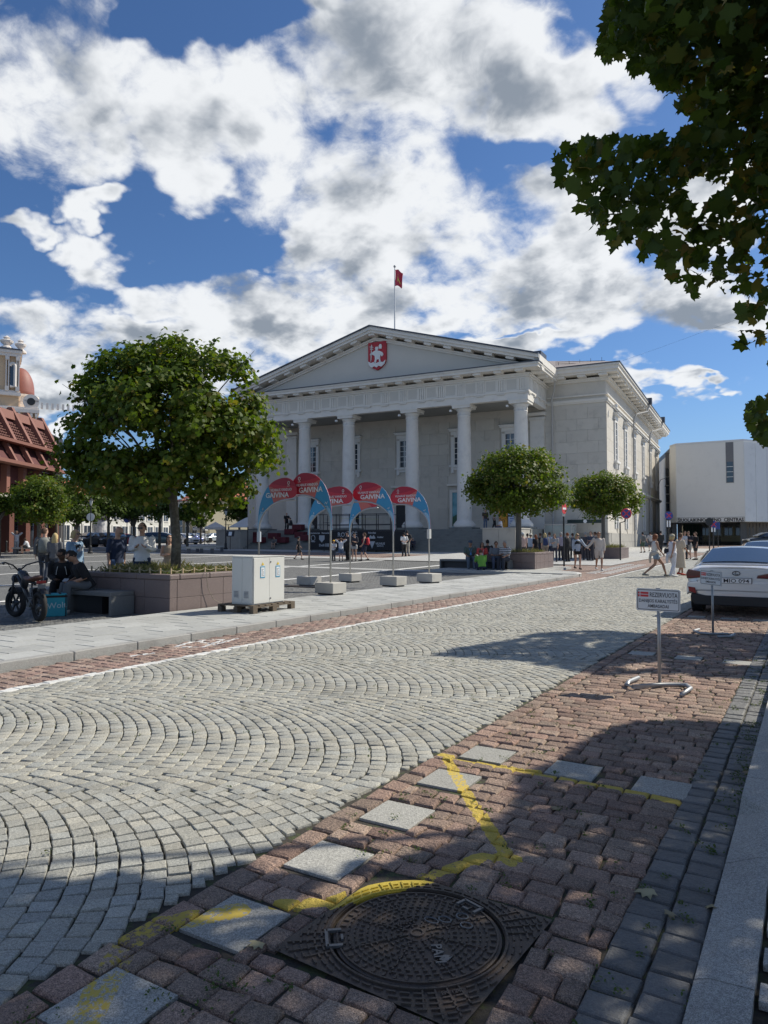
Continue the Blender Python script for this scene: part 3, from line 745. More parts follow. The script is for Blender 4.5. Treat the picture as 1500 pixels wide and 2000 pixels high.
# portico: platform, steps, columns
mb = MB(); mb.box(-30.2, 1.2, -1.35, BY0, GB, PH); mb.build('platform', M_step, hall)
for i in range(12):
    k = MB(); k.box(-26.2, -1.65, -1.35-.36*(i+1), -1.35-.36*i-.001, GB-.1, PH-.155*(i+1)); k.build('step', M_step, hall, bevel=.015)
for (xa, xb) in ((-1.6, 1.1), (-29.2, -26.25)):
    c = MB(); c.box(xa, xb, -5.7, -1.36, GB-.2, PH-.08); ck = c.build('stair_cheek', M_plinth, hall)
    for r_ in range(2):
        for y in range(2):
            k = MB(); k.box(xb, xb+.03, -5.7+y*2.17, -5.7+y*2.17+2.14, GB+.1+r_*.97, GB+1.05+r_*.97); k.build('cheek_stone', M_plinth, ck)
            k = MB(); k.box(xa+y*1.36, xa+y*1.36+1.33, -5.73, -5.7, GB+.1+r_*.97, GB+1.05+r_*.97); k.build('cheek_stone', M_plinth, ck)
    k = MB(); k.box(xa-.05, xb+.07, -5.8, -1.36, PH-.08, PH+.03); k.build('cheek_coping', M_plinth, ck, bevel=.01)
k = MB(); k.lathe([(.98, 0), (1.0, .1), (1.0, .28), (.92, .36), (.80, .52), (.70, .62), (.68, .70), (.665, 2.5), (.655, 4.5), (.62, 7.5), (.565, 10.05), (.60, 10.1), (.60, 10.18), (.56, 10.2), (.56, 10.5), (.62, 10.54), (.64, 10.62), (.76, 10.78)], n=32)
shaft_me = k.mesh('shaft'); shaft_me.materials.append(M_col); shaft_me.shade_smooth()
k = MB(); k.box(-.84, .84, -.84, .84, 10.78, 11.0); k.box(-.9, .9, -.9, .9, 11.0, 11.12); cap_me = k.mesh('capital'); cap_me.materials.append(M_trim)
k = MB(); k.box(-1.1, 1.1, -1.1, 1.1, -.16, 0); ped_me = k.mesh('column_base'); ped_me.materials.append(M_step)
for x in COLX:
    c = link('column', shaft_me, None, hall, (x, 0, PH+.16), smooth=False); link('capital', cap_me, None, c); link('column_base', ped_me, None, c)
    for i in range(5):
        k = MB(); a = -math.pi/2+(i-2)*.7; k.obox((.60*math.cos(a), .60*math.sin(a), 10.35), (.05, .16, .2), a); k.build('rosette', M_trim, c)
    lf = MB(); lf.obox((-1.0, -.75, 10.6), (.18, .22, .16)); lf.build('spotlight', M_frame, c)
for x in (-.0, -27.9):                      # responds on the wall
    k = MB(); k.box(x-.65, x+.65, BY0-.3, BY0-.052, PH, 12.7); k.box(x-.75, x+.75, BY0-.38, BY0-.052, 12.7, 12.95); k.box(x-.85, x+.85, BY0-.45, BY0-.052, 13.1, 13.4); k.build('pilaster', M_trim, hall)
# portico entablature
EX0, EX1, EY = -28.75, .85, -.75
def pband(z0, z1, out, m=M_trim, name='portico_band', under=False):
    mb = MB(); mb.box(EX0-out, EX1+out, EY-out, EY+.6, z0, z1); mb.box(EX1-.6, EX1+out, EY+.6, BY0-.001, z0, z1); mb.box(EX0-out, EX0+.6, EY+.6, BY0-.001, z0, z1); return split(mb, name, m)
AB = PH+.16+11.12
pband(AB, AB+.62, 0); pband(AB+.62, AB+.76, .10); pband(AB+.76, 15.55, -.02, M_trim, 'frieze'); pband(15.55, 15.7, .12); pband(15.7, 15.86, .25)
pband(16.06, 16.3, 1.2); pband(16.3, 16.45, 1.3)
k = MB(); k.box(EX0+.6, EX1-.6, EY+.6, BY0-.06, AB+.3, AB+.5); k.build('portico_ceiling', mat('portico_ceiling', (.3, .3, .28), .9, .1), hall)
ng = 15; FZ0, FZ1 = AB+.78, 15.53
tx = [COLX[0]]
tx = [EX1-.5 - i*(EX1-EX0-1.0)/(ng*1.0) for i in range(ng+1)]
def glyph(x, y, rz, mirror=False):
    k = MB()
    for dx in (-.30, -.10, .10, .30): k.box(dx-.065, dx+.065, -.075, 0, FZ0, FZ1-.12)
    k.box(-.40, .40, -.085, 0, FZ1-.12, FZ1); k.box(-.38, .38, -.13, 0, FZ0-.26, FZ0-.18)
    for i in range(6): k.box(-.35+i*.12, -.29+i*.12, -.115, -.05, FZ0-.34, FZ0-.26)
    k.build('triglyph', M_trim, hall, (x, y, 0), rz)
for x in tx: glyph(x, EY+.02, 0)
for i in range(4): glyph(EX1-.02, EY+.45+i*1.78, R(90))
for i in range(ng):
    a, b = tx[i+1]+.52, tx[i]-.52
    k = MB(); k.box(a, b, EY+.012, EY+.0195, FZ0+.12, FZ1-.12); k.build('metope', M_tymp, hall)
for x in tx: mutule(x, EY-.62, 15.97, 0, .72, .85, .2)
for i in range(3): mutule(EX1+.62, EY+.6+i*2.0, 15.97, R(90), .72, .85, .2)
# pediment
AX = 21.4; x0, x1 = EX0-1.3, EX1+1.3; zb = 16.55
hw = (x1-x0)/2; ap = zb+4.55; sl_ = 4.55/hw
def rake(a, b, y0_, y1_, name, m=M_trim):     # a strip along both slopes between heights a and b below the roof line
    mb = MB()
    for s_ in (-1, 1):
        xe = CX+s_*hw
        mb.slab([(CX, ap-a), (xe, zb-a), (xe, zb-b), (CX, ap-b)][::s_], y0_, y1_)
    return mb.build(name, m, hall)
k = MB(); k.slab([(CX-hw+1.6, 16.45), (CX+hw-1.6, 16.45), (CX, ap-.55)], EY-.02, EY+.4); ty = k.build('tympanum', M_tymp, hall)
rake(-.48, -.18, EY-1.35, EY+1.0, 'raking_cornice'); rake(-.18, .06, EY-1.2, EY+.9, 'raking_cornice'); rake(.30, .46, EY-.32, EY+.6, 'raking_moulding'); rake(.46, .62, EY-.2, EY+.6, 'raking_moulding'); rake(-.60, -.48, EY-1.5, 12, 'portico_roof', M_roof)
for i in range(1, 16):
    for s_ in (-1, 1):
        if i > 7: continue
        x = CX+s_*i*1.93; z = ap-abs(x-CX)*sl_-.19
        k = MB(); k.obox((0, 0, 0), (.72, .85, .22), 0, 0, s_*math.atan(sl_)); k.build('mutule', M_trim, hall, (x, EY-.62, z))
mutule(CX, EY-.62, ap-.2, 0, .7, .85, .22)
k = MB(); k.box(EX0-1.35, EX1+1.35, EY-1.4, EY-.1, 16.45, 16.52); k.build('ledge_flashing', M_roof, hall)
k = MB(); k.box(EX1+.9, EX1+1.35, EY-1.2, BY0-.4, 16.45, 17.05); k.box(EX0-1.35, EX0-.9, EY-1.2, BY0-.4, 16.45, 17.05); k.build('side_cornice', M_trim, hall)
# shield with a standing figure carrying a child
M_shr = mat('shield_red', (.42, .02, .03), .5, .08, 3); M_shw = mat('shield_white', (.72, .72, .70), .6, .06, 5)
sx_, sz_ = CX+.2, 17.9
sh_poly = [(-.98, 2.45), (.98, 2.45), (.98, .7), (.85, .3), (.5, -.05), (0, -.3), (-.5, -.05), (-.85, .3), (-.98, .7)]
k = MB(); k.slab([(sx_+a, sz_+b) for a, b in sh_poly][::-1], EY-.24, EY-.03); shd = k.build('shield', M_shr, hall, bevel=.03)
def flatp(poly, y0_, y1_, nm, m=M_shw, par=None):
    k = MB(); k.slab([(sx_+a, sz_+b) for a, b in poly], y0_, y1_); return k.build(nm, m, par or shd)
A_ = EY-.33; B_ = EY-.243
flatp([(-.12, 1.95), (.12, 1.95), (.16, 1.72), (.05, 1.6), (.35, 1.5), (.62, 1.35), (.72, 1.1), (.55, .95), (.40, 1.15), (.36, .8), (.42, .5), (.30, .42), (.2, .75), (.0, .7), (-.12, .35), (-.3, .38), (-.18, .8), (-.22, 1.1), (-.5, 1.25), (-.72, 1.2), (-.7, 1.35), (-.4, 1.5), (-.12, 1.62), (-.18, 1.8)][::-1], A_, B_, 'figure')
flatp([(.2, 1.75), (.5, 1.7), (.55, 1.95), (.48, 2.15), (.33, 2.18), (.22, 2.0)][::-1], A_, B_, 'child_figure')
flatp([(-.66, .6), (-.6, .6), (-.52, 2.2), (-.58, 2.2)], A_, B_, 'staff')
flatp([(-.75, 2.05), (-.38, 1.98), (-.38, 1.92), (-.75, 1.99)], A_, B_, 'cross_bar'); flatp([(-.72, 1.85), (-.4, 1.78), (-.4, 1.72), (-.72, 1.79)], A_, B_, 'cross_bar')
flatp([(-.93, .62), (-.6, .45), (-.3, .5), (0, .38), (.35, .48), (.7, .4), (.93, .6), (.84, .25), (.5, -.02), (.2, .1), (0, -.05), (-.3, .1), (-.5, -.02), (-.84, .25)], A_, B_-.02, 'waves')
# windows of the front (upper) and doors
def window(x, y, z0, z1, w, rz, cap=True, sill=True, rows=5, name='window', deep=.06):
    f = MB(); t = .14
    for a, b, c, d in ((-w/2-.02-t*2, -w/2, z0-.05, z1+.05), (w/2, w/2+t*2+.02, z0-.05, z1+.05), (-w/2, w/2, z1, z1+.22)): f.box(a, b, -.12, 0, c, d)
    o = f.build(name, M_frame, hall, (x, y, 0), rz)
    k = MB(); k.box(-w/2, w/2, -.02, -.012, z0, z1); k.build('pane', M_gl, o)
    k = MB(); k.box(-.035, .035, -.06, -.022, z0, z1)
    for i in range(1, rows): zz = z0+(z1-z0)*i/rows; k.box(-w/2, -.036, -.055, -.022, zz-.025, zz+.025); k.box(.036, w/2, -.055, -.022, zz-.025, zz+.025)
    k.box(-w/2, -w/2+.07, -.065, -.021, z0, z1); k.box(w/2-.07, w/2, -.065, -.021, z0, z1); k.build('glazing_bars', M_frame, o)
    if cap:
        k = MB(); k.box(-w/2-.3, w/2+.3, -.16, 0, z1+.23, z1+.6); k.box(-w/2-.42, w/2+.42, -.4, 0, z1+.6, z1+.78); k.box(-w/2-.5, w/2+.5, -.5, 0, z1+.78, z1+.86); k.build('cornice', M_frame, o)
        k = MB(); k.box(-w/2-.52, w/2+.52, -.52, 0, z1+.862, z1+.89); k.build('flashing', M_roof, o)
    if sill:
        k = MB(); k.box(-w/2-.45, w/2+.45, -.32, 0, z0-.27, z0-.06)
        for s_ in (-1, 1): k.box(s_*(w/2+.12)-.13, s_*(w/2+.12)+.13, -.24, 0, z0-.85, z0-.27)
        k.box(-w/2-.1, w/2+.1, -.12, 0, z0-.55, z0-.27); k.build('sill', M_frame, o)
    return o
for x in fwin: window(x, BY0-.052, 8.9, 11.6, 1.1, 0)
for y in swin:
    window(BX1+.032, y, 9.0, 12.7, 1.15, R(90), rows=6); window(BX1+.032, y, 2.5, 6.2, 1.15, R(90), sill=False, rows=6, cap=False)
k = MB(); k.box(BX1+.03, BX1+.35, BY0+22.5, BY1, 6.75, 6.95); k.box(BX1+.03, BX1+.2, BY0+22.5, BY1, 6.6, 6.75); k.build('string_course', M_trim, hall)
M_post = mat('blue_poster', (.10, .30, .36), .5, .2, .7, col2=(.20, .42, .50)); M_postg = mat('green_poster', (.05, .12, .07), .6, .3, 1.5)
for i, x in enumerate(fwin):
    o = MB(); w = 1.5 if i != 2 else 1.9
    for a, b, c, d in ((-w/2-.25, -w/2, PH, 6.35), (w/2, w/2+.25, PH, 6.35), (-w/2, w/2, 6.1, 6.35)): o.box(a, b, -.14, 0, c, d)
    o.box(-w/2-.45, w/2+.45, -.42, 0, 6.75, 6.95); d_ = o.build('doorway', M_trim, hall, (x, BY0-.052, 0))
    k = MB(); k.box(-w/2, w/2, -.03, -.01, PH, 6.1); k.build('poster' if i == 1 else 'door', M_post if i == 1 else M_black, d_)
    if i == 1:
        k = MB(); k.add([(-w/2, -.034, PH+.4), (w/2, -.034, PH+.4), (w/2, -.034, PH+1.5), (w*.2, -.034, PH+1.9), (-w/2, -.034, PH+1.3)], [(0, 1, 2, 3, 4)]); k.build('poster_picture', M_postg, d_)
        text_mb('JONAS', .34, frame3((0, -.037, PH+.62), (1, 0, 0), (0, 0, 1)), .001).build('lettering', M_shw, d_)
k = MB(); k.slab([(sx_*0-13.95+a*.35+1.15, 6.95+b*.35+.4) for a, b in sh_poly][::-1], BY0-.12, BY0-.055); k.build('small_shield', M_shr, hall)
# boards between the right hand columns
k = MB(); k.box(-3.0, -2.2, 2.9, 3.0, PH, PH+2.3); k.build('orange_banner', mat('orange_banner', (.75, .33, .03), .6), hall)
text_mb('A R G', .45, frame3((-2.6, 2.895, PH+1.2), (0, 0, -1), (1, 0, 0)), .002).build('lettering', M_black, hall)
k = MB(); k.box(-2.1, -.9, 2.9, 3.0, PH, PH+2.3); bb = k.build('information_board', mat('board_white', (.62, .66, .78), .6), hall)
for i in range(9):
    k = MB(); k.box(-1.95, -1.95+[.5, .9, .45, .8, .6, .9, .4, .7, .5][i], 2.893, 2.899, PH+.3+i*.22, PH+.36+i*.22); k.build('print_line', mat('print_blue', (.08, .12, .4), .6), bb)
# downpipes
def pipe(pts, r=.085, nm='downpipe'):
    k = MB(); k.tube(pts, r, 8); return smoothang(k.build(nm, M_gutter, hall))
pipe([(1.9, BY0-1.35, 16.9), (1.9, BY0-1.0, 16.0), (1.75, BY0-.75, 15.2), (1.45, BY0-.45, 14.4), (1.45, BY0-.3, 13.9), (1.45, BY0-.25, 2.1), (1.45, BY0-.3, .6)])
for yy in (19.2, 33.5):
    pipe([(BX1+1.5, BY0+yy+.5, 17.0), (BX1+1.3, BY0+yy, 16.0), (BX1+.5, BY0+yy-3.0, 15.3), (BX1+.3, BY0+yy-3.3, 14.8), (BX1+.2, BY0+yy-3.3, 13.6), (BX1+.2, BY0+yy-3.3, .6)])
    k = MB(); k.box(BX1+1.2, BX1+1.75, BY0+yy+.2, BY0+yy+.8, 16.9, 17.6); k.build('rainwater_head', M_roof, hall)
k = MB(); k.tube([(BX1+.2, BY0+1.6, 13.75), (BX1+.55, BY0+1.6, 13.75)], .06, 6); k.lathe([(.0, 0), (.16, .02), (.16, .3), (0, .32)], (BX1+.6, BY0+1.6, 13.6), 10); k.build('camera_lamp', M_frame, hall)
# flag on its pole
fx, fy = CX-1.35, 6.0
fp = thing('flagpole', 'white flagpole rising from the ridge of the town hall roof', 'flagpole', tuple((hall.rotation_euler.to_matrix() if 0 else Matrix.Rotation(R(4), 3, 'Z')) @ Vector((fx, fy, 20.9))+Vector((HO[0], HO[1], 0))), 0)
k = MB(); k.tube([(0, 0, 0), (0, 0, 9.3)], [.09, .05], 8); k.build('pole', M_frame, fp)
k = MB(); k.lathe([(0, 9.3), (.12, 9.38), (.14, 9.46), (.1, 9.56), (0, 9.6)], n=10); k.build('finial', M_gutter, fp)
rs = np.random.RandomState(1); g = [[None]*9 for _ in range(13)]; V = []; 
for i in range(13):
    for j in range(9):
        u, v = i/12, j/8; V.append((u*.95+.06+math.sin(v*5+u*4)*.03, .22*math.sin(u*9+v*2.5)*u, 9.1-v*1.75-u*(.35-.25*math.sin(u*6))))
fc = [(i*9+j, i*9+j+1, (i+1)*9+j+1, (i+1)*9+j) for i in range(12) for j in range(8)]
k = MB(); k.add(V, fc); fl = k.build('flag', mat('flag_red', (.55, .04, .07), .7, .1, 3), fp, smooth=True); 
k = MB(); k.add([(V[q][0], V[q][1]+s*.012, V[q][2]) for s in (-1, 1) for q in (5*9+2, 8*9+3, 6*9+4, 8*9+6, 4*9+6, 5*9+4)], [(0, 1, 2, 3, 4, 5), (6, 7, 8, 9, 10, 11)]); k.build('flag_emblem', mat('flag_yellow', (.75, .5, .1), .7), fl)
# stage in front of the steps
stg = thing('stage', 'black stage with pipe railing and sponsor print, set up on the town hall steps', 'stage', hall.location, R(4))
S0, S1, SY0, SY1, SZ0, SZ1 = -25.9+3.2, -9.5, -8.6, -5.75, .42, 2.25
M_st = mat('stage_black', (.014, .015, .018), .75, .2, 4); M_sl = mat('stage_print', (.42, .44, .46), .7)
def s_at(px, y):                              # local x on the plane y where column px is seen
    k_ = (px-750)/F; return (12.02+.456*y-k_*(62+.89*y))/(-.456*k_*-1*-1 - .89) if 0 else ((k_*(62+.89*y)-12.02-.456*y)/(.89+.456*k_))
S0, S1 = s_at(606, SY0), s_at(762, SY0)
k = MB(); k.box(S0, S1, SY0, SY1, SZ1-.12, SZ1); k.build('deck', M_black, stg)
k = MB(); k.box(S0, S1, SY0-.03, SY0, SZ0+.12, SZ1-.13); ban = k.build('skirt_banner', M_st, stg)
k = MB(); k.box(S1-.001, S1+.02, SY0, SY1, SZ0+.12, SZ1-.13); k.build('side_cloth', M_st, stg)
for i in range(7):
    k = MB(); x = S0+.1+(S1-S0-.2)*i/6; k.tube([(x, SY0+.1, SZ0-.05), (x, SY0+.1, SZ1)], .03, 6); k.build('leg', M_black, stg)
for yy in (SY0+.05, SY1):
    for i in range(7):
        k = MB(); x = S0+(S1-S0)*i/6; k.tube([(x, yy, SZ1), (x, yy, SZ1+1.35)], .035, 6); k.build('post', M_black, stg)
    for zz in (.45, 1.35):
        k = MB(); k.tube([(S0, yy, SZ1+zz*.97), (S1, yy, SZ1+zz*.97)], .03, 6); k.build('rail', M_black, stg)
k = MB(); k.tube([(S0+3, SY0-.05, SZ1+1.0), (S1-1, SY0-.05, SZ1+.85)], .03, 5, flat=.3); k.build('tape', mat('yellow_tape', (.5, .55, .1), .6), stg)
def stx(s, px, z, size, nm='lettering'): text_mb(s, size*1.25, frame3((s_at(px, SY0), SY0-.034, z), (1, 0, 0), (0, 0, 1)), .002, sx=.98, bold=.006).build(nm, M_sl, ban)
stx('ROTUŠĖ', 679, 1.82, .42); stx('Organizatorius', 614, 1.98, .16); stx('Partneriai', 636, 1.98, .16); stx('Rėmėjai', 727, 1.98, .17); stx('Delfi', 629, .92, .24); stx('Vilnius', 612, 1.25, .13)
stx('Atelier', 743, 1.62, .17); stx('VILNIUS', 743, 1.08, .2); stx('ROTUŠĖ', 743, .88, .13)
def shp(poly, px, z, s_, nm='logo'):
    k = MB(); x = s_at(px, SY0); k.slab([(x+a*s_, z+b*s_) for a, b in poly][::-1], SY0-.036, SY0-.031); k.build(nm, M_sl, ban)
shp([(-.5, .5), (.5, .5), (.5, -.1), (0, -.6), (-.5, -.1)], 629, 1.5, .55); shp([(-.5, .5), (.5, .5), (0, -.6)], 727, 1.0, .55)
for i in range(3): shp([(-.15, .5), (.15, .5), (.15, -.5), (-.15, -.5)], 637+i*2.6, .95, .28)
shp([(-.6, -.2), (.6, -.2), (.6, .0), (.3, .4), (0, .1), (-.3, .4), (-.6, 0)], 727, 1.6, .5)
k = MB(); x = s_at(612, SY0); k.tube([(x+.2*math.cos(t), SY0-.035, 1.55+.24*math.sin(t)) for t in [2*math.pi*i/12 for i in range(13)]], .03, 4, False); k.build('logo', M_sl, ban)
# ------------------------------------------------------------------ trees
SIL = [(1200,-20),(1190,45),(1168,68),(1195,90),(1215,95),(1240,80),(1250,118),(1290,108),(1288,140),(1300,160),(1330,160),(1347,165),(1335,190),(1340,205),(1378,205),(1365,225),(1330,258),(1290,250),(1270,246),(1230,265),(1200,250),(1150,258),(1105,270),(1090,285),(1100,312),(1093,338),(1130,352),(1147,350),(1140,365),(1130,402),(1155,402),(1165,430),(1180,452),(1205,482),(1227,470),(1235,448),(1255,465),(1260,490),(1280,480),(1280,517),(1300,517),(1330,542),(1350,567),(1395,572),(1440,558),(1468,570),(1430,625),(1455,655),(1455,685),(1475,692),(1500,682),(1560,700),(2600,1500),(2600,-3000),(1200,-3000)]
HOLES = [[(1348,340),(1385,322),(1410,350),(1445,318),(1452,340),(1420,365),(1400,385),(1388,402),(1360,385),(1342,365)],[(1404,50),(1422,45),(1428,62),(1408,85)],[(1268,112),(1283,108),(1292,140),(1280,146)],
         [(1130,335),(1155,340),(1150,352),(1135,350)],[(1498,460),(1470,470),(1485,520),(1510,530)],[(1316,432),(1338,428),(1330,450)],[(1375,90),(1395,100),(1380,125),(1370,110)],[(1215,285),(1235,290),(1225,302)],[(1405,185),(1425,190),(1412,215)],[(1455,215),(1478,225),(1462,245)],[(1285,395),(1300,390),(1300,405)],[(1395,425),(1420,430),(1402,450)],[(1440,500),(1460,505),(1448,520)],[(1330,60),(1345,58),(1340,80)],[(1200,300),(1212,310),(1195,315)]]
SIL2 = [(1462,800),(1475,782),(1500,775),(2600,700),(2600,-3000),(1502,-3000),(1502,768),(1500,870),(1470,842),(1464,820)]
LIT = [[(-3000,1600),(-200,1690),(0,1692),(90,1703),(180,1715),(240,1690),(330,1715),(400,1700),(470,1668),(520,1702),(600,1688),(650,1712),(700,1672),(740,1692),(800,1660),(860,1642),(910,1620),(960,1592),(1000,1562),(1010,1512),(1080,1482),(1130,1452),(1190,1417),(1250,1404),(1400,1404),(1490,1420),(1530,1330),(1480,1325),(1350,1318),(1250,1314),(1170,1316),(1040,1294),(1000,1288),(900,1283),(850,1278),(900,1262),(1000,1248),(1040,1235),(1170,1230),(1280,1238),(1530,1236),(1700,1225),(1700,1075),(-3000,1075)],
       [(380,1785),(400,1765),(480,1755),(540,1765),(600,1725),(700,1700),(760,1692),(860,1708),(850,1730),(780,1722),(700,1738),(640,1752),(560,1775),(500,1800),(440,1790)],
       [(1130,1255),(1170,1250),(1165,1262),(1135,1264)],[(1200,1300),(1290,1288),(1300,1300),(1220,1308)],[(1410,1290),(1500,1284),(1500,1298),(1420,1300)],[(1480,1352),(1500,1330),(1500,1420),(1490,1400)]]
TAN = math.tan(SUN_EL)
def crown_filter(P, sils, holes, margin=0):
    px, py = pix(P); _, d = camc(P); infr = (d > .3) & (px > -60) & (px < 1560) & (py > -60) & (py < 2060)
    ok = np.zeros(len(P), bool)
    for s_ in sils: ok |= inpoly(px, py, s_)
    for h in holes: ok &= ~inpoly(px, py, h)
    return ~infr | (ok & (d > 1.2))
def shadow_filter(P, lits):
    k = P[:, 2]/SDIR.z; S = P-np.outer(k, np.array(SDIR)); px, py = pix(S); _, d = camc(S)
    ok = np.ones(len(P), bool)
    for l in lits: ok &= ~(inpoly(px, py, l) & (d > .3))
    # hall and square stay sunlit too
    return ok & ~((d > 14) & (px < 1500) & (px > -100))
M_bark = mat('tree_bark', (.10, .088, .07), .9, .3, 14, .9, 30, col2=(.15, .14, .11))
M_barkg = mat('grey_bark', (.15, .14, .125), .9, .25, 10, .8, 30)
def big_tree(name, label, cx, cd, zc, rx, rz_, n, size, trunk_xy, sils, holes, lits, seed, m, nclus, nleafpart=0, crad=.6):
    rs = np.random.RandomState(seed); c = np.array(CW(cx, cd)); c[2] = zc
    cl = rs.normal(0, 1, (nclus, 3)); cl /= np.linalg.norm(cl, axis=1)[:, None]; cl *= (rs.uniform(.15, 1, nclus)**.45)[:, None]
    cl = cl*[rx, rx, rz_]+c
    # twigs that end on the outline seen in the view are added so that the outline is full
    per = int(n/nclus); P = np.repeat(cl, per, 0); P += rs.normal(0, 1, P.shape)*[crad, crad, crad*.55]
    P2 = np.stack([rs.uniform(-1, 1, n//2), rs.uniform(-1, 1, n//2), rs.uniform(-1, 1, n//2)], 1); P2 = P2[np.linalg.norm(P2, axis=1) < 1]*[rx, rx, rz_]+c
    if nleafpart:                              # low hanging boughs nearest to the street
        m3 = 5200; d3 = rs.uniform(4.1, 5.4, m3); px3 = rs.uniform(1085, 1600, m3); py3 = rs.uniform(-100, 700, m3); x3 = (px3-750)/F*d3
        P3 = np.stack([x3*CP-d3*SP, x3*SP+d3*CP, CH+(HZ-py3)/F*d3], 1); P = np.concatenate([P, P3])
    else:                                      # low tip of the farther tree
        m3 = 900; d3 = rs.uniform(10.2, 11.8, m3); px3 = rs.uniform(1440, 1620, m3); py3 = rs.uniform(765, 880, m3); x3 = (px3-750)/F*d3
        P3 = np.stack([x3*CP-d3*SP, x3*SP+d3*CP, CH+(HZ-py3)/F*d3], 1); P = np.concatenate([P, P3])
    P = np.concatenate([P, P2]); ok = crown_filter(P, sils, holes) & shadow_filter(P, lits) & (P[:, 2] > 2.2); P = P[ok]
    o = P-c; o /= np.linalg.norm(o, axis=1)[:, None]
    V = leaves(P, size, o*[.5, .5, .3], LEAF, rs, .6, .7)
    tr = thing(name, label, 'tree', (trunk_xy[0], trunk_xy[1], 0)); tr.location = (0, 0, 0)
    tx_, ty_ = trunk_xy
    tk = MB(); tk.tube([(tx_, ty_, -.1), (tx_+.03, ty_, 1.2), (tx_-.02, ty_+.05, 2.8), (tx_+.05, ty_, zc+rz_*.5)], [.26, .2, .17, .06], 10); trunk = tk.build('trunk', M_bark, tr, smooth=True)
    sel = rs.choice(len(P), 34, replace=False); 
    for q in sel:
        e = P[q]; s_ = np.array([tx_, ty_, rs.uniform(2.5, zc)]); m_ = (s_+e)/2+[0, 0, .45]
        pts = [tuple(s_+(m_-s_)*t*2) if t < .5 else tuple(m_+(e-m_)*(t-.5)*2) for t in (0, .25, .5, .75, 1)]
        mids = np.array(pts[1:]); 
        if not (crown_filter(mids, sils, []).all()): continue
        b = MB(); b.tube(pts, [.06, .045, .03, .018, .006], 5); b.build('branch', M_bark, trunk)
    if nleafpart:
        _, d = camc(P); px, py = pix(P); vis = np.where((px > 1080) & (px < 1500) & (py > 0) & (py < 700))[0]; vis = vis[np.argsort(d[vis])][:nleafpart]
        mask = np.ones(len(P), bool); mask[vis] = False
        for i in vis:
            l = link('leaf', fmesh('leaf', V[i:i+1], 0), m, tr)
        V = V[mask]
    link('crown', fmesh('crown', V, 0), m, tr, kind='stuff')
    return tr
t1c = CW(5.6, 5.2)
big_tree('maple_tree', 'dark street maple hanging in from the upper right, back lit leaves over the kerb', 5.3, 5.4, 5.5, 4.4, 2.9, 44000, .10, CW(6.6, 5.6)[:2], [SIL], HOLES, LIT, 11, L_over, 420, 280, .5)
big_tree('maple_tree', 'farther street maple of which only a leafy tip shows at the right edge', 11.2, 13.4, 7.0, 4.9, 3.6, 16000, .17, CW(11.5, 13.5)[:2], [SIL2, SIL], HOLES, LIT, 12, L_over, 300, 0, .6)

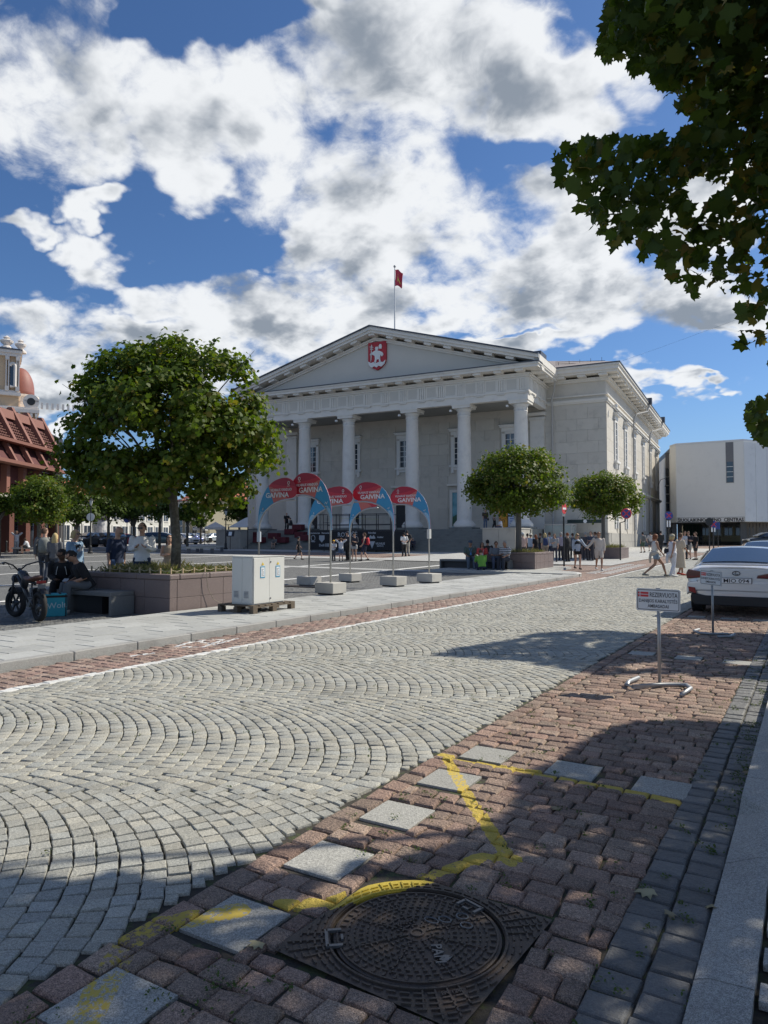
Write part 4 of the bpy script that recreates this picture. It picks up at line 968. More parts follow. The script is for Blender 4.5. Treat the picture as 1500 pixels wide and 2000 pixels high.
def globe(name, label, base, trunk_top, cc, rx, rz_, n, size, seed, m=L_maple, group=None, tr_r=.11, nclus=150, flat=.35, leafshape=LEAF, bare=None, bark=None, crad=.36, shell=.33, lobes=None, ldist=0, lw=240.0):
    """Pollarded maple: base and crown centre in world space."""
    rs = np.random.RandomState(seed); c = np.array(cc)
    if lobes is None:                                # leafy lobes spread over a flattened globe
        nl = 26 if rx > 1.8 else 20; q = rs.normal(0, 1, (nl, 3)); q /= np.linalg.norm(q, axis=1)[:, None]; q[:, 2] = np.where(q[:, 2] < -flat*.7, -flat*.7, q[:, 2])
        LC = c+q*[rx*.70, rx*.70, rz_*.62]*rs.uniform(.75, 1.02, (nl, 1)); LR = rs.uniform(.30, .48, nl)*min(rx, rz_*1.25)
    else:
        LC = []; LR = []
        for (lx, ly_, lr) in lobes:
            for dd in ((-.55, .15, .6) if lr > .25*lw else (-.2, .35)):
                d_ = ldist+dd*rx*math.sqrt(max(.1, 1-((lx-lobes[0][0])/lw)**2)); X_ = PD(lx, d_); LC.append((X_[0], X_[1], HP(ly_, d_))); LR.append(lr/F*d_)
        LC = np.array(LC); LR = np.array(LR)
    wgt = LR**2; wgt /= wgt.sum(); li = rs.choice(len(LC), nclus, p=wgt)
    dv = rs.normal(0, 1, (nclus, 3)); dv[:, 2] += .25; dv /= np.linalg.norm(dv, axis=1)[:, None]
    W_ = LC[li]+dv*(LR[li]*rs.uniform(.45, 1.0, nclus)**.5)[:, None]*[1, 1, .85]; cl = dv*.8+(W_-c)/np.array([rx, rx, rz_])*.6
    if bare is not None:
        q = np.ones(len(W_), bool); px, py = pix(W_)
        for (bx, by, br) in bare: q &= (np.hypot(px-bx, py-by) > br) | (rs.uniform(0, 1, len(W_)) < .12)
        W_ = W_[q]; cl = cl[q]
    per = max(4, int(n/len(W_))); P = np.repeat(W_, per, 0); oc = np.repeat(cl, per, 0)
    jit_ = rs.normal(0, 1, P.shape); cr = crad*rx/2.3*.62; P = P+jit_*[cr, cr, cr*.7]
    o = oc/np.linalg.norm(oc, axis=1)[:, None]*.9+jit_*.25; o[:, 2] += .2
    o /= np.linalg.norm(o, axis=1)[:, None]
    V = leaves(P, size, o, leafshape, rs, .9, .8)
    tr = thing(name, label, 'tree', base, 0, group); inv = np.array(base)
    link('crown', fmesh('crown', V-inv, 0), m, tr, kind='stuff')
    b = Vector(base); top = Vector((c[0], c[1], trunk_top)); tk = MB()
    tk.tube([(0, 0, 0), (.01, 0, (trunk_top-b.z)*.4), (top-b)[:], ((top-b)+Vector((0, 0, rz_*.5)))[:]], [tr_r*1.15, tr_r, tr_r*.95, tr_r*.5], 10)
    trunk = tk.build('trunk', bark or M_bark, tr, smooth=True)
    lim = MB(); ns = 46 if rx > 2 and n > 3000 else 14
    for i in range(ns):
        q = W_[rs.randint(len(W_))]; s_ = np.array([top.x, top.y, trunk_top+rs.uniform(-.1, rz_*.45)])
        e = c+(q-c)*rs.uniform(.8, .98); mid = (s_+e)/2+[rs.uniform(-.1, .1), rs.uniform(-.1, .1), rz_*.05]
        lim.tube([tuple(s_-inv), tuple((s_*.5+mid*.5)-inv), tuple(mid-inv), tuple((mid+e)/2-inv), tuple(e-inv)], [tr_r*.42, tr_r*.32, tr_r*.24, tr_r*.14, .006], 5)
        if n > 3000:
            for j in range(3):
                f_ = mid+(q-mid)*rs.uniform(.7, 1.0)+rs.normal(0, .3, 3); lim.tube([tuple(mid-inv), tuple((mid+f_)/2-inv+[0, 0, .05]), tuple(f_-inv)], [.022, .014, .004], 4)
    lim.build('branches', bark or M_bark, trunk)
    return tr
# large planter tree on the left
def pl_base(px, d, z): x, y, _ = PD(px, d); return (x, y, z)
dT = 15.6
b0 = pl_base(344, dT, .78); cT = pl_base(336, dT, 0)
globe('planter_tree', 'large round maple in the near planter, crown thinning to bare twigs on its upper right', b0, 2.55, (cT[0], cT[1], HP(818, dT)), 2.0, 1.72, 26000, .115, 21, tr_r=.10, nclus=900, flat=.55, bare=[(425, 748, 30), (285, 850, 30), (235, 842, 24), (340, 820, 20), (400, 860, 16), (300, 770, 14)], crad=.26, ldist=15.6, lobes=[(320,800,105),(335,705,52),(270,715,48),(215,725,42),(178,775,50),(400,715,50),(445,725,38),(170,840,44),(155,905,36),(215,925,62),(290,930,66),(370,925,62),(440,900,58),(485,840,44),(508,890,40),(520,850,26),(455,960,36),(400,985,22),(170,945,30),(240,800,70),(400,820,80),(140,880,24),(485,790,24)])
dA = 32.9; bA = pl_base(1013, dA, .85)
globe('planter_tree', 'round maple in the planter where five people sit, before the town hall corner', bA, 2.9, (bA[0], bA[1], HP(943, dA)), 2.42, 1.72, 20000, .12, 22, tr_r=.12, nclus=620, flat=.75, group='round maples in granite planters', bark=M_barkg, bare=[(1035, 955, 12)], crad=.30, ldist=dA, lw=106.0, lobes=[(1015,938,56),(1008,898,28),(968,912,28),(1050,903,27),(938,945,24),(945,972,24),(985,978,32),(1035,978,32),(1080,965,28),(1090,980,20),(1076,925,24),(930,962,13)])
dB = 46.2; bB = pl_base(1178, dB, .95)
globe('planter_tree', 'round maple with red brown tinge, behind the walking couple at the town hall corner', bB, 3.0, (bB[0], bB[1], HP(972, dB)), 2.4, 1.6, 17000, .13, 23, tr_r=.12, nclus=620, flat=.75, group='round maples in granite planters', bark=M_barkg, crad=.32, ldist=dB, lw=80.0, lobes=[(1182,965,40),(1180,942,22),(1145,952,23),(1215,950,23),(1130,975,18),(1160,990,24),(1205,990,24),(1238,972,16),(1236,988,13),(1124,984,12)])
# trees of the left background
def bgt(px, cy, w, h, d, seed, label, m=L_dark, n=2200, size=.22, gr='trees along the far side of the square', tt=None, flat=.6, shape=LEAF6, **kw):
    b = PD(px, d); z = zg(b[0], b[1]); r_ = w/2/F*d; zc = HP(cy, d); rr = h/2/F*d
    return globe('background_tree', label, (b[0], b[1], z), tt or max(z+1.5, zc-rr*.9), (b[0], b[1], zc), r_, rr, n, size, seed, m, gr, tr_r=.13, nclus=260, flat=flat, leafshape=shape, crad=.42, **kw)
bgt(76, 979, 122, 104, 50, 31, 'clipped round maple with bright green crown before the brown brick building', L_maple, 11000, .17, flat=.8, ldist=50, lw=64.0, lobes=[(76,978,44),(45,970,24),(105,966,24),(30,988,16),(58,1004,22),(98,1004,21),(121,990,15),(75,950,24)])
bgt(-2, 990, 50, 70, 50, 32, 'green crown cut by the left edge beside the brown building', L_maple, 1800, .17)
bgt(150, 990, 90, 110, 58, 33, 'loose feathery tree behind the clipped round maple', L_dark, 2600, .24)
bgt(110, 950, 90, 60, 66, 34, 'thin leafy tree climbing the end of the brown brick building', L_dark, 1600, .22)
bgt(212, 985, 90, 100, 62, 35, 'dark tree above the advertising column', L_dark, 2800, .24)
bgt(262, 985, 100, 105, 64, 36, 'dense dark tree behind the man in the white shirt', L_dark, 3200, .26)
bgt(312, 990, 60, 90, 70, 37, 'dark tree directly left of the large maple trunk', L_dark, 2000, .28)
bgt(366, 1003, 50, 62, 72, 38, 'small lit tree directly right of the large maple trunk', L_maple, 2200, .24)
bgt(392, 1023, 22, 18, 95, 40, 'little far tree in front of the yellow house', L_dark, 500, .3)
bgt(468, 1002, 60, 70, 95, 39, 'dark far tree between the yellow house and the town hall', L_dark, 2400, .34)
# ------------------------------------------------------------------ people
SKIN = [mat('skin_light', (.50, .30, .21), .6, .06, 5), mat('skin_tan', (.36, .20, .13), .6, .06, 5), mat('skin_brown', (.17, .09, .055), .6, .06, 5)]
def cloth(name, c, var=.12): return mat('cloth_'+name, c, .9, var, 9, .25, 45)
HAIR = {'blond': cloth('hair_blond', (.48, .36, .17), .25), 'brown': cloth('hair_brown', (.09, .05, .03), .25), 'black': cloth('hair_black', (.018, .015, .014), .2), 'grey': cloth('hair_grey', (.33, .32, .30), .2), 'red': cloth('hair_red', (.20, .07, .03), .2)}
M_eye = mat('eye_dark', (.02, .02, .02), .3)
def ringloft(mb, pts, n=10, cap=True):
    """pts: (pos, rx, ry, side) elliptical rings swept through space."""
    rings = []; P = [Vector(p[0]) for p in pts]
    for i, (p, rx, ry, sd) in enumerate(pts):
        t = (P[min(i+1, len(P)-1)]-P[max(i-1, 0)]).normalized(); s = Vector(sd); s = (s-t*s.dot(t)).normalized(); u = t.cross(s)
        rings.append([Vector(p)+s*math.cos(2*math.pi*k/n)*rx+u*math.sin(2*math.pi*k/n)*ry for k in range(n)])
    v = [q for g in rings for q in g]; f = []
    for i in range(len(pts)-1):
        for k in range(n): f.append((i*n+k, i*n+(k+1) % n, (i+1)*n+(k+1) % n, (i+1)*n+k))
    f += [tuple(range(n))[::-1], tuple(range(len(v)-n, len(v)))]
    mb.add(v, f)
def remesh(mb, name, vox, m, parent):
    me = mb.mesh(name); o = bpy.data.objects.new(name, me); COL.objects.link(o)
    r = o.modifiers.new('r', 'REMESH'); r.mode = 'VOXEL'; r.voxel_size = vox; r.use_smooth_shade = True
    s = o.modifiers.new('s', 'SMOOTH'); s.factor = .5; s.iterations = 2
    dg = bpy.context.evaluated_depsgraph_get(); e = o.evaluated_get(dg); nm = bpy.data.meshes.new_from_object(e); bpy.data.objects.remove(o); bpy.data.meshes.remove(me)
    nm.name = name; nm.materials.clear(); nm.materials.append(m); nm.shade_smooth()
    return link(name, nm, None, parent)
def lerp(a, b, t): return Vector(a)*(1-t)+Vector(b)*t
def person(label, loc, rz, h=1.75, pose='stand', arms=('down', 'down'), top=(.1, .1, .1), sleeve=1.0, bot=(.03, .04, .07), leg=1.0, hair='brown', hairlen=0, skin=0,
           shoe=(.03, .03, .03), skirt=0, female=False, head=(0, 0), lean=0, group=None, extras=(), fat=1.0, vox=.02, dress=False, seat=.46, stride=.22, hat=None, bald=False, glasses=False):
    """Local frame: +y is where the person faces, z up, origin between the feet."""
    H = h/1.75; t = thing('person', label, 'person', loc, rz, group)
    J = {}
    if pose == 'sit':
        pz = seat/H+.09; J['pel'] = Vector((0, 0, pz)); kn = [Vector((s*.12, .43, pz+.03)) for s in (-1, 1)]; an = [Vector((s*.13, .46, .09)) for s in (-1, 1)]
    elif pose == 'crouch':
        pz = .30; J['pel'] = Vector((0, 0, pz)); kn = [Vector((s*.18, .36, .48)) for s in (-1, 1)]; an = [Vector((s*.14, .12, .09)) for s in (-1, 1)]
    elif pose == 'walk':
        pz = .93; J['pel'] = Vector((0, 0, pz)); kn = [Vector((-.09, stride*.85+.03, .50)), Vector((.09, -stride*.25+.04, .49))]; an = [Vector((-.08, stride*1.25, .09)), Vector((.08, -stride*1.35, .13))]
    else:
        pz = .94; J['pel'] = Vector((0, 0, pz)); kn = [Vector((s*.095, .015, .50)) for s in (-1, 1)]; an = [Vector((s*.105+(.02 if s > 0 else 0), -.01, .085)) for s in (-1, 1)]
    ln = Matrix.Rotation(-lean, 3, 'X')
    def up(v): return J['pel']+ln @ Vector(v)
    hipw = .095 if not female else .10; shw = .195 if not female else .17
    hips = [J['pel']+Vector((s*hipw, 0, -.02)) for s in (-1, 1)]; sh = [up((s*shw, -.01, .47)) for s in (-1, 1)]
    neck = up((0, -.01, .50)); hd = up((0, .02, .66)); tw = .165 if not female else .145
    B = MB(); X = (1, 0, 0)
    tor = [(up((0, 0, -.10)), .12, .10, X), (up((0, 0, -.03)), .168*(1.03 if female else 1), .115, X), (up((0, 0, .10)), (.15 if not female else .135)*fat, .105*fat, X), (up((0, .0, .26)), (.165 if not female else .145)*fat, .115*fat+(.012 if female else 0), X), (up((0, -.005, .40)), tw+.015, .105, X), (up((0, -.01, .465)), tw*.75, .075, X), (up((0, -.01, .50)), .065, .06, X)]
    ringloft(B, tor, 14)
    ringloft(B, [(up((0, -.01, .46)), .062, .062, X), (neck+ln @ Vector((0, 0, .03)), .055, .057, X), (hd+ln @ Vector((0, -.02, -.04)), .055, .06, X)], 10)
    HR = Matrix.Rotation(lean*-.0+head[1], 3, 'X'); HZR = Matrix.Rotation(head[0], 3, 'Z'); hm = ln @ HZR @ Matrix.Rotation(-head[1], 3, 'X')
    def hp(v): return hd+hm @ Vector(v)
    sdx = hm @ Vector(X)
    ringloft(B, [(hp((0, .035, -.112)), .028, .03, sdx), (hp((0, .02, -.09)), .05, .062, sdx), (hp((0, .008, -.055)), .064, .083, sdx), (hp((0, 0, -.01)), .073, .094, sdx), (hp((0, -.005, .04)), .076, .098, sdx), (hp((0, -.008, .085)), .066, .085, sdx), (hp((0, -.01, .115)), .035, .05, sdx)], 14)
    ringloft(B, [(hp((0, .088, .02)), .008, .008, sdx), (hp((0, .104, -.02)), .013, .012, sdx), (hp((0, .088, -.038)), .014, .01, sdx)], 6)
    for s in (-1, 1): ringloft(B, [(hp((s*.068, -.012, .022)), .012, .016, (0, 1, 0)), (hp((s*.084, -.018, -.0)), .012, .018, (0, 1, 0)), (hp((s*.07, -.012, -.034)), .008, .01, (0, 1, 0))], 6)
    legs = []
    for i, s in enumerate((-1, 1)):
        a, k, n = hips[i], kn[i], an[i]; mid = lerp(a, k, .5); c = lerp(k, n, .33)
        lg = [(a+Vector((0, 0, .04)), .085*fat, .09*fat, X), (lerp(a, k, .2), .084*fat, .092*fat, X), (mid, .072, .078, X), (lerp(a, k, .9), .056, .058, X), (k, .053, .057, X), (c, .05, .057, X), (lerp(k, n, .7), .038, .042, X), (n, .034, .038, X)]
        legs.append(lg); ringloft(B, lg, 10)
        ringloft(B, [(n+Vector((0, -.05, -.035)), .03, .035, X), (n+Vector((0, .02, -.045)), .038, .036, X), (n+Vector((0, .10, -.055)), .042, .024, X), (n+Vector((0, .16, -.06)), .03, .016, X)], 8)
    ARM = {'down': ((.04, .0, -.29), (.03, .05, -.55)), 'swingf': ((.04, .07, -.27), (.02, .24, -.48)), 'swingb': ((.05, -.10, -.27), (.04, -.17, -.51)), 'fold': ((.05, .04, -.27), (-.16, .23, -.24)),
           'chest': ((.045, -.01, -.29), (-.13, .24, -.20)), 'phone': ((.04, .05, -.28), (-.12, .30, -.24)), 'hip': ((.14, -.05, -.24), (.0, .06, -.42)), 'head': ((.20, -.02, .15), (-.09, -.09, .21)), 'knee': ((.05, .10, -.26), (-.04, .33, -.36)),
           'out': ((.10, .0, -.26), (.26, .02, -.46)), 'holdout': ((.15, .02, -.22), (.36, .04, -.40)), 'cup': ((.04, .03, -.28), (-.02, .28, -.16)), 'back': ((.07, -.08, -.27), (-.10, -.17, -.36)), 'bag': ((.03, .02, -.28), (.0, .14, -.42)), 'face': ((.06, .12, -.22), (-.08, .26, .02))}
    arml = []
    fing = MB()
    for i, s in enumerate((-1, 1)):
        e_, w_ = ARM[arms[i]]; a = sh[i]; up_ = ln if arms[i] not in ('knee',) else Matrix.Identity(3)
        e = a+up_ @ Vector((s*e_[0], e_[1], e_[2])); w = a+up_ @ Vector((s*w_[0], w_[1], w_[2]))
        # keep bone lengths
        e = a+(e-a).normalized()*.29; w = e+(w-e).normalized()*.25
        am = [(a+Vector((-s*.03, 0, .0)), .05, .052, (0, 1, 0)), (lerp(a, e, .12), .053, .056, (0, 1, 0)), (lerp(a, e, .5), .044, .047, (0, 1, 0)), (e, .037, .038, (0, 1, 0)), (lerp(e, w, .3), .038, .04, (0, 1, 0)), (w, .024, .03, (0, 1, 0))]
        arml.append(am); ringloft(B, am, 9)
        hd_ = (w-e).normalized(); sd = Vector((0, 1, 0)); sd = (sd-hd_*sd.dot(hd_)).normalized(); pn = hd_.cross(sd)
        ringloft(B, [(w-hd_*.01, .028, .02, sd), (w+hd_*.03, .040, .017, sd), (w+hd_*.085, .042, .014, sd)], 8)
        for f in range(4):
            o = w+hd_*.075+sd*(.030-.020*f); L = (.062, .072, .068, .052)[f]; cu = pn*(-s)*.018
            fing.tube([tuple(o), tuple(o+hd_*L*.5+cu*.5), tuple(o+hd_*L*.9+cu*1.8)], [.0095, .0085, .006], 5)
        o = w+hd_*.02+sd*.034; fing.tube([tuple(o), tuple(o+hd_*.03+sd*.022), tuple(o+hd_*.055+sd*.022)], [.011, .010, .007], 5)
    body = remesh(B, 'body', vox, SKIN[skin], t)
    fo = MB(); fo.add(fing.v, fing.f); me = fo.mesh('fingers')
    import bmesh
    bm = bmesh.new(); bm.from_mesh(body.data); bm.from_mesh(me); bm.to_mesh(body.data); bm.free(); bpy.data.meshes.remove(me); body.data.shade_smooth()
    # clothes
    def key(c): return '%02d%02d%02d' % tuple(int(q*99) for q in c)
    Tm = top if isinstance(top, bpy.types.Material) else cloth(key(top), top); Bm = bot if isinstance(bot, bpy.types.Material) else cloth(key(bot), bot); Sm = cloth(key(shoe), shoe)
    g = .017; T = MB()
    tt = [(p, rx+g, ry+g, sd) for p, rx, ry, sd in tor]
    if dress: lo = []
    T_ = [(up((0, 0, -.06)), .168+g+.008, .118+g+.01, X)]+tt[2:6] if sleeve >= 0 else [(up((0, 0, .02)), .155+g, .11+g, X)]+tt[2:5]
    ringloft(T, T_+[(up((0, -.01, .495)), .075, .07, X)] if sleeve >= 0 else T_, 14)
    for am in arml:
        if sleeve <= 0: continue
        n_ = 3 if sleeve <= .4 else (4 if sleeve <= .6 else 6); q = [(p, rx+g+.004, ry+g+.004, sd) for p, rx, ry, sd in am[:n_]]
        if sleeve == .45: q = [(p, rx+g+.012, ry+g+.012, sd) for p, rx, ry, sd in am[:4]]
        ringloft(T, q, 9)
    remesh(T, 'dress' if dress else 'shirt', vox*.9, Tm, t)
    if dress:
        D = MB(); zb_ = -.55 if not isinstance(dress, float) else -dress
        ringloft(D, [(up((0, 0, .12)), .15, .12, X), (up((0, 0, .0)), .19, .14, X), (J['pel']+Vector((0, .0, zb_*.5)), .20, .16, X), (J['pel']+Vector((0, 0, zb_)), .22, .20, X)], 14); remesh(D, 'skirt', vox*.9, Tm, t)
    elif skirt:
        D = MB(); ringloft(D, [(up((0, 0, .08)), .155, .12, X), (up((0, 0, .0)), .19, .14, X), (J['pel']+Vector((0, .0, -skirt)), .22, .18, X)], 14); remesh(D, 'skirt', vox*.9, Bm, t)
    else:
        D = MB(); ringloft(D, [(up((0, 0, .06)), .155*fat+.012, .112*fat+.012, X), (up((0, 0, -.03)), .178, .128, X), (J['pel']+Vector((0, 0, -.11)), .14, .115, X)], 14)
        for lg in legs:
            n_ = {1.0: 8, .5: 4, .35: 3, .3: 3, .45: 4, .8: 7}.get(leg, 8); gg = .014 if leg == 1.0 else .022
            q = [(p, rx+gg+(.012 if i > 4 else 0), ry+gg+(.012 if i > 4 else 0), sd) for i, (p, rx, ry, sd) in enumerate(lg[:n_])]; ringloft(D, q, 10)
        remesh(D, 'trousers' if leg == 1.0 else 'shorts', vox*.9, Bm, t)
    for n in an:
        s_ = MB(); ringloft(s_, [(n+Vector((0, -.075, -.042)), .03, .036, X), (n+Vector((0, -.03, -.03)), .045, .052, X), (n+Vector((0, .04, -.045)), .048, .042, X), (n+Vector((0, .12, -.055)), .05, .031, X), (n+Vector((0, .185, -.062)), .036, .022, X)], 10)
        s_.build('shoe', Sm, t, smooth=True)
    # head details
    if not bald:
        Hm = HAIR[hair]; hb = MB(); V = []; f = []
        nu, nv = 16, 8
        for j in range(nv+1):
            for i in range(nu):
                a = 2*math.pi*i/nu; ph = j/nv; fr = math.cos(a-math.pi/2)           # 1 at the face
                drop = (-.055 if fr < .2 else .045+.02*abs(fr)) if hairlen == 0 else (-.08 if fr < .45 else .05)
                if fr < .45: drop -= hairlen*.0
                el = math.pi/2*(1-ph); z0 = .13*math.sin(el); rr = math.cos(el)
                z = .128*math.sin(el) if j < nv*.7 else max(drop, .128*math.sin(el)-.0)
                if j >= nv*.7: z = .055*(1-(ph-.7)/.3)+drop*((ph-.7)/.3); rr = 1
                k_ = 1.0+.05*math.sin(a*5+j)+.02*(i % 2)
                V.append(hp((.085*rr*math.cos(a)*k_, .107*rr*math.sin(a)*k_-.014, z)))
        for j in range(nv):
            for i in range(nu): f.append((j*nu+i, j*nu+(i+1) % nu, (j+1)*nu+(i+1) % nu, (j+1)*nu+i))
        hb.add(V, [q[::-1] for q in f])
        if hairlen: ringloft(hb, [(hp((0, -.05, .05)), .078, .055, sdx), (hp((0, -.065, -.05)), .088, .055, sdx), (hp((0, -.075, -.05))+Vector((0, -.01, -hairlen*.6)), .095, .042, sdx), (hp((0, -.075, -.05))+Vector((0, -.01, -hairlen)), .06, .022, sdx)], 12)
        hb.build('hair', Hm, t, smooth=True)
    ey = MB()
    for s in (-1, 1):
        if glasses: ey.obox(tuple(hp((s*.032, .1, .015))), (.05, .012, .036), rz=0)
        else: ey.obox(tuple(hp((s*.03, .088, .012))), (.02, .010, .009))
    if glasses: ey.obox(tuple(hp((0, .1, .022))), (.15, .01, .01))
    ey.obox(tuple(hp((0, .088, -.062))), (.04, .006, .006)); ey.build('glasses' if glasses else 'face_features', M_eye, t)
    if hat:
        kx = MB(); c_ = cloth(key(hat[1]), hat[1])
        for r_, z_ in ((0, 0),): kx.add([hp((.093*math.cos(a)*q, .113*math.sin(a)*q-.01, z)) for q, z in ((1, .045), (.98, .09), (.7, .135), (.05, .15)) for a in [2*math.pi*i/14 for i in range(14)]], [(j*14+i, j*14+(i+1) % 14, (j+1)*14+(i+1) % 14, (j+1)*14+i) for j in range(3) for i in range(14)])
        if hat[0] == 'cap': kx.add([hp((.07*math.cos(a), .10+.07*math.sin(a), .05)) for a in [math.pi*i/8 for i in range(9)]]+[hp((.07*math.cos(a), .10+.07*math.sin(a), .042)) for a in [math.pi*i/8 for i in range(9)]], [tuple(range(9)), tuple(range(9, 18))[::-1]])
        if hat[0] == 'brim': kx.add([hp((.17*math.cos(a)*q, .19*math.sin(a)*q, z)) for q, z in ((.5, .06), (1, .035)) for a in [2*math.pi*i/14 for i in range(14)]], [(i, (i+1) % 14, 14+(i+1) % 14, 14+i) for i in range(14)])
        kx.build('hat', c_, t, smooth=True)
    for ex in extras:
        nm, col, bx = ex; kx = MB()
        if nm == 'backpack': 
            p = up((0, -.20, .26)); ringloft(kx, [(p+Vector((0, 0, -.22)), .13, .07, X), (p+Vector((0, -.02, -.12)), .16, .10, X), (p+Vector((0, -.01, .12)), .15, .09, X), (p+Vector((0, 0, .22)), .09, .05, X)], 10)
            for s in (-1, 1): kx.tube([tuple(up((s*.11, -.13, .40))), tuple(up((s*.12, .0, .485))), tuple(up((s*.13, .125, .36))), tuple(up((s*.14, .10, .14))), tuple(up((s*.13, -.12, .08)))], .018, 6)
        elif nm == 'handbag': p = J['pel']+Vector(bx); ringloft(kx, [(p+Vector((0, 0, -.11)), .05, .13, X), (p, .07, .15, X), (p+Vector((0, 0, .10)), .03, .12, X)], 8); kx.tube([tuple(p+Vector((0, -.1, .08))), tuple(up((-bx[0]*.6, 0, .49))), tuple(p+Vector((0, .1, .08)))], .012, 5)
        elif nm == 'waist_jacket': 
            p = J['pel']; ringloft(kx, [(p+Vector((0, 0, .09)), .19, .145, X), (p+Vector((0, 0, .02)), .21, .165, X), (p+Vector((0, -.04, -.10)), .19, .17, X)], 12); ringloft(kx, [(p+Vector((-.06, -.15, .05)), .06, .05, X), (p+Vector((-.07, -.19, -.2)), .08, .05, X), (p+Vector((-.06, -.19, -.38)), .05, .03, X)], 8)
        elif nm == 'phone': 
            w = arml[1][-1][0]+Vector((-.05, .09, .03)); kx.obox(tuple(w), (.15, .075, .01), .3, -.8)
        elif nm == 'lapel_stripe':
            for s in (-1, 1): kx.tube([tuple(up((s*.07, .115, .44))), tuple(up((s*.09, .15, .36))), tuple(up((s*.10, .16, .28)))], .012, 4, flat=.5)
        elif nm == 'cup': w = arml[1][-1][0]+Vector((-.02, .08, .04)); kx.lathe([(.028, -.05), (.038, .06)], tuple(w), 10)
        elif nm == 'ribbon': kx.tube([tuple(up((-.06, .13, .45))), tuple(up((0, .16, .25))), tuple(up((.06, .13, .45)))], .012, 4); kx.obox(tuple(up((0, .17, .22))), (.08, .01, .11))
        elif nm == 'crop_top': ringloft(kx, [(up((0, 0, .2)), .165, .128, X), (up((0, .005, .32)), .17, .14, X), (up((0, 0, .42)), .15, .12, X)], 12)
        kx.build(nm, cloth(key(col), col), t, smooth=nm in ('backpack', 'handbag', 'waist_jacket', 'crop_top'))
    t.scale = (H, H, H)
    return t
def stripes(name, a, b, freq, axis='Z', ratio=.5):
    m = bpy.data.materials.new(name); m.use_nodes = True; nt = m.node_tree; bs = nt.nodes['Principled BSDF']; bs.inputs['Roughness'].default_value = .9
    tc = node(nt, 'ShaderNodeTexCoord'); sep = node(nt, 'ShaderNodeSeparateXYZ'); nt.links.new(tc.outputs['Object'], sep.inputs[0])
    z = E(nt, sep.outputs[axis]); nt.links.new(mixc(nt, (z*freq)._m('FRACT').gt(ratio), a, b), bs.inputs['Base Color']); return m
def feet(px, py, h=0): x, y, z = G(px, py); return (x, y, z)
def at(px, d, z=None): x, y, _ = PD(px, d); return (x, y, zg(x, y) if z is None else z)
CAM = PSI                                    # facing: angle 0 looks away from the camera, pi faces it, pi/2 looks left
def fc(a): return CAM+R(a)
# left foreground: around the big planter
SEAT = .47
person('seated man in black tracksuit with white stripes, left of the pair on the bench', at(126, 15.0), fc(195), 1.78, 'sit', ('knee', 'phone'), (.012, .012, .014), 1.0, (.012, .012, .014), 1.0, 'black', 0, 2, (.05, .05, .05), lean=.42, head=(-.5, .45), extras=(('lapel_stripe', (.6, .6, .58), 0),), vox=.017, seat=SEAT, group='people by the near planter')
person('seated man in black t-shirt and grey jeans holding a phone, right on the bench', at(174, 14.5), fc(130), 1.78, 'sit', ('phone', 'phone'), (.012, .012, .013), .45, (.10, .11, .12), 1.0, 'black', 0, 1, (.42, .40, .37), lean=.50, head=(.25, .5), extras=(('phone', (.3, .32, .35), 0),), vox=.017, seat=SEAT, group='people by the near planter')
person('woman with short blond hair in light denim shirt over a black top, holding a drink', at(147, 16.6), fc(250), 1.74, 'stand', ('down', 'cup'), (.22, .33, .45), 1.0, (.03, .03, .04), 1.0, 'blond', .03, 0, female=True, fat=1.18, glasses=True, extras=(('cup', (.65, .63, .58), 0), ('crop_top', (.02, .02, .022), 0)), vox=.018, group='people by the near planter')
person('bald man with sunglasses in navy shirt and blue jeans looking down', at(227, 16.2, .05), fc(245), 1.76, 'stand', ('down', 'down'), (.022, .035, .075), .6, (.10, .16, .28), 1.0, bald=True, skin=0, lean=.10, head=(0, .45), glasses=True, fat=1.1, vox=.018, group='people by the near planter')
person('young man in white long sleeved shirt and dark jeans holding his hands together', at(278, 16.0, .07), fc(190), 1.82, 'stand', ('chest', 'chest'), (.72, .71, .70), 1.0, (.03, .045, .09), 1.0, 'brown', 0, 0, head=(-.3, .15), glasses=True, vox=.018, group='people by the near planter')
person('man with grey backpack and dark jeans walking away beside the blond woman', at(88, 23.5), fc(20), 1.90, 'walk', ('swingb', 'swingf'), (.10, .10, .10), 1.0, (.035, .045, .065), 1.0, 'brown', 0, 0, extras=(('backpack', (.20, .21, .19), 0),), head=(-1.0, 0), stride=.26, group='people walking on the square')
person('woman with long blond hair and grey jacket seen from behind, walking', at(108, 23.0), fc(10), 1.72, 'walk', ('bag', 'down'), (.12, .12, .125), 1.0, (.06, .07, .09), 1.0, 'blond', .24, 0, female=True, extras=(('handbag', (.04, .04, .04), (-.22, 0, -.05)),), group='people walking on the square')
person('woman in sand dress with bare arm half hidden behind the tree trunk', at(331, 19.0), fc(200), 1.62, 'stand', ('down', 'fold'), (.34, .27, .20), 0, (.3, .24, .18), 1.0, 'brown', .15, 0, female=True, dress=.65)
person('man in white t-shirt with both hands behind his head by the brown building', at(33, 57), fc(180), 1.80, 'stand', ('head', 'head'), (.6, .6, .6), .45, (.42, .43, .42), 1.0, 'brown', 0, 1, vox=.028)
person('woman in white top and shorts sitting on a stone block far left', at(56, 54), fc(100), 1.66, 'sit', ('knee', 'knee'), (.6, .6, .62), .45, (.05, .05, .05), .45, 'brown', .1, 0, female=True, lean=.35, vox=.028)
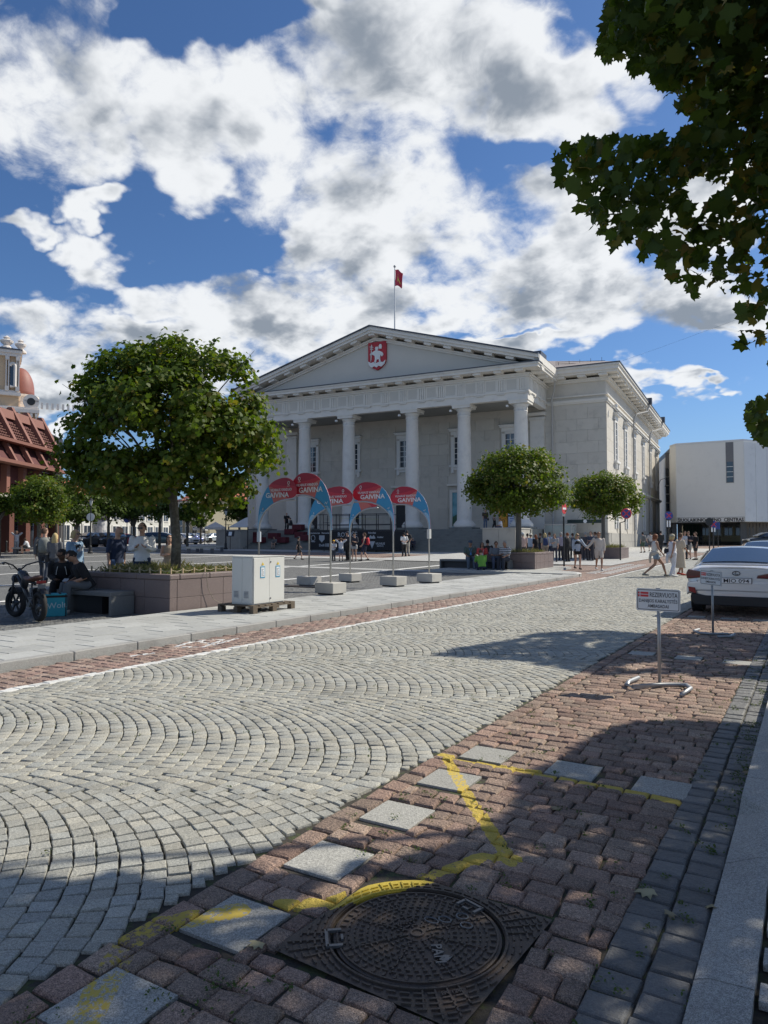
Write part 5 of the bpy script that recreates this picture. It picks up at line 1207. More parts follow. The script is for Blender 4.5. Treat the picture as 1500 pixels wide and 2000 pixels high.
# square and stairs
person('child in black clothes walking alone across the square', at(583, 44), fc(-75), 1.45, 'walk', ('swingf', 'swingb'), (.02, .02, .022), .45, (.02, .02, .022), .5, 'brown', 0, 0, vox=.026, hat=('cap', (.03, .03, .04)))
gk = 'group gathered before the stage'
person('child in yellow cap and white shirt at the stage', at(652, 42.5), fc(150), 1.25, 'stand', ('phone', 'down'), (.6, .6, .6), .45, (.08, .08, .09), 1.0, 'brown', 0, 0, vox=.026, hat=('cap', (.75, .42, .03)), group=gk)
person('boy in white t-shirt and denim shorts with hands on his head seen from behind', at(666, 42.2), fc(10), 1.40, 'stand', ('head', 'head'), (.62, .62, .64), .45, (.10, .14, .22), .5, 'brown', 0, 0, vox=.026, group=gk)
person('man in all black with arms crossed between boy and woman before the stage', at(679, 42.8), fc(120), 1.78, 'stand', ('fold', 'fold'), (.03, .03, .035), 1.0, (.02, .02, .025), 1.0, 'black', 0, 0, vox=.026, group=gk, hat=('cap', (.04, .04, .05)))
person('woman in black cap, printed t-shirt and white shorts before the stage', at(692, 42.6), fc(170), 1.70, 'stand', ('fold', 'down'), (.04, .04, .045), .45, (.42, .42, .42), .35, 'black', 0, 0, vox=.026, female=True, group=gk, hat=('cap', (.03, .03, .03)))
person('woman in navy playsuit with red backpack before the stage', at(712, 42.3), fc(80), 1.72, 'walk', ('bag', 'bag'), (.02, .025, .05), 0, (.02, .025, .05), .45, 'brown', 0, 0, vox=.026, female=True, stride=.15, extras=(('backpack', (.5, .03, .04), 0),), group=gk)
person('man in white shirt and black trousers standing with hands behind his back by the steps', at(789, 49.5), fc(20), 1.70, 'stand', ('back', 'back'), (.62, .62, .60), .6, (.03, .03, .03), 1.0, 'black', 0, 0, vox=.028, extras=(('ribbon', (.05, .05, .05), 0),))
person('tall man in black shirt and pale trousers by the steps', at(795, 50.3), fc(-20), 1.85, 'stand', ('down', 'hip'), (.02, .02, .022), .45, (.42, .39, .33), 1.0, 'black', 0, 0, vox=.028)
HM = Matrix.Rotation(R(4), 3, 'Z')
def hl(px, y, z): v = HM @ Vector((s_at(px, y), y, z)); return (HO[0]+v.x, HO[1]+v.y, z)
person('grey haired old woman in dark cardigan sitting on the lowest steps', hl(807, -5.1, .45), fc(170), 1.6, 'sit', ('fold', 'fold'), (.04, .04, .06), 1.0, (.05, .05, .06), 1.0, 'grey', .05, 0, female=True, lean=.2, vox=.028, seat=.35)
person('person in grey sitting on the left part of the steps leaning on knees', hl(538, -5.0, .55), fc(160), 1.72, 'sit', ('knee', 'knee'), (.14, .14, .14), .45, (.05, .05, .06), .5, 'brown', 0, 0, lean=.4, vox=.028, seat=.35)
person('waiter in black standing between the left columns', hl(560, -.9, 2.36), fc(200), 1.80, 'stand', ('fold', 'down'), (.02, .02, .02), .45, (.02, .02, .02), 1.0, bald=True, vox=.028)
person('dark dressed person bent over a table between the left columns', hl(570, -.8, 2.36), fc(120), 1.70, 'sit', ('knee', 'fold'), (.04, .035, .04), 1.0, (.03, .03, .03), 1.0, 'black', 0, 0, lean=.3, vox=.028)
person('man in dark t-shirt and jeans standing on the town hall platform', hl(948, -1.0, 2.36), fc(190), 1.75, 'stand', ('down', 'down'), (.05, .035, .03), .45, (.11, .14, .20), 1.0, 'brown', 0, 0, vox=.026, group='people on the town hall platform', extras=(('handbag', (.04, .04, .04), (-.24, .05, -.1)),))
person('slim woman in black trousers with long black hair standing on the platform', hl(965, -.9, 2.36), fc(250), 1.68, 'walk', ('bag', 'down'), (.35, .30, .26), .45, (.02, .02, .02), 1.0, 'black', .18, 0, female=True, vox=.026, stride=.08, group='people on the town hall platform')
person('person in white t-shirt sitting on the stone block beside the steps', hl(979, -3.0, 2.0), fc(100), 1.70, 'sit', ('knee', 'knee'), (.62, .62, .64), .45, (.05, .06, .1), 1.0, 'brown', 0, 1, vox=.026, seat=.38, lean=.15, group='people on the town hall platform')
# around the second planter
sg = 'people sitting round the second planter'
person('seated man in green grey t-shirt and cap, leftmost on the second bench', at(918, 32.2), fc(180), 1.80, 'sit', ('knee', 'knee'), (.09, .12, .10), .45, (.10, .13, .17), 1.0, 'grey', 0, 1, vox=.024, seat=SEAT, lean=.12, fat=1.2, hat=('cap', (.05, .08, .12)), extras=(('ribbon', (.1, .25, .5), 0),), group=sg)
person('seated woman in red shirt with dark long hair behind the green shirted person', at(941, 32.0), fc(180), 1.66, 'sit', ('knee', 'knee'), (.55, .07, .06), .45, (.05, .06, .1), 1.0, 'black', .12, 1, vox=.024, seat=SEAT, lean=.15, female=True, fat=1.1, extras=(('ribbon', (.6, .6, .6), 0),), group=sg)
person('person in bright green t-shirt crouching with the back to us', at(941, 30.9), fc(10), 1.66, 'crouch', ('knee', 'knee'), (.17, .40, .06), .45, (.03, .035, .06), 1.0, 'brown', 0, 0, vox=.024, lean=.30, fat=1.15, group=sg)
person('seated man in grey blue polo looking at something in his hands, second bench', at(968, 31.7), fc(175), 1.80, 'sit', ('phone', 'phone'), (.14, .16, .19), .45, (.06, .08, .13), 1.0, 'brown', 0, 1, vox=.024, seat=SEAT, lean=.25, fat=1.15, head=(0, .4), group=sg)
person('seated man in black and white striped polo, rightmost on the second bench', at(988, 31.4), fc(140), 1.80, 'sit', ('knee', 'fold'), stripes('cloth_striped', (.02, .02, .03), (.62, .62, .62), 14), .45, (.03, .035, .05), 1.0, 'grey', 0, 1, vox=.024, seat=SEAT, lean=.15, fat=1.1, group=sg)
person('dark haired person in brown sitting behind the others on the second bench', at(952, 32.9), fc(0), 1.66, 'sit', ('knee', 'knee'), (.05, .04, .035), 1.0, (.03, .03, .04), 1.0, 'black', 0, 1, vox=.03, seat=SEAT+.1, group=sg)
person('woman in black crop top and shorts under an open pale blue shirt', feet(1127, 1112), fc(185), 1.72, 'walk', ('holdout', 'down'), (.40, .47, .56), 1.0, (.018, .018, .02), .35, 'blond', .1, 0, female=True, vox=.022, stride=.10, glasses=True, extras=(('crop_top', (.02, .02, .022), 0),), shoe=(.04, .03, .03), group='couple walking hand in hand')
person('bearded man in cream shirt and cream shorts, walking hand in hand', feet(1169, 1114), fc(175), 1.80, 'walk', ('down', 'holdout'), (.56, .50, .44), 1.0, (.52, .47, .41), .5, 'brown', 0, 1, vox=.022, stride=.16, shoe=(.6, .58, .55), head=(-.2, 0), group='couple walking hand in hand')
# three women crossing the road
cw = 'women crossing the street'
person('woman in white tank top and denim shorts, jacket round her waist, striding across', feet(1279, 1126), fc(-90), 1.72, 'walk', ('swingf', 'swingf'), (.60, .58, .55), 0, (.20, .27, .34), .35, 'red', .06, 1, female=True, vox=.02, stride=.36, glasses=True, extras=(('waist_jacket', (.50, .45, .38), 0),), shoe=(.25, .24, .2), group=cw)
person('woman in white wide trousers and top with black shoulder bag, crossing the road', feet(1312, 1127), fc(-75), 1.70, 'walk', ('down', 'swingb'), (.62, .62, .66), 0, (.64, .64, .68), 1.0, 'blond', .04, 1, female=True, vox=.02, stride=.10, fat=1.0, hat=('cap', (.42, .38, .28)), extras=(('handbag', (.03, .03, .035), (-.12, -.15, .12)), ('waist_jacket', (.62, .62, .64), 0)), shoe=(.6, .6, .6), group=cw)
person('woman in long beige dress and red shoes, rightmost of those crossing the road', feet(1328, 1124), fc(-80), 1.76, 'walk', ('swingb', 'swingf'), (.45, .39, .31), .45, (.45, .39, .31), 1.0, 'brown', 0, 1, female=True, vox=.02, stride=.10, dress=.62, shoe=(.35, .05, .03), group=cw)
# farther people on the right
fr = 'people farther down the street'
person('man in grey t-shirt and green shorts walking away along the town hall', feet(1255, 1080), fc(20), 1.72, 'walk', ('down', 'out'), (.24, .25, .24), .45, (.06, .09, .06), .5, 'black', 0, 0, vox=.03, stride=.08, group=fr, extras=(('backpack', (.12, .12, .12), 0),))
person('woman in pale top beside the grey shirted man by the town hall side', feet(1270, 1077), fc(0), 1.72, 'walk', ('out', 'down'), (.45, .42, .40), .45, (.09, .09, .1), .5, 'black', 0, 0, female=True, vox=.03, stride=.08, group=fr)
person('man in black with a broad cap walking away, holding something white', feet(1290, 1079), fc(-30), 1.80, 'walk', ('down', 'bag'), (.025, .025, .03), 1.0, (.02, .02, .022), 1.0, 'black', 0, 0, vox=.03, stride=.2, hat=('cap', (.03, .03, .03)), group=fr)
person('man in white t-shirt at the art centre entrance', feet(1337, 1065), fc(180), 1.80, 'stand', ('down', 'fold'), (.6, .6, .6), .45, (.05, .05, .06), 1.0, 'brown', 0, 0, vox=.035, group=fr)
person('man in black t-shirt and pale shorts at the art centre entrance', feet(1344, 1065), fc(150), 1.80, 'stand', ('fold', 'down'), (.03, .03, .035), .45, (.35, .33, .3), .5, 'brown', 0, 0, vox=.035, group=fr)
person('person in black top and shorts standing alone before the glass entrance', feet(1358, 1065.3), fc(90), 1.75, 'stand', ('down', 'down'), (.02, .02, .02), .45, (.05, .05, .05), .5, 'brown', 0, 0, vox=.035, group=fr)
# tour group in the shade
tg = 'tour group standing in the shade of the trees'
tg_l = [(1021, 'man in pink shirt and white cap, leftmost of the standing tour group', (.45, .32, .28), (.04, .04, .05), ('cap', (.6, .6, .58)), 'grey', 40), (1036, 'person in pale blue shirt and sun hat, second from the left in the tour group', (.35, .42, .50), (.12, .12, .13), ('brim', (.5, .48, .42)), 'brown', 42),
 (1046, 'woman in black dress with reddish brown hair in the tour group', (.02, .02, .02), (.02, .02, .02), None, 'red', 41), (1064, 'person with long fair hair and dark blue backpack in the tour group', (.30, .28, .24), (.25, .2, .16), None, 'blond', 40.5), (1073, 'man in pale blue shirt behind the blue backpack', (.38, .43, .52), (.04, .05, .08), None, 'brown', 42),
 (1083, 'woman in black and white chequered shirt in the tour group', None, (.04, .04, .06), None, 'black', 40), (1095, 'man in lilac shirt and dark trousers in the tour group', (.30, .27, .33), (.03, .03, .04), None, 'grey', 41.5), (1108, 'broad person in black coat left of the walking couple', (.02, .02, .025), (.02, .02, .025), None, 'red', 40),
 (1101, 'grey haired man behind the person in the black coat', (.16, .15, .16), (.05, .05, .05), None, 'grey', 43), (1143, 'man in dark grey jacket between the walking couple', (.07, .07, .08), (.04, .04, .05), None, 'grey', 42), (1154, 'man in dark blue shirt with crossed arms, right part of the tour group', (.06, .07, .10), (.03, .03, .04), None, 'black', 41.5),
 (1162, 'man in brown grey jacket at the right end of the tour group', (.12, .10, .09), (.04, .04, .05), None, 'brown', 42.5), (1030, 'person in dark brown behind the sun hat', (.05, .04, .035), (.03, .03, .03), None, 'black', 44), (1055, 'person in black t-shirt between the black dress and the backpack', (.03, .03, .03), (.05, .05, .07), None, 'brown', 44), (1118, 'person in grey behind the black coat on the right', (.14, .14, .15), (.03, .03, .03), None, 'brown', 44)]
M_chk = stripes('cloth_chequered', (.03, .03, .04), (.55, .55, .55), 20)
for i, (px, lb, c, b, ht, hr, d) in enumerate(tg_l):
    fem = i in (2, 3, 5)
    person(lb, at(px, d+1.0), fc([10, -20, 30, 0, -30, 160, 20, 40, -60, 0, 120, 60, 0, 20, -20][i]), [1.72, 1.66, 1.6, 1.7, 1.75, 1.66, 1.75, 1.72, 1.74, 1.75, 1.80, 1.76, 1.66, 1.68, 1.68][i], 'stand', (('down', 'down'), ('fold', 'bag'), ('down', 'fold'))[i % 3], M_chk if c is None else c, .45 if i not in (7, 9, 11, 12) else 1.0, b, .5 if i in (3,) else 1.0, hr, .16 if fem else 0, 0, female=fem, vox=.028, hat=ht,
           extras=(('backpack', (.03, .05, .13), 0),) if i == 3 else (), group=tg, fat=[1.1, 1, 1.1, 1, 1, 1, 1.1, 1.25, 1, 1.1, 1.05, 1, 1, 1, 1][i])
# ------------------------------------------------------------------ granite planters, benches
M_gran = mat('brown_granite', (.175, .135, .125), .6, .12, 3, .2, 60, isl=.06, speck=.3, dirt=.15)
M_grang = mat('bench_granite', (.16, .165, .165), .6, .15, 3, .2, 60, speck=.2)
M_soil = mat('planter_soil', (.07, .055, .04), .95, .3, 12, .6, 25, col2=(.10, .11, .04), c2=(.4, .6))
M_grass = leafmat('dry_grass', (.12, .14, .045), (.26, .22, .12), (.34, .28, .17), .25)
def planter(label, n1, s0, z0, L=2.75, h=.80):
    t = thing('planter', label, 'planter', (n1-L/2, s0+L/2, z0), 0, 'granite planters with trees'); a = L/2
    w = .18
    for (x0, x1, y0, y1, ax) in ((-a, a, -a, -a+w, 0), (-a, a, a-w, a, 0), (-a, -a+w, -a+w+.004, a-w-.004, 1), (a-w, a, -a+w+.004, a-w-.004, 1)):
        n_ = 4
        for r_ in range(2):
            for i in range(n_):
                k = MB(); lo, hi = (x0, x1) if ax == 0 else (y0, y1); q0 = lo+(hi-lo)*i/n_+.004; q1 = lo+(hi-lo)*(i+1)/n_-.004; zz = (0, .34) if r_ == 0 else (.346, .69)
                if ax == 0: k.box(q0, q1, y0, y1, *zz)
                else: k.box(x0, x1, q0, q1, *zz)
                k.build('stone_panel', M_gran, t, bevel=.004)
    for (x0, x1, y0, y1) in ((-a-.01, a+.01, -a-.012, -a+w+.06), (-a-.01, a+.01, a-w-.06, a+.012), (-a-.012, -a+w+.06, -a+w+.064, a-w-.064), (a-w-.06, a+.012, -a+w+.064, a-w-.064)):
        for i in range(3):
            k = MB(); ax = (x1-x0) > (y1-y0); 
            if ax: k.box(x0+(x1-x0)*i/3+.003, x0+(x1-x0)*(i+1)/3-.003, y0, y1, .694, h)
            else: k.box(x0, x1, y0+(y1-y0)*i/3+.003, y0+(y1-y0)*(i+1)/3-.003, .694, h)
            k.build('coping_stone', M_gran, t, bevel=.02)
    k = MB(); k.box(-a+w, a-w, -a+w, a-w, 0, h-.06); k.build('soil', M_soil, t)
    return t
pl1 = planter('near brown granite planter with rope fence and dry grasses under the large maple', -10.66, 9.66, 0, 2.9)
pl2 = planter('brown granite planter beside the seated group, under the middle round maple', -10.5, 30.3, .09, 2.6)
pl3 = planter('farthest brown granite planter, behind the walking couple', -10.4, 45.9, .13, 2.6)
def grassfield(parent, a, z, n, seed, hmax=.45, dens=1):
    rs = np.random.RandomState(seed); V = []
    cs = rs.uniform(-a, a, (int(60*dens), 2)); cs = cs[np.abs(cs).max(1) > a*.35]
    for c in cs:
        h_ = rs.uniform(.12, hmax); m_ = int(n/len(cs))
        for i in range(m_):
            x, y = c+rs.normal(0, .07, 2); x = max(-a, min(a, x)); y = max(-a, min(a, y)); dx, dy = rs.normal(0, .09, 2); ph = rs.uniform(0, 3.14); w = .004; l = h_*rs.uniform(.5, 1.1)
            V.append([(x-w*math.cos(ph), y-w*math.sin(ph), z), (x+w*math.cos(ph), y+w*math.sin(ph), z), (x+dx*.4+w*.8, y+dy*.4, z+l*.6), (x+dx, y+dy, z+l)])
    link('dry_grass', fmesh('dry_grass', np.array(V), 0), M_grass, parent, kind='stuff')
grassfield(pl1, 1.2, .74, 2600, 3, .30); grassfield(pl2, 1.1, .72, 900, 4, .3); grassfield(pl3, 1.1, .72, 900, 5, .4)
rs = np.random.RandomState(8); P = np.stack([rs.uniform(-1.2, 1.2, 2200), rs.uniform(-1.2, 1.2, 2200), .76+rs.uniform(0, .12, 2200)], 1)
P = P[(np.abs(P[:, :2]).max(1) > .5)]; link('ground_plants', fmesh('ground_plants', leaves(P, .055, np.tile([0, -.2, 1.], (len(P), 1)), LEAF6*[.5, 1], rs), 0), L_weed, pl1, kind='stuff')
# low rope fence on the coping
M_post_w = mat('pale_wood', (.42, .33, .20), .8, .15, 8); M_rope = mat('rope', (.38, .34, .22), .9, .2, 30)
fn = thing('rope_fence', 'little rope fence of wooden pegs along the rim of the near planter', 'fence', (-12.11, 11.11, .80)); pts = []
for i in range(9): pts.append((-1.22+i*.305, -1.22))
for i in range(1, 9): pts.append((1.22, -1.22+i*.305))
for p in pts: k = MB(); k.obox((p[0], p[1], .045), (.026, .026, .13)); k.build('peg', M_post_w, fn)
k = MB(); rp = []
for i in range(len(pts)-1):
    for t_ in (0, .25, .5, .75): rp.append((pts[i][0]*(1-t_)+pts[i+1][0]*t_, pts[i][1]*(1-t_)+pts[i+1][1]*t_, .085-.04*math.sin(t_*math.pi)))
k.tube(rp, .007, 5); k.build('rope', M_rope, fn)
k = MB(); k.tube([(-10.64, 10.55, .83), (-10.60, 10.56, .8), (-10.60, 10.6, .5), (-10.58, 10.75, .25), (-10.5, 11.0, .12), (-10.2, 11.5, .11), (-9.9, 11.6, .11)], .006, 5)
tag(k.build('cable', mat('cable', (.3, .26, .2), .7)), 'thin beige cable hanging down the planter side to the cabinet', 'cable')
def bench(label, n1, n0, s0, s1, z0):
    t = thing('stone_bench', label, 'bench', (n1, s0, z0), 0, 'stone benches against the planters')
    L = n1-n0; D = s1-s0
    k = MB(); k.box(-L, -.02, -.0, D, .37, .46); k.build('seat', M_grang, t, bevel=.01)
    for x in (-.07, -L): k = MB(); k.box(x, x+.07, 0, D-.01, 0, .369); k.build('side_slab', M_grang, t, bevel=.006)
    k = MB(); k.box(-L+.12, -.5, .18, D-.01, 0, .368); k.build('leg', M_black, t)
    return t
bench('grey stone bench against the near planter, with two men sitting on it', -11.64, -14.3, 9.08, 9.64, 0.0)
bench('grey stone bench of the seated group by the middle planter', -11.5, -14.9, 29.7, 30.28, .09)
# ------------------------------------------------------------------ cabinet on its pallet
M_cab = mat('cabinet_grey', (.60, .60, .56), .55, .04, 2, dirt=.06); M_wd = mat('pallet_wood', (.13, .10, .07), .85, .3, 10, .4, 40)
cbn = thing('electric_cabinet', 'light grey electrical cabinet with two doors and blue edged notices', 'electrical cabinet', (-9.03, 10.2, .25))
k = MB(); k.box(-.53, 0, 0, .92, 0, .90); k.build('housing', M_cab, cbn, bevel=.006); k = MB(); k.box(-.54, .01, -.01, .93, .902, .915); k.build('lid', M_cab, cbn)
k = MB()
for y in (.012, .462): k.box(.001, .012, y, y+.445, .02, .88)
for x in (-.52, -.265): k.box(x, x+.255, -.012, -.001, .02, .88)
k2 = [MB().box(.001, .012, y, y+.445, .02, .88) for y in (.012, .462)]+[MB().box(x, x+.252, -.012, -.001, .02, .88) for x in (-.52, -.262)]
for q in k2: q.build('door', M_cab, cbn, bevel=.003)
M_vent = mat('vent_plate', (.48, .49, .48), .6); M_note = mat('notice_blue', (.05, .28, .45), .5); M_notew = mat('notice_white', (.7, .72, .72), .5); M_yel = mat('warning_yellow', (.7, .5, .03), .5); M_dk = mat('print_dark', (.05, .06, .08), .6)
for x in (-.47, -.22):
    k = MB(); k.box(x, x+.13, -.018, -.0125, .12, .26); v_ = k.build('vent', M_vent, cbn, bevel=.004)
    for i in range(5): q = MB(); q.box(x+.015, x+.115, -.021, -.0185, .14+i*.024, .148+i*.024); q.build('slot', M_dk, v_)
for y in (.19, .64):
    k = MB(); k.box(.0125, .018, y, y+.13, .50, .72); nt_ = k.build('notice', M_note, cbn); k = MB(); k.box(.0182, .020, y+.015, y+.115, .52, .70); k.build('paper', M_notew, nt_)
    for i in range(6): q = MB(); q.box(.0202, .021, y+.03, y+.03+[.07, .05, .07, .06, .04, .06][i], .54+i*.024, .548+i*.024); q.build('print_line', M_dk, nt_)
    k = MB(); k.add([(.020, y+.03, .745), (.020, y+.10, .745), (.020, y+.065, .80)], [(0, 1, 2)]); k.build('warning_triangle', M_yel, cbn)
for z in (.10, .80): k = MB(); k.lathe([(.014, 0), (.014, .012)], (0, 0, 0), 10); o = k.build('lock', M_dk, cbn, (.013, .485, z)); o.rotation_euler = (0, R(90), 0)
pal = thing('pallet', 'dark wooden pallet carrying the electrical cabinet', 'pallet', (-9.38, 10.72, .1))
for i in range(7): k = MB(); k.box(-.45, .45, -.62+i*.185, -.62+i*.185+.13, .125, .147); k.build('plank', M_wd, pal)
for x in (-.42, 0, .42): k = MB(); k.box(x-.03, x+.03, -.62, .62, .1, .124); k.build('stringer', M_wd, pal); 
for x in (-.40, 0, .40):
    for y in (-.56, 0, .56): k = MB(); k.box(x-.05, x+.05, y-.06, y+.06, 0, .099); k.build('block', M_wd, pal)
# ------------------------------------------------------------------ misting arches with banners
M_conc = mat('concrete', (.50, .48, .43), .85, .12, 3, .25, 30, dirt=.2); M_steel = mat('steel_tube', (.42, .43, .43), .32, .1, 10, metal=.85)
def bannermat(col, i, zz=(2.05, 2.55)):
    return mat('banner_'+col, {'red': (.50, .025, .045), 'crimson': (.36, .012, .035), 'blue': (.04, .28, .50), 'lightblue': (.26, .48, .64), 'orange': (.55, .14, .11)}[col], .55, .04, 3)
M_wt = mat('banner_white', (.78, .78, .78), .6)
def arch(label, px, d, ddir, L, flip, text=True, box=None, zoff=0, cut=None):
    """Half arch: pole at (px, d); the banner's free end lies L metres along ddir (camera frame)."""
    x, y, _ = PD(px, d); gz = (.1 if x > -10.6 else 0)+zg(x, y); dl = math.hypot(*ddir); dv = Vector(CW(ddir[0]/dl, ddir[1]/dl)); ang = math.atan2(dv.y, dv.x)
    t = thing('misting_arch', label, 'misting arch', (x, y, gz), ang, 'banner arches that spray mist')
    T_ = lambda a, z: (a, 0, z)
    k = MB(); k.tube([(0, 0, .2), (0, 0, 1.75)]+[(L*.78*(1-math.cos(a)), 0, 1.75+.78*math.sin(a)) for a in [math.pi/2*i/9 for i in range(1, 10)]]+[(L*.97, 0, 2.52)], .024, 8); k.build('pole', M_steel, t, smooth=True)
    k = MB(); k.obox((0, 0, .17), (.62, .5, .26)); k.build('concrete_block', M_conc, t, bevel=.012); k = MB(); k.obox((0, 0, .02), (.5, .4, .04)); k.build('foot', M_black, t)
    # banner outline: (a, z)
    inner = [(L*.78*(1-math.cos(a))+.0, 1.78+.78*math.sin(a)) for a in [math.pi/2*i/12 for i in range(13)]]
    end = [(L*.90, 2.57), (L*.97, 2.62), (L*1.01, 2.72), (L, 2.86), (L*.94, 2.98), (L*.86, 3.06), (L*.74, 3.12)]
    outer = [(L*.74-(L*.74+.05)*math.sin(a)**.82, 1.72+.0+1.40*math.cos(a)**.82) for a in [math.pi/2*i/12 for i in range(1, 12)]]+[(-.05, 1.62)]
    n_ = 24
    def resample(pl, n):
        q = [0]; 
        for i in range(1, len(pl)): q.append(q[-1]+math.dist(pl[i], pl[i-1]))
        o = []
        for j in range(n+1):
            s_ = q[-1]*j/n; i = max(1, next(i for i in range(len(q)) if q[i] >= s_-1e-9)); f_ = (s_-q[i-1])/(q[i]-q[i-1]+1e-9); o.append((pl[i-1][0]+(pl[i][0]-pl[i-1][0])*f_, pl[i-1][1]+(pl[i][1]-pl[i-1][1])*f_))
        return o
    I = resample([(-.01, 1.60)]+inner+end[:3], n_); O = resample((end[3:]+outer)[::-1], n_)
    def band(j0, j1, f0, f1, col, dy=0.0, nm='banner'):
        kb = MB(); V = []
        for j in range(j0, j1+1):
            for f_ in (f0[j-j0] if hasattr(f0, '__len__') else f0, f1[j-j0] if hasattr(f1, '__len__') else f1):
                V.append((I[j][0]*(1-f_)+O[j][0]*f_, I[j][1]*(1-f_)+O[j][1]*f_))
        m_ = j1-j0+1
        for sy_ in (-1, 1):
            kb.add([(a, sy_*(.006+dy), z) for a, z in V], [(2*i, 2*i+1, 2*i+3, 2*i+2) for i in range(m_-1)])
        kb.add([(a, sy_*(.006+dy), z) for sy_ in (-1, 1) for a, z in V], [(2*i, 2*i+2, 2*m_+2*i+2, 2*m_+2*i) for i in range(m_-1)]+[(2*i+1, 2*m_+2*i+1, 2*m_+2*i+3, 2*i+3) for i in range(m_-1)])
        return kb.build(nm, bannermat(col, 0), par)
    par = t; ban = band(0, n_, 0, 1, 'red'); par = ban
    band(0, 13, 0, 1, 'blue', .002, 'banner_tail'); band(0, 7, 0, [1, 1, 1, .95, .85, .7, .5, .2], 'lightblue', .003, 'tail_stripe'); band(13, 19, 0, [1, .8, .62, .48, .34, .2, .05], 'orange', .002, 'banner_stripe'); band(14, 24, [.98, .85, .76, .68, .63, .6, .62, .66, .7, .72, .75], 1, 'crimson', .003, 'banner_stripe')
    # lettering reads from the side that faces the camera
    cf = Vector((-x, -y, 0)); side = -1 if (dv.x*cf.y-dv.y*cf.x) < 0 else 1
    ux = Vector((1, 0, 0)) if side < 0 else Vector((-1, 0, 0)); yy = side*.016
    def word(s, size, a, z, rot=0, b=.0, sxx=1.0):
        u = ux.copy(); v = Vector((0, 0, 1)); c_, s__ = math.cos(rot), math.sin(rot); text_mb(s, size, frame3((a, yy, z), u*c_+v*s__, v*c_-u*s__), .0015, sx=sxx, bold=b).build('lettering', M_wt, ban)
    fw_ = lambda s, w, cap, a, z, b: text_fit(s, w, cap, frame3((a, yy, z), ux, (0, 0, 1)), .0015, b).build('lettering', M_wt, ban)
    if text: fw_('VILNIAUS VANDUO', .78*L/1.4, .068, L*.60, 2.80, .01); fw_('GAIVINA', .86*L/1.4, .135, L*.50, 2.665, .02)
    kk = MB(); a0, z0 = L*.80, 2.97
    kk.tube([(a0+.035*math.cos(q), yy, z0+.042*math.sin(q)) for q in [2*math.pi*i/14 for i in range(15)]], .008, 4, False); kk.build('logo', M_wt, ban); word('vanduo', .035, a0, z0-.08)
    kk = MB(); a0, z0 = L*.10, 2.30; kk.tube([(a0-.04*ux.x*-1, yy, z0+.04), (a0+.0, yy, z0-.03), (a0+.02, yy, z0+.03), (a0+.06, yy, z0-.02)], .006, 4); kk.build('logo', M_wt, ban); word('Vilniaus vandenys', .028, L*.12, 2.22)
    if box: kb = MB(); kb.obox((box[0], 0, box[1]), box[2]); kb.build('control_box', box[3], t, bevel=.005)
    return t
arch('leftmost banner arch whose pole rises behind the grey cabinet', 506, 19.4, (.79, -.6), 1.42, 0, box=(0, 1.55, (.12, .05, .28), mat('sign_pale', (.55, .6, .65), .5)))
arch('foremost banner arch with blue tail at its right, standing on the nearest concrete block', 646, 17.9, (-.78, .63), 1.40, 0)
arch('banner arch behind the foremost one, only the right half of its lettering showing', 604, 22.7, (.79, -.61), 1.80, 0)
arch('banner arch whose pale blue tail shows left of the fourth banner', 684, 24.6, (.74, -.67), 1.35, 0, text=False)
arch('fourth banner from the left, complete lettering, block at the pavement edge', 768, 20.9, (-.79, .62), 1.55, 0)
arch('rightmost banner arch with a grey box on its pole', 838, 22.6, (-.74, .67), 1.62, 0, box=(0, 1.55, (.1, .1, .3), M_cab))
for (px, py, w, h_) in ((620, 1147, .5, .5),):
    p = G(px, py); k = MB(); k.box(-1.2, .3, -.25, .25, .0, .03)
    tag(k.build('drain_grate', M_iron, None, (p[0], p[1], .0)), 'dark grated drain strip lying between the concrete blocks', 'drain')
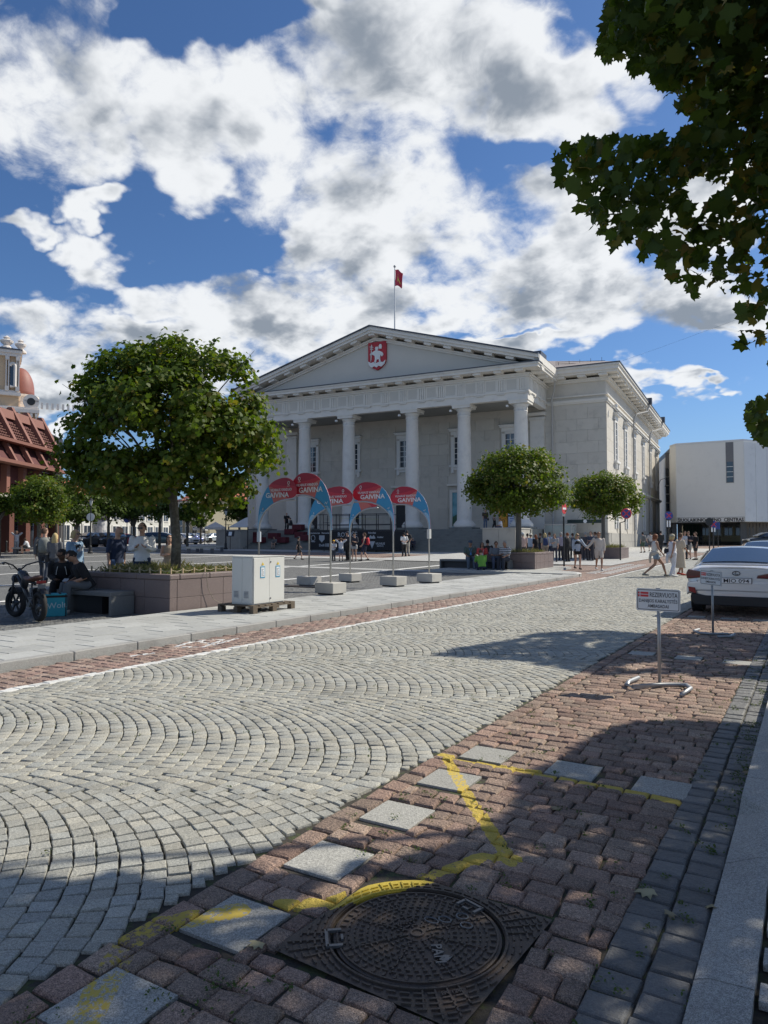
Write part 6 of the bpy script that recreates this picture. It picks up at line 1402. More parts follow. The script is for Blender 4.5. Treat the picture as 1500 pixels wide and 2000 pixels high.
# ------------------------------------------------------------------ reserved parking signs
M_sgn = mat('sign_white', (.66, .68, .69), .45, .05, 3); M_sbk = mat('sign_black', (.02, .02, .025), .5); M_sred = mat('sign_red', (.58, .04, .04), .5)
def reserved(label, base, rz, hz, path, tilt=0, W_=.42, H_=.225):
    t = thing('parking_sign', label, 'sign', (base[0], base[1], base[2]+.012), 0, 'reserved parking signs on tube stands')
    k = MB(); k.tube([(0, 0, .0), (0, 0, hz)], .017, 10); k.build('pole', M_steel2, t, smooth=True)
    k = MB(); k.tube([(p[0]-base[0], p[1]-base[1], .02) for p in path], .021, 10); k.build('stand', M_steel2, t, smooth=True)
    pl_ = bpy.data.objects.new('plate', None)
    def rr(w, h, r=.02, n=4): return [(sx*(w/2-r)+r*math.cos(a), sz*(h/2-r)+r*math.sin(a)) for sx, sz, a0 in ((1, 1, 0), (-1, 1, 90), (-1, -1, 180), (1, -1, 270)) for a in [R(a0+90*i/n) for i in range(n+1)]]
    def plate(poly, a, b, nm, m, par, bx=0):
        k = MB(); k.slab(poly, a, b); return k.build(nm, m, par)
    zc = hz-H_/2+.02
    o = plate(rr(W_, H_), -.028, -.02, 'plate', M_steel2, t); o.location = (0, 0, zc); o.rotation_euler = (0, tilt, rz)
    plate(rr(W_-.004, H_-.004), -.0295, -.0285, 'face', M_sgn, o)
    k = MB(); a, b = rr(W_-.022, H_-.022, .016), rr(W_-.034, H_-.034, .012); n = len(a)
    k.add([(p[0], -.0302, p[1]) for p in a]+[(p[0], -.0302, p[1]) for p in b], [(i, (i+1) % n, n+(i+1) % n, n+i) for i in range(n)]); k.build('border', M_sbk, o)
    f = lambda s, size, x, z, sx=1, b=.001: text_mb(s, size, frame3((x, -.0305, z), (1, 0, 0), (0, 0, 1)), .0004, sx=sx, bold=b).build('lettering', M_sbk, o)
    f = lambda s, w, cap, x, z: text_fit(s, w, cap, frame3((x, -.0305, z), (1, 0, 0), (0, 0, 1)), .0004, .012).build('lettering', M_sbk, o)
    f('REZERVUOTA', .262, .045, .052, .052); f('DANIJOS KARALYSTĖS', .365, .033, 0, -.010); f('AMBASADAI', .20, .033, 0, -.062)
    for (x0, x1, z0, z1) in ((-.192, -.178, .056, .077), (-.192, -.178, .028, .049), (-.170, -.092, .056, .077), (-.170, -.092, .028, .049)):
        k = MB(); k.box(x0, x1, -.0306, -.0298, z0, z1); k.build('flag_panel', M_sred, o)
    k = MB(); k.obox((0, -.012, zc+H_/2), (.04, .03, .02)); k.build('clamp', M_steel2, t)
    return t
M_steel2 = mat('galvanised', (.36, .37, .38), .5, .15, 12, metal=.7)
b1 = G(1284, 1340); reserved('nearer white sign REZERVUOTA with red flag, on a bent tube stand in the sun', b1, R(2), .96, [G(1243, 1327), G(1224, 1335), G(1220, 1341), G(1232, 1345), G(1284, 1341), G(1322, 1341), G(1336, 1342), G(1344, 1348), G(1326, 1361)], R(1))
b2 = G(1389, 1240); reserved('farther reserved parking sign turned sideways, right before the silver car', b2, R(-38), .97, [G(1362, 1232), G(1352, 1235), G(1362, 1239), G(1388, 1241), G(1418, 1241), G(1430, 1242), G(1420, 1246), G(1398, 1246)], R(2))
# ------------------------------------------------------------------ cars
M_tyre = mat('tyre', (.018, .018, .018), .85, .2, 20); M_rim = mat('rim', (.35, .36, .37), .35, .1, 5, metal=.8); M_cgl = mat('car_glass', (.03, .04, .05), .03, .1, .8, spec=1.0, coat=1)
M_tail = mat('tail_lamp', (.09, .006, .008), .15, .2, 8, coat=1); M_refl = mat('reflector', (.25, .012, .012), .2); M_pl = mat('black_plastic', (.02, .02, .022), .6)
def carpaint(name, c, met=.6): return mat('paint_'+name, c, .28, .02, 2, metal=met, coat=1)
def car(label, loc, rz, paint, detail=True, hh=1.43, w=.905, L=4.66, suv=False, group=None, plate=None, taxi=False):
    t = thing('parked_car', label, 'car', loc, rz, group)
    up = .17 if suv else 0
    # stations from the rear: y, half width at sill / belt, deck height, bottom
    st = [(0.0, .60, .72, .62, .36), (.03, .74, .84, .90, .30), (.10, .83, .90, 1.0, .25), (.30, .87, .905, 1.06, .21), (.62, .885, .90, 1.07, .19), (1.0, .885, .905, 1.02, .18), (1.9, .885, .905, .99, .18), (2.9, .885, .905, .97, .18), (3.35, .885, .90, .96, .18), (3.75, .88, .88, .92, .19), (4.2, .84, .84, .84, .20), (4.48, .72, .76, .74, .24), (4.62, .52, .60, .60, .32)]
    V = []; nP = 15
    for (y, a, b, zt, zb_) in st:
        zt += up; zb_ += up*.5; h_ = zt-zb_
        half = [(a*.82, zb_), (a*.97, zb_+h_*.08), (a, zb_+h_*.28), (b*1.0, zb_+h_*.55), (b*.985, zb_+h_*.78), (b*.93, zb_+h_*.93), (b*.72, zb_+h_*.992), (0, zt+.012)]
        row = [(-x, z) for x, z in half[:-1]]+[half[-1]]+[(x, z) for x, z in half[:-1][::-1]]
        V += [(x*w/.905, y*L/4.66-L/2, z) for x, z in row]
    n = len(st); k = MB(); f = [(i*nP+j, (i+1)*nP+j, (i+1)*nP+j+1, i*nP+j+1) for i in range(n-1) for j in range(nP-1)]
    f += [tuple(range(nP)), tuple(range((n-1)*nP, n*nP))[::-1]]+[((i+1)*nP, i*nP, i*nP+nP-1, (i+1)*nP+nP-1) for i in range(n-1)]
    k.add(V, f); body = k.build('body', paint, t); sb = body.modifiers.new('s', 'SUBSURF'); sb.levels = sb.render_levels = 2; body.data.shade_smooth()
    # cabin
    H = hh+up*1.1
    cs = [(.50, .60, 1.05, 1.06), (.62, .70, .99, 1.11), (1.35, .63, .97, H-.05), (1.75, .62, .97, H), (2.3, .62, .96, H), (2.75, .62, .95, H-.04), (3.2, .66, .94, H-.20), (3.72, .70, .90, .99)]
    if suv: cs = [(.12, .60, 1.05, 1.12), (.22, .70, .99, 1.2), (.55, .66, .97, H-.06), (1.3, .65, .97, H), (2.3, .64, .96, H), (2.75, .63, .95, H-.04), (3.2, .66, .94, H-.22), (3.72, .70, .90, .99)]
    V = []; 
    for (y, tw_, zb_, zt) in cs:
        zb_ += up; zt = zt if zt > 1.3 else zt+up
        half = [(.86, zb_-.06), (.86-(.86-tw_)*.15, zb_), (tw_+(.86-tw_)*.12, zb_+(zt-zb_)*.85), (tw_*.93, zt-(zt-zb_)*.04), (tw_*.5, zt+.008), (0, zt+.018)]
        row = [(-x, z) for x, z in half]+[(x, z) for x, z in half[:-1][::-1]]; V += [(x*w/.905, y*L/4.66-L/2, z) for x, z in row]
    n = len(cs); nP = 11; k = MB(); k.add(V, [(i*nP+j, (i+1)*nP+j, (i+1)*nP+j+1, i*nP+j+1) for i in range(n-1) for j in range(nP-1)]+[tuple(range(nP)), tuple(range((n-1)*nP, n*nP))[::-1]])
    cab = k.build('roof', paint, t); sb = cab.modifiers.new('s', 'SUBSURF'); sb.levels = sb.render_levels = 2; cab.data.shade_smooth()
    Y = lambda y: y*L/4.66-L/2; ws = w/.905
    def patch(nm, c4, m=M_cgl, par=t, n=6, bul=.0, off=(0, 0, 0)):
        k = MB(); c = [Vector(q) for q in c4]; nr = (c[1]-c[0]).cross(c[3]-c[0]).normalized()
        k.add([tuple((c[0]*(1-u)+c[1]*u)*(1-v)+(c[3]*(1-u)+c[2]*u)*v+nr*bul*(1-(2*u-1)**2)*(1 if 1 else v)+Vector(off)) for v in [j/n for j in range(n+1)] for u in [i/n for i in range(n+1)]], [(j*(n+1)+i, j*(n+1)+i+1, (j+1)*(n+1)+i+1, (j+1)*(n+1)+i) for j in range(n) for i in range(n)])
        return k.build(nm, m, par, smooth=True)
    if not suv: patch('rear_window', [(-.70*ws, Y(.60), 1.085), (.70*ws, Y(.60), 1.085), (.56*ws, Y(1.34), H-.055), (-.56*ws, Y(1.34), H-.055)], bul=.035, off=(0, -.015, .012))
    else: patch('rear_window', [(-.66*ws, Y(.19), 1.22+up), (.66*ws, Y(.19), 1.22+up), (.58*ws, Y(.46), H-.12), (-.58*ws, Y(.46), H-.12)], bul=.03, off=(0, -.05, .0))
    patch('windscreen', [(.72*ws, Y(3.66), 1.03+up), (-.72*ws, Y(3.66), 1.03+up), (-.56*ws, Y(2.83), H-.07), (.56*ws, Y(2.83), H-.07)], bul=.03, off=(0, .02, .015))
    for s in (-1, 1):
        for (ya, yb, yc, yd) in (((.98, 2.08, 2.02, 1.42), (2.14, 3.30, 2.80, 2.08)) if not suv else ((.55, 2.08, 2.02, .75), (2.14, 3.30, 2.80, 2.08))):
            q = [(s*.872*ws, Y(ya), 1.0+up), (s*.872*ws, Y(yb), .985+up), (s*.685*ws, Y(yc), H-.10), (s*.685*ws, Y(yd), H-.10)]
            patch('side_window', q if s > 0 else q[::-1], bul=.01, off=(s*.006, 0, 0))
        m_ = MB(); m_.obox((s*.97*ws, Y(3.05), 1.02+up), (.17, .10, .12)); m_.build('wing_mirror', paint, t, bevel=.03)
        if not suv: 
            k = MB(); k.slab([(0, 0), (.55, .0), (.55, .03), (0, .03)], 0, .01)
    r = .335+(.03 if suv else 0)
    for y in (.98, 3.72):
        for s in (-1, 1):
            k = MB(); k.lathe([(r*.62, -.11), (r*.93, -.11), (r, -.07), (r, .07), (r*.93, .11), (r*.62, .11)], n=28); o = k.build('wheel', M_tyre, t, (s*(.79)*ws, Y(y), r), smooth=False); o.rotation_euler = (0, R(90), 0)
            k = MB(); k.lathe([(0, .075), (.05, .085), (.06, .07), (r*.55, .06), (r*.64, .09), (r*.64, -.09)], n=24); k.build('rim', M_rim, o)
            for i in range(10): q = MB(); a = 2*math.pi*i/10; q.obox((r*.35*math.cos(a), r*.35*math.sin(a), .09*1), (r*.6, .028, .02), a); 
            q = MB(); [q.obox((r*.34*math.cos(a), r*.34*math.sin(a), sg*.085), (r*.56, .03, .02), a) for sg in (-1, 1) for a in [2*math.pi*i/10 for i in range(10)]]; q.build('spokes', M_rim, o)
            k = MB(); k.lathe([(r*1.12, -.10), (r*1.12, .10)], n=24); o2 = k.build('wheel_arch', M_pl, t, (s*.80*ws, Y(y), r*1.05)); o2.rotation_euler = (0, R(90), 0)
    # rear end
    if detail:
        k = MB(); k.slab([(-.74, .22), (.74, .22), (.82, .36), (.80, .47), (.55, .42), (-.55, .42), (-.80, .47), (-.82, .36)][::-1], Y(-.035), Y(.2)); k.build('rear_valance', M_pl, t, bevel=.02)
        k = MB(); k.slab([(-.90, .40), (-.80, .50), (.80, .50), (.90, .40), (.88, .70), (.60, .74), (-.60, .74), (-.88, .70)][::-1], Y(-.01), Y(.4)); b_ = k.build('rear_bumper', paint, t, bevel=.045)
        for s in (-1, 1):
            poly = [(s*.34, .80), (s*.62, .79), (s*.885, .76), (s*.90, .86), (s*.86, .965), (s*.6, .92), (s*.36, .865)]
            k = MB(); k.slab(poly if s < 0 else poly[::-1], Y(-.005), Y(.35)); o = k.build('tail_lamp', M_tail, t, bevel=.015)
            k = MB(); k.slab([(s*.42, .835), (s*.86, .80), (s*.86, .812), (s*.42, .847)][::1 if s < 0 else -1], Y(-.012), Y(.01)); k.build('lamp_strip', M_refl, o)
            k = MB(); k.slab([(s*.72, .46), (s*.84, .50), (s*.86, .60), (s*.73, .58)][::-s], Y(-.028), Y(.05)); k.build('reflector', M_refl, t)
        k = MB(); k.slab([(-.66, .56), (.66, .56), (.70, .74), (.66, 1.0), (-.66, 1.0), (-.70, .74)][::-1], Y(.01), Y(.2)); tr_ = k.build('boot_lid', paint, t, bevel=.03)
        k = MB(); k.slab([(-.64, 1.055), (.64, 1.055), (.60, 1.085), (-.60, 1.085)][::-1], Y(.0), Y(.2)); k.build('spoiler', paint, t, bevel=.012)
        k = MB(); k.tube([(-.66, Y(.005), .57), (.66, Y(.005), .57)], .005, 4); k.tube([(-.66, Y(.005), .57), (-.70, Y(.0), .74)], .005, 4); k.tube([(.66, Y(.005), .57), (.70, Y(.0), .74)], .005, 4); k.build('lid_gap', M_pl, t)
        k = MB(); k.box(-.27, .27, Y(-.018), Y(.012), .685, .80); pb = k.build('number_plate', M_sbk, t); k = MB(); k.box(-.258, .258, Y(-.024), Y(-.018), .693, .792); k.build('plate_face', M_wt, pb)
        text_fit(plate, .44, .078, frame3((.0, Y(-.0245), .742), (1, 0, 0), (0, 0, 1)), .0006, .012).build('lettering', M_sbk, pb)
        k = MB(); k.tube([(.065*math.cos(a), Y(-.002), .895+.042*math.sin(a)) for a in [2*math.pi*i/20 for i in range(21)]], .008, 6, False); k.tube([(-.005, Y(-.002), .925), (-.025, Y(-.002), .878), (.035, Y(-.002), .878)], .007, 5); k.build('emblem', M_sbk, t)
        text_mb('IS 300h', .035, frame3((.47, Y(.004), .625), (1, 0, 0), (0, 0, 1)), .001).build('lettering', M_rim, t)
        k = MB(); k.tube([(.12, Y(.55), 1.09), (.12, Y(.45), 1.13)], .004, 4)
    else:
        for s in (-1, 1):
            k = MB(); k.obox((s*.72*ws, Y(.03), .86+up), (.26, .08, .14)); k.build('tail_lamp', M_tail, t, bevel=.02); k = MB(); k.obox((s*.66*ws, Y(4.5), .66+up), (.30, .14, .12)); k.build('headlamp', M_frame, t, bevel=.03)
        k = MB(); k.obox((0, Y(4.60), .50+up), (.9, .06, .16)); k.build('grille', M_pl, t)
    return t
Pw = carpaint('pearl_white', (.62, .63, .64), .35); Pd = carpaint('graphite', (.035, .04, .045)); Pg = carpaint('green_grey', (.10, .15, .15)); Pb = carpaint('blue', (.03, .05, .2)); Pr = carpaint('red', (.35, .02, .03)); Ps = carpaint('silver_blue', (.45, .52, .58))
car('silver white saloon seen from behind, parked right of the reserved sign', (-1.27, 15.2+2.33, 0), 0, Pw, plate='MIO 094').scale = (1, 1, .93)
car('pale blue silver car parked ahead of the white saloon, roof showing at the right edge', (-1.15, 25.2, .0), 0, Ps, False)
p = at(1500, 72); car('dark grey sport utility car standing before the wooden wall of the art centre', p, fc(85), Pd, False, suv=True)
p = at(180, 76); car('dark grey sport utility car parked behind the lamp post on the left', p, fc(158), Pd, False, suv=True, group='cars parked along the far side of the square')
p = at(212, 78); car('black car behind the bald man, next to the dark utility car', p, fc(165), Pd, False, suv=True, group='cars parked along the far side of the square')
p = at(247, 82); car('small red car seen between the bald man and the white shirted man', p, fc(-62), Pr, False, group='cars parked along the far side of the square')
p = at(316, 84); car('greenish grey estate car right of the white shirted man', p, fc(-85), Pg, False, suv=True, group='cars parked along the far side of the square')
p = at(358, 92); car('white car parked beside the large maple trunk', p, fc(-120), Pw, False, group='cars parked along the far side of the square')
p = at(372, 100); car('blue car beside the white one right of the large maple trunk', p, fc(-130), Pb, False, group='cars parked along the far side of the square')
p = at(388, 104); car('white car seen from the front before the yellow house', p, fc(170), Pw, False, group='cars parked along the far side of the square')
p = at(416, 106); car('pale car by the white tent', p, fc(150), Ps, False, group='cars parked along the far side of the square')
p = at(66, 78); car('grey car behind the man with the backpack', p, fc(-60), Pg, False, group='cars parked along the far side of the square')
# ------------------------------------------------------------------ delivery bag, electric bike
M_bag = mat('bag_turquoise', (.04, .33, .40), .75, .1, 6); M_strap = mat('strap_black', (.02, .02, .02), .8)
bx = at(108, 13.9, 0); bg_ = thing('delivery_bag', 'square turquoise food delivery bag with black straps on the paving by the bench', 'delivery bag', (bx[0], bx[1], 0), PSI+R(28))
k = MB(); k.box(-.22, .22, -.20, .20, .0, .40); k.build('bag_body', M_bag, bg_, bevel=.015); k = MB(); k.box(-.225, .225, -.205, .205, .365, .40); k.build('zip_band', M_strap, bg_); k = MB(); k.box(-.22, .22, -.20, .20, .402, .43); k.build('bag_lid', M_bag, bg_, bevel=.012)
for x in (-.205, .19): k = MB(); k.box(x, x+.02, -.212, -.202, 0, .42); k.build('edge_strip', M_strap, bg_)
for x in (-.08, .10): k = MB(); k.box(x-.02, x+.02, -.205, .205, .431, .436); k.build('strap', M_strap, bg_)
text_mb('Wolt', .16, frame3((.04, -.206, .21), (1, 0, .06), (-.06, 0, 1)), .001, bold=.001).build('lettering', mat('bag_print', (.45, .6, .62), .7), bg_)
M_bf = mat('bike_black', (.022, .024, .028), .4, .1, 5, spec=.6); M_seat = mat('bike_saddle', (.14, .07, .05), .6, .15, 10); M_bsil = mat('bike_grey', (.12, .13, .14), .4, metal=.5)
def fatbike(label, rear, front, full=True):
    rv, fv = Vector(rear), Vector(front); dv = (fv-rv); ang = math.atan2(dv.y, dv.x)
    t = thing('electric_bicycle', label, 'electric bike', (rear[0], rear[1], 0), ang, 'fat tyred electric bikes'); wb = 1.14; r = .27
    def tb(pts, r_, nm, m=M_bf, n=8): k = MB(); k.tube(pts, r_, n); return k.build(nm, m, t, smooth=True)
    for i, (x, st_) in enumerate(((0, 0), (wb, .28))):
        k = MB(); k.tube([((r-.045)*math.cos(a), 0, (r-.045)*math.sin(a)) for a in [2*math.pi*q/28 for q in range(29)]], .052, 10, False); o = k.build('wheel', M_tyre, t, (x, 0, r+.01), smooth=True); o.rotation_euler = (0, 0, st_)
        q = MB(); q.tube([((r-.095)*math.cos(a), 0, (r-.095)*math.sin(a)) for a in [2*math.pi*j/24 for j in range(25)]], .014, 6, False); [q.obox((.09*math.cos(a), 0, .09*math.sin(a)), (.19, .03, .022), 0, 0, -a) for a in [2*math.pi*j/6 for j in range(6)]]; q.build('rim', M_bf, o)
        q = MB(); q.lathe([(.045, -.05), (.06, -.02), (.06, .02), (.045, .05)], n=14); h = q.build('hub', M_bsil, o); h.rotation_euler = (R(90), 0, 0)
    if not full: pass
    for s in (-1, 1):
        tb([(0, s*.09, r), (.30, s*.05, .38), (.46, 0, .36)], .018, 'chain_stay'); tb([(0, s*.09, r), (.16, s*.08, .60), (.2, s*.06, .68)], .016, 'rear_stay')
        tb([(wb, s*.085, r), (wb-.07, s*.085, .55), (wb-.12, s*.08, .80)], .022, 'fork_leg'); tb([(wb-.13, s*.0, .88), (wb-.17, s*.12, 1.0), (wb-.25, s*.30, 1.06), (wb-.33, s*.36, 1.05)], .014, 'handlebar'); tb([(wb-.33, s*.36, 1.05), (wb-.42, s*.37, 1.04)], .02, 'grip')
        tb([(wb-.26, s*.30, 1.06), (wb-.18, s*.36, 1.03), (wb-.19, s*.40, 1.0)], .008, 'brake_lever')
    tb([(wb-.115, 0, .72), (wb-.17, 0, .94)], .03, 'head_tube'); tb([(wb-.13, 0, .78), (.62, 0, .50), (.46, 0, .34)], .045, 'down_tube'); tb([(wb-.14, 0, .84), (.72, 0, .74), (.22, 0, .68)], .032, 'top_tube')
    k = MB(); ringloft(k, [((.74, 0, .60), .05, .11, (0, 1, 0)), ((.66, 0, .76), .08, .09, (0, 1, 0)), ((.80, 0, .84), .085, .07, (0, 1, 0)), ((.93, 0, .86), .05, .05, (0, 1, 0))], 12); k.build('battery_case', M_bf, t, smooth=True)
    k = MB(); ringloft(k, [((.62, 0, .775), .07, .035, (0, 1, 0)), ((.45, 0, .755), .10, .04, (0, 1, 0)), ((.25, 0, .76), .12, .045, (0, 1, 0)), ((.08, 0, .80), .10, .04, (0, 1, 0)), ((0, 0, .81), .05, .02, (0, 1, 0))], 12); k.build('saddle', M_seat, t, smooth=True)
    k = MB(); k.lathe([(0, 0), (.07, .02), (.085, .07), (.06, .11)], n=16); o = k.build('headlamp', M_bf, t, (wb-.06, 0, .74)); o.rotation_euler = (0, R(90), 0)
    k = MB(); k.tube([(wb-.17, .05, .95), (wb-.02, .10, .92), (wb-.1, .2, 1.05), (wb-.24, .28, 1.06)], .006, 5); k.tube([(wb-.17, -.05, .95), (wb+.02, -.12, .98), (wb-.22, -.28, 1.06)], .006, 5); k.build('cable', M_strap, t)
    for (x, rr_) in ((0, .35), (wb, .33)):
        k = MB(); a0 = [R(40+12*i) for i in range(9)]; k.add([(x+rr_*math.cos(a), s*.06, r+rr_*math.sin(a)) for a in a0 for s in (-1, 1)], [(2*i, 2*i+1, 2*i+3, 2*i+2) for i in range(8)]); o = k.build('mudguard', M_bf, t); so_ = o.modifiers.new('t', 'SOLIDIFY'); so_.thickness = .006
    tb([(.42, -.05, .32), (.38, -.26, .02)], .012, 'kickstand'); k = MB(); k.obox((-.06, 0, .72), (.03, .16, .05)); k.build('tail_lamp', M_refl, t); k = MB(); k.obox((-.08, 0, .62), (.02, .13, .12)); k.build('rear_panel', M_bsil, t)
    k = MB(); k.lathe([(.09, -.03), (.09, .03)], n=18); o = k.build('crank', M_bsil, t, (.46, 0, .33)); o.rotation_euler = (R(90), 0, 0)
    return t
r0 = G(80, 1214); f0 = G(30, 1204); e1 = fatbike('black fat tyred electric bike with brown saddle on its stand at the left edge', r0, f0)
r0 = G(-36, 1222); f0 = G(-90, 1212); e2 = fatbike('second fat tyred bike of which only a wheel edge shows at the left border', r0, f0)
# ------------------------------------------------------------------ posts and signs
M_pole = mat('post_black', (.02, .021, .022), .5, .1, 6); M_blue = mat('sign_blue', (.03, .06, .26), .45); M_sr2 = mat('sign_bright_red', (.62, .03, .03), .4)
def disc(parent, z, r, m, nm='disc', dx=0, rz=PSI, y=-.03):
    k = MB(); k.lathe([(r, 0), (r, .012)], n=24); o = k.build(nm, m, parent, (dx*math.cos(rz)-y*-1*math.sin(rz)*-1, dx*math.sin(rz)+y*math.cos(rz), z)); o.rotation_euler = (R(90), 0, rz); return o
t = thing('road_sign', 'red and white no entry sign on a black post before the round maples', 'sign', at(1101, 36)); zt = HP(988, 36)
k = MB(); k.tube([(0, 0, 0), (0, 0, zt)], .045, 8); k.build('pole', M_pole, t); o = disc(t, HP(997, 36), .27, M_sr2, rz=PSI+R(50)); q = MB(); q.box(-.18, .18, -.05, .05, .013, .018); q.build('bar', M_wt, o); k = MB(); k.obox((0, 0, HP(1008, 36)), (.2, .03, .22), PSI+R(50)); k.build('small_panel', M_wt, t)
t = thing('road_sign', 'blue round no parking sign on a black post bent like a crook, behind the couple', 'sign', at(1211, 43)); 
k = MB(); k.tube([(0, 0, 0), (0, 0, HP(1021, 43)-zg(*at(1211, 43)[:2])), (.3*CP, .3*SP, HP(1020, 43)-.13), (.36*CP, .36*SP, HP(1003, 43)-.13)], .045, 8); k.build('pole', M_pole, t); o = disc(t, HP(1009, 43), .32, M_blue, dx=.36, y=-.07); 
q = MB(); q.obox((0, 0, .016), (.5, .06, .006), R(45)); q.obox((0, 0, .016), (.06, .5, .006), R(45)); q.tube([(.29*math.cos(a), .29*math.sin(a), .014) for a in [2*math.pi*i/20 for i in range(21)]], .03, 4, False); q.build('cross', M_sr2, o)
for lb, px, d, ys, grp in (('blue no parking sign with white panel below, at the far corner of the town hall', 1306, 66, (1007, 1023), 0), ('blue no parking sign with small white panel before the art centre passage', 1393, 60, (1024, 1032), 0)):
    b = at(px, d); t = thing('road_sign', lb, 'sign', b); k = MB(); k.tube([(0, 0, 0), (0, 0, HP(ys[0], d)-b[2]+.3)], .05, 8); k.build('pole', M_pole, t)
    o = disc(t, HP(ys[0], d)-b[2], .38 if d > 62 else .30, M_blue, y=-.07); q = MB(); q.obox((0, 0, .016), (.6, .07, .006), R(45)); q.obox((0, 0, .016), (.07, .6, .006), R(45)); q.build('cross', M_sr2, o)
    k = MB(); k.obox((0, 0, HP(ys[1], d)-b[2]), (.35, .03, .6), PSI); pn = k.build('panel', M_wt, t); k = MB(); v = Vector((math.sin(PSI)*.03, -math.cos(PSI)*.03, 0)); k.obox((v.x, v.y, HP(ys[1], d)-b[2]), (.05, .02, .45), PSI); k.build('arrow', M_sbk, pn)
b = at(1385, 50); t = thing('road_sign', 'back of a dark round sign on a thin post in the roadway near the bicycles', 'sign', b); k = MB(); k.tube([(0, 0, 0), (0, 0, HP(1015, 50)-b[2])], .04, 8); k.build('pole', M_pole, t); disc(t, HP(1019, 50)-b[2], .28, M_pole); 
b = at(1402, 62); t = thing('road_sign', 'small blue square sign right of the no parking sign', 'sign', b); k = MB(); k.tube([(0, 0, 0), (0, 0, HP(1022, 62)-b[2])], .03, 8); k.build('pole', M_pole, t); k = MB(); k.obox((0, 0, HP(1027, 62)-b[2]), (.35, .04, .6), PSI); k.build('panel', M_blue, t)
def lamp(label, px, d, ytop, head='lantern', group=None):
    b = at(px, d); t = thing('street_lamp', label, 'street lamp', b, 0, group); h = HP(ytop, d)-b[2]
    k = MB(); k.lathe([(.20, 0), (.20, .10), (.13, .18), (.11, .55), (.07, .62), (.055, 1.2), (.045, h-.55), (.04, h-.5)], n=12); k.build('post', M_pole, t)
    k = MB(); k.lathe([(.06, h-.5), (.15, h-.12), (.15, h-.1)], n=6); k.build('glass', M_cgl if 0 else mat('lamp_glass', (.5, .52, .5), .2), t); k = MB(); k.lathe([(.19, h-.1), (.10, h), (.02, h+.12)], n=6); k.build('cap', M_pole, t)
    return t
t = lamp('black lantern post with a round white sign behind the blond woman', 177, 56, 975)
k = MB(); b = t.location; o = disc(t, HP(1010, 56)-b[2], .32, M_notew)
lamp('dark lamp post behind the seated group, left of the middle maple trunk', 1009, 33.4, 1000); lamp('tall dark lamp post before the yellow house', 441, 68, 996); lamp('dark lamp post between bald man and white shirted man', 256, 70, 980)
b = at(13, 58); k = MB(); k.lathe([(.14, 0), (.14, .08), (.08, .14), (.07, .8), (.10, .85), (.06, .95), (0, 1.0)], n=10); tag(k.build('bollard', M_pole, None, b), 'black bollard at the kerb by the left edge', 'bollard')
b = at(159, 72); t = thing('road_sign', 'blue square parking sign left of the lantern post', 'sign', b); k = MB(); k.tube([(0, 0, 0), (0, 0, HP(1016, 72))], .04, 6); k.build('pole', M_pole, t); k = MB(); k.obox((0, 0, HP(1022, 72)), (.45, .04, .75), PSI); k.build('panel', M_blue, t); text_mb('P', .35, frame3((.03*SP, -.03*CP, HP(1022, 72)), (CP, SP, 0), (0, 0, 1)), .002).build('lettering', M_wt, t)
b = at(124, 64); k = MB(); k.tube([(0, 0, 0), (0, 0, HP(1010, 64))], .11, 8); tag(k.build('post', M_steel2, None, b), 'grey post left of the blond woman, beside the trees', 'post')
b = at(49, 40); t = thing('road_sign', 'blue round sign low above the cars, left of the white shirted man', 'sign', at(248, 74)); k = MB(); k.tube([(0, 0, 0), (0, 0, HP(1022, 74))], .04, 6); k.build('pole', M_pole, t); disc(t, HP(1025, 74), .36, M_blue)
# advertising column
b = at(194, 82); t = thing('advertising_column', 'round white advertising column with a dark domed cap', 'advertising column', b)
k = MB(); k.lathe([(.85, 0), (.85, .35), (.8, .4), (.8, HP(1014, 82)-b[2])], n=20); k.build('drum', mat('ad_paper', (.55, .56, .56), .7, .2, 2.5, col2=(.30, .33, .36), c2=(.5, .52)), t); h = HP(1014, 82)-b[2]
k = MB(); k.lathe([(1.0, h), (1.0, h+.15), (.7, h+.45), (.3, h+.8), (.05, h+1.1)], n=20); k.build('cap', M_pole, t)
# menu stand, low stone blocks, tents
p = G(450, 1073.5); t = thing('menu_stand', 'black slanted menu stand before the low grey wall left of the steps', 'menu stand', p); s_ = 1.0
k = MB(); k.tube([(0, 0, 0), (0, 0, 1.3)], .03, 6); k.build('pole', M_pole, t); k = MB(); k.obox((0, 0, 1.5), (.75, .04, .6), PSI, R(-35)); k.build('panel', M_pole, t); k = MB(); k.obox((.05*SP, -.05*CP, 1.5), (.3, .02, .42), PSI, R(-35)); k.build('paper', M_notew, t)
M_blkd = mat('dark_stone', (.10, .10, .105), .7)
for i, (px, d, w_, lb) in enumerate(((372, 58, 2.2, 'pale stone bench with dark underside, right of the large trunk'), (392, 56, 2.2, 'dark box shaped bench, second right of the large trunk'), (410, 60, 2.4, 'dark box shaped bench farther right, before the tents'), (64, 55, 2.8, 'low dark stone block behind the walking pair'))):
    b = at(px, d); t = thing('stone_bench', lb, 'bench', b, PSI+R(10)); k = MB(); k.box(-w_/2, w_/2, -.3, .3, .38, .5); k.build('seat', M_plinth, t); 
    for x in (-w_/2+.2, w_/2-.2): k = MB(); k.box(x-.12, x+.12, -.25, .25, 0, .379); k.build('leg', M_blkd, t)
M_tent = mat('tent_white', (.62, .62, .60), .8)
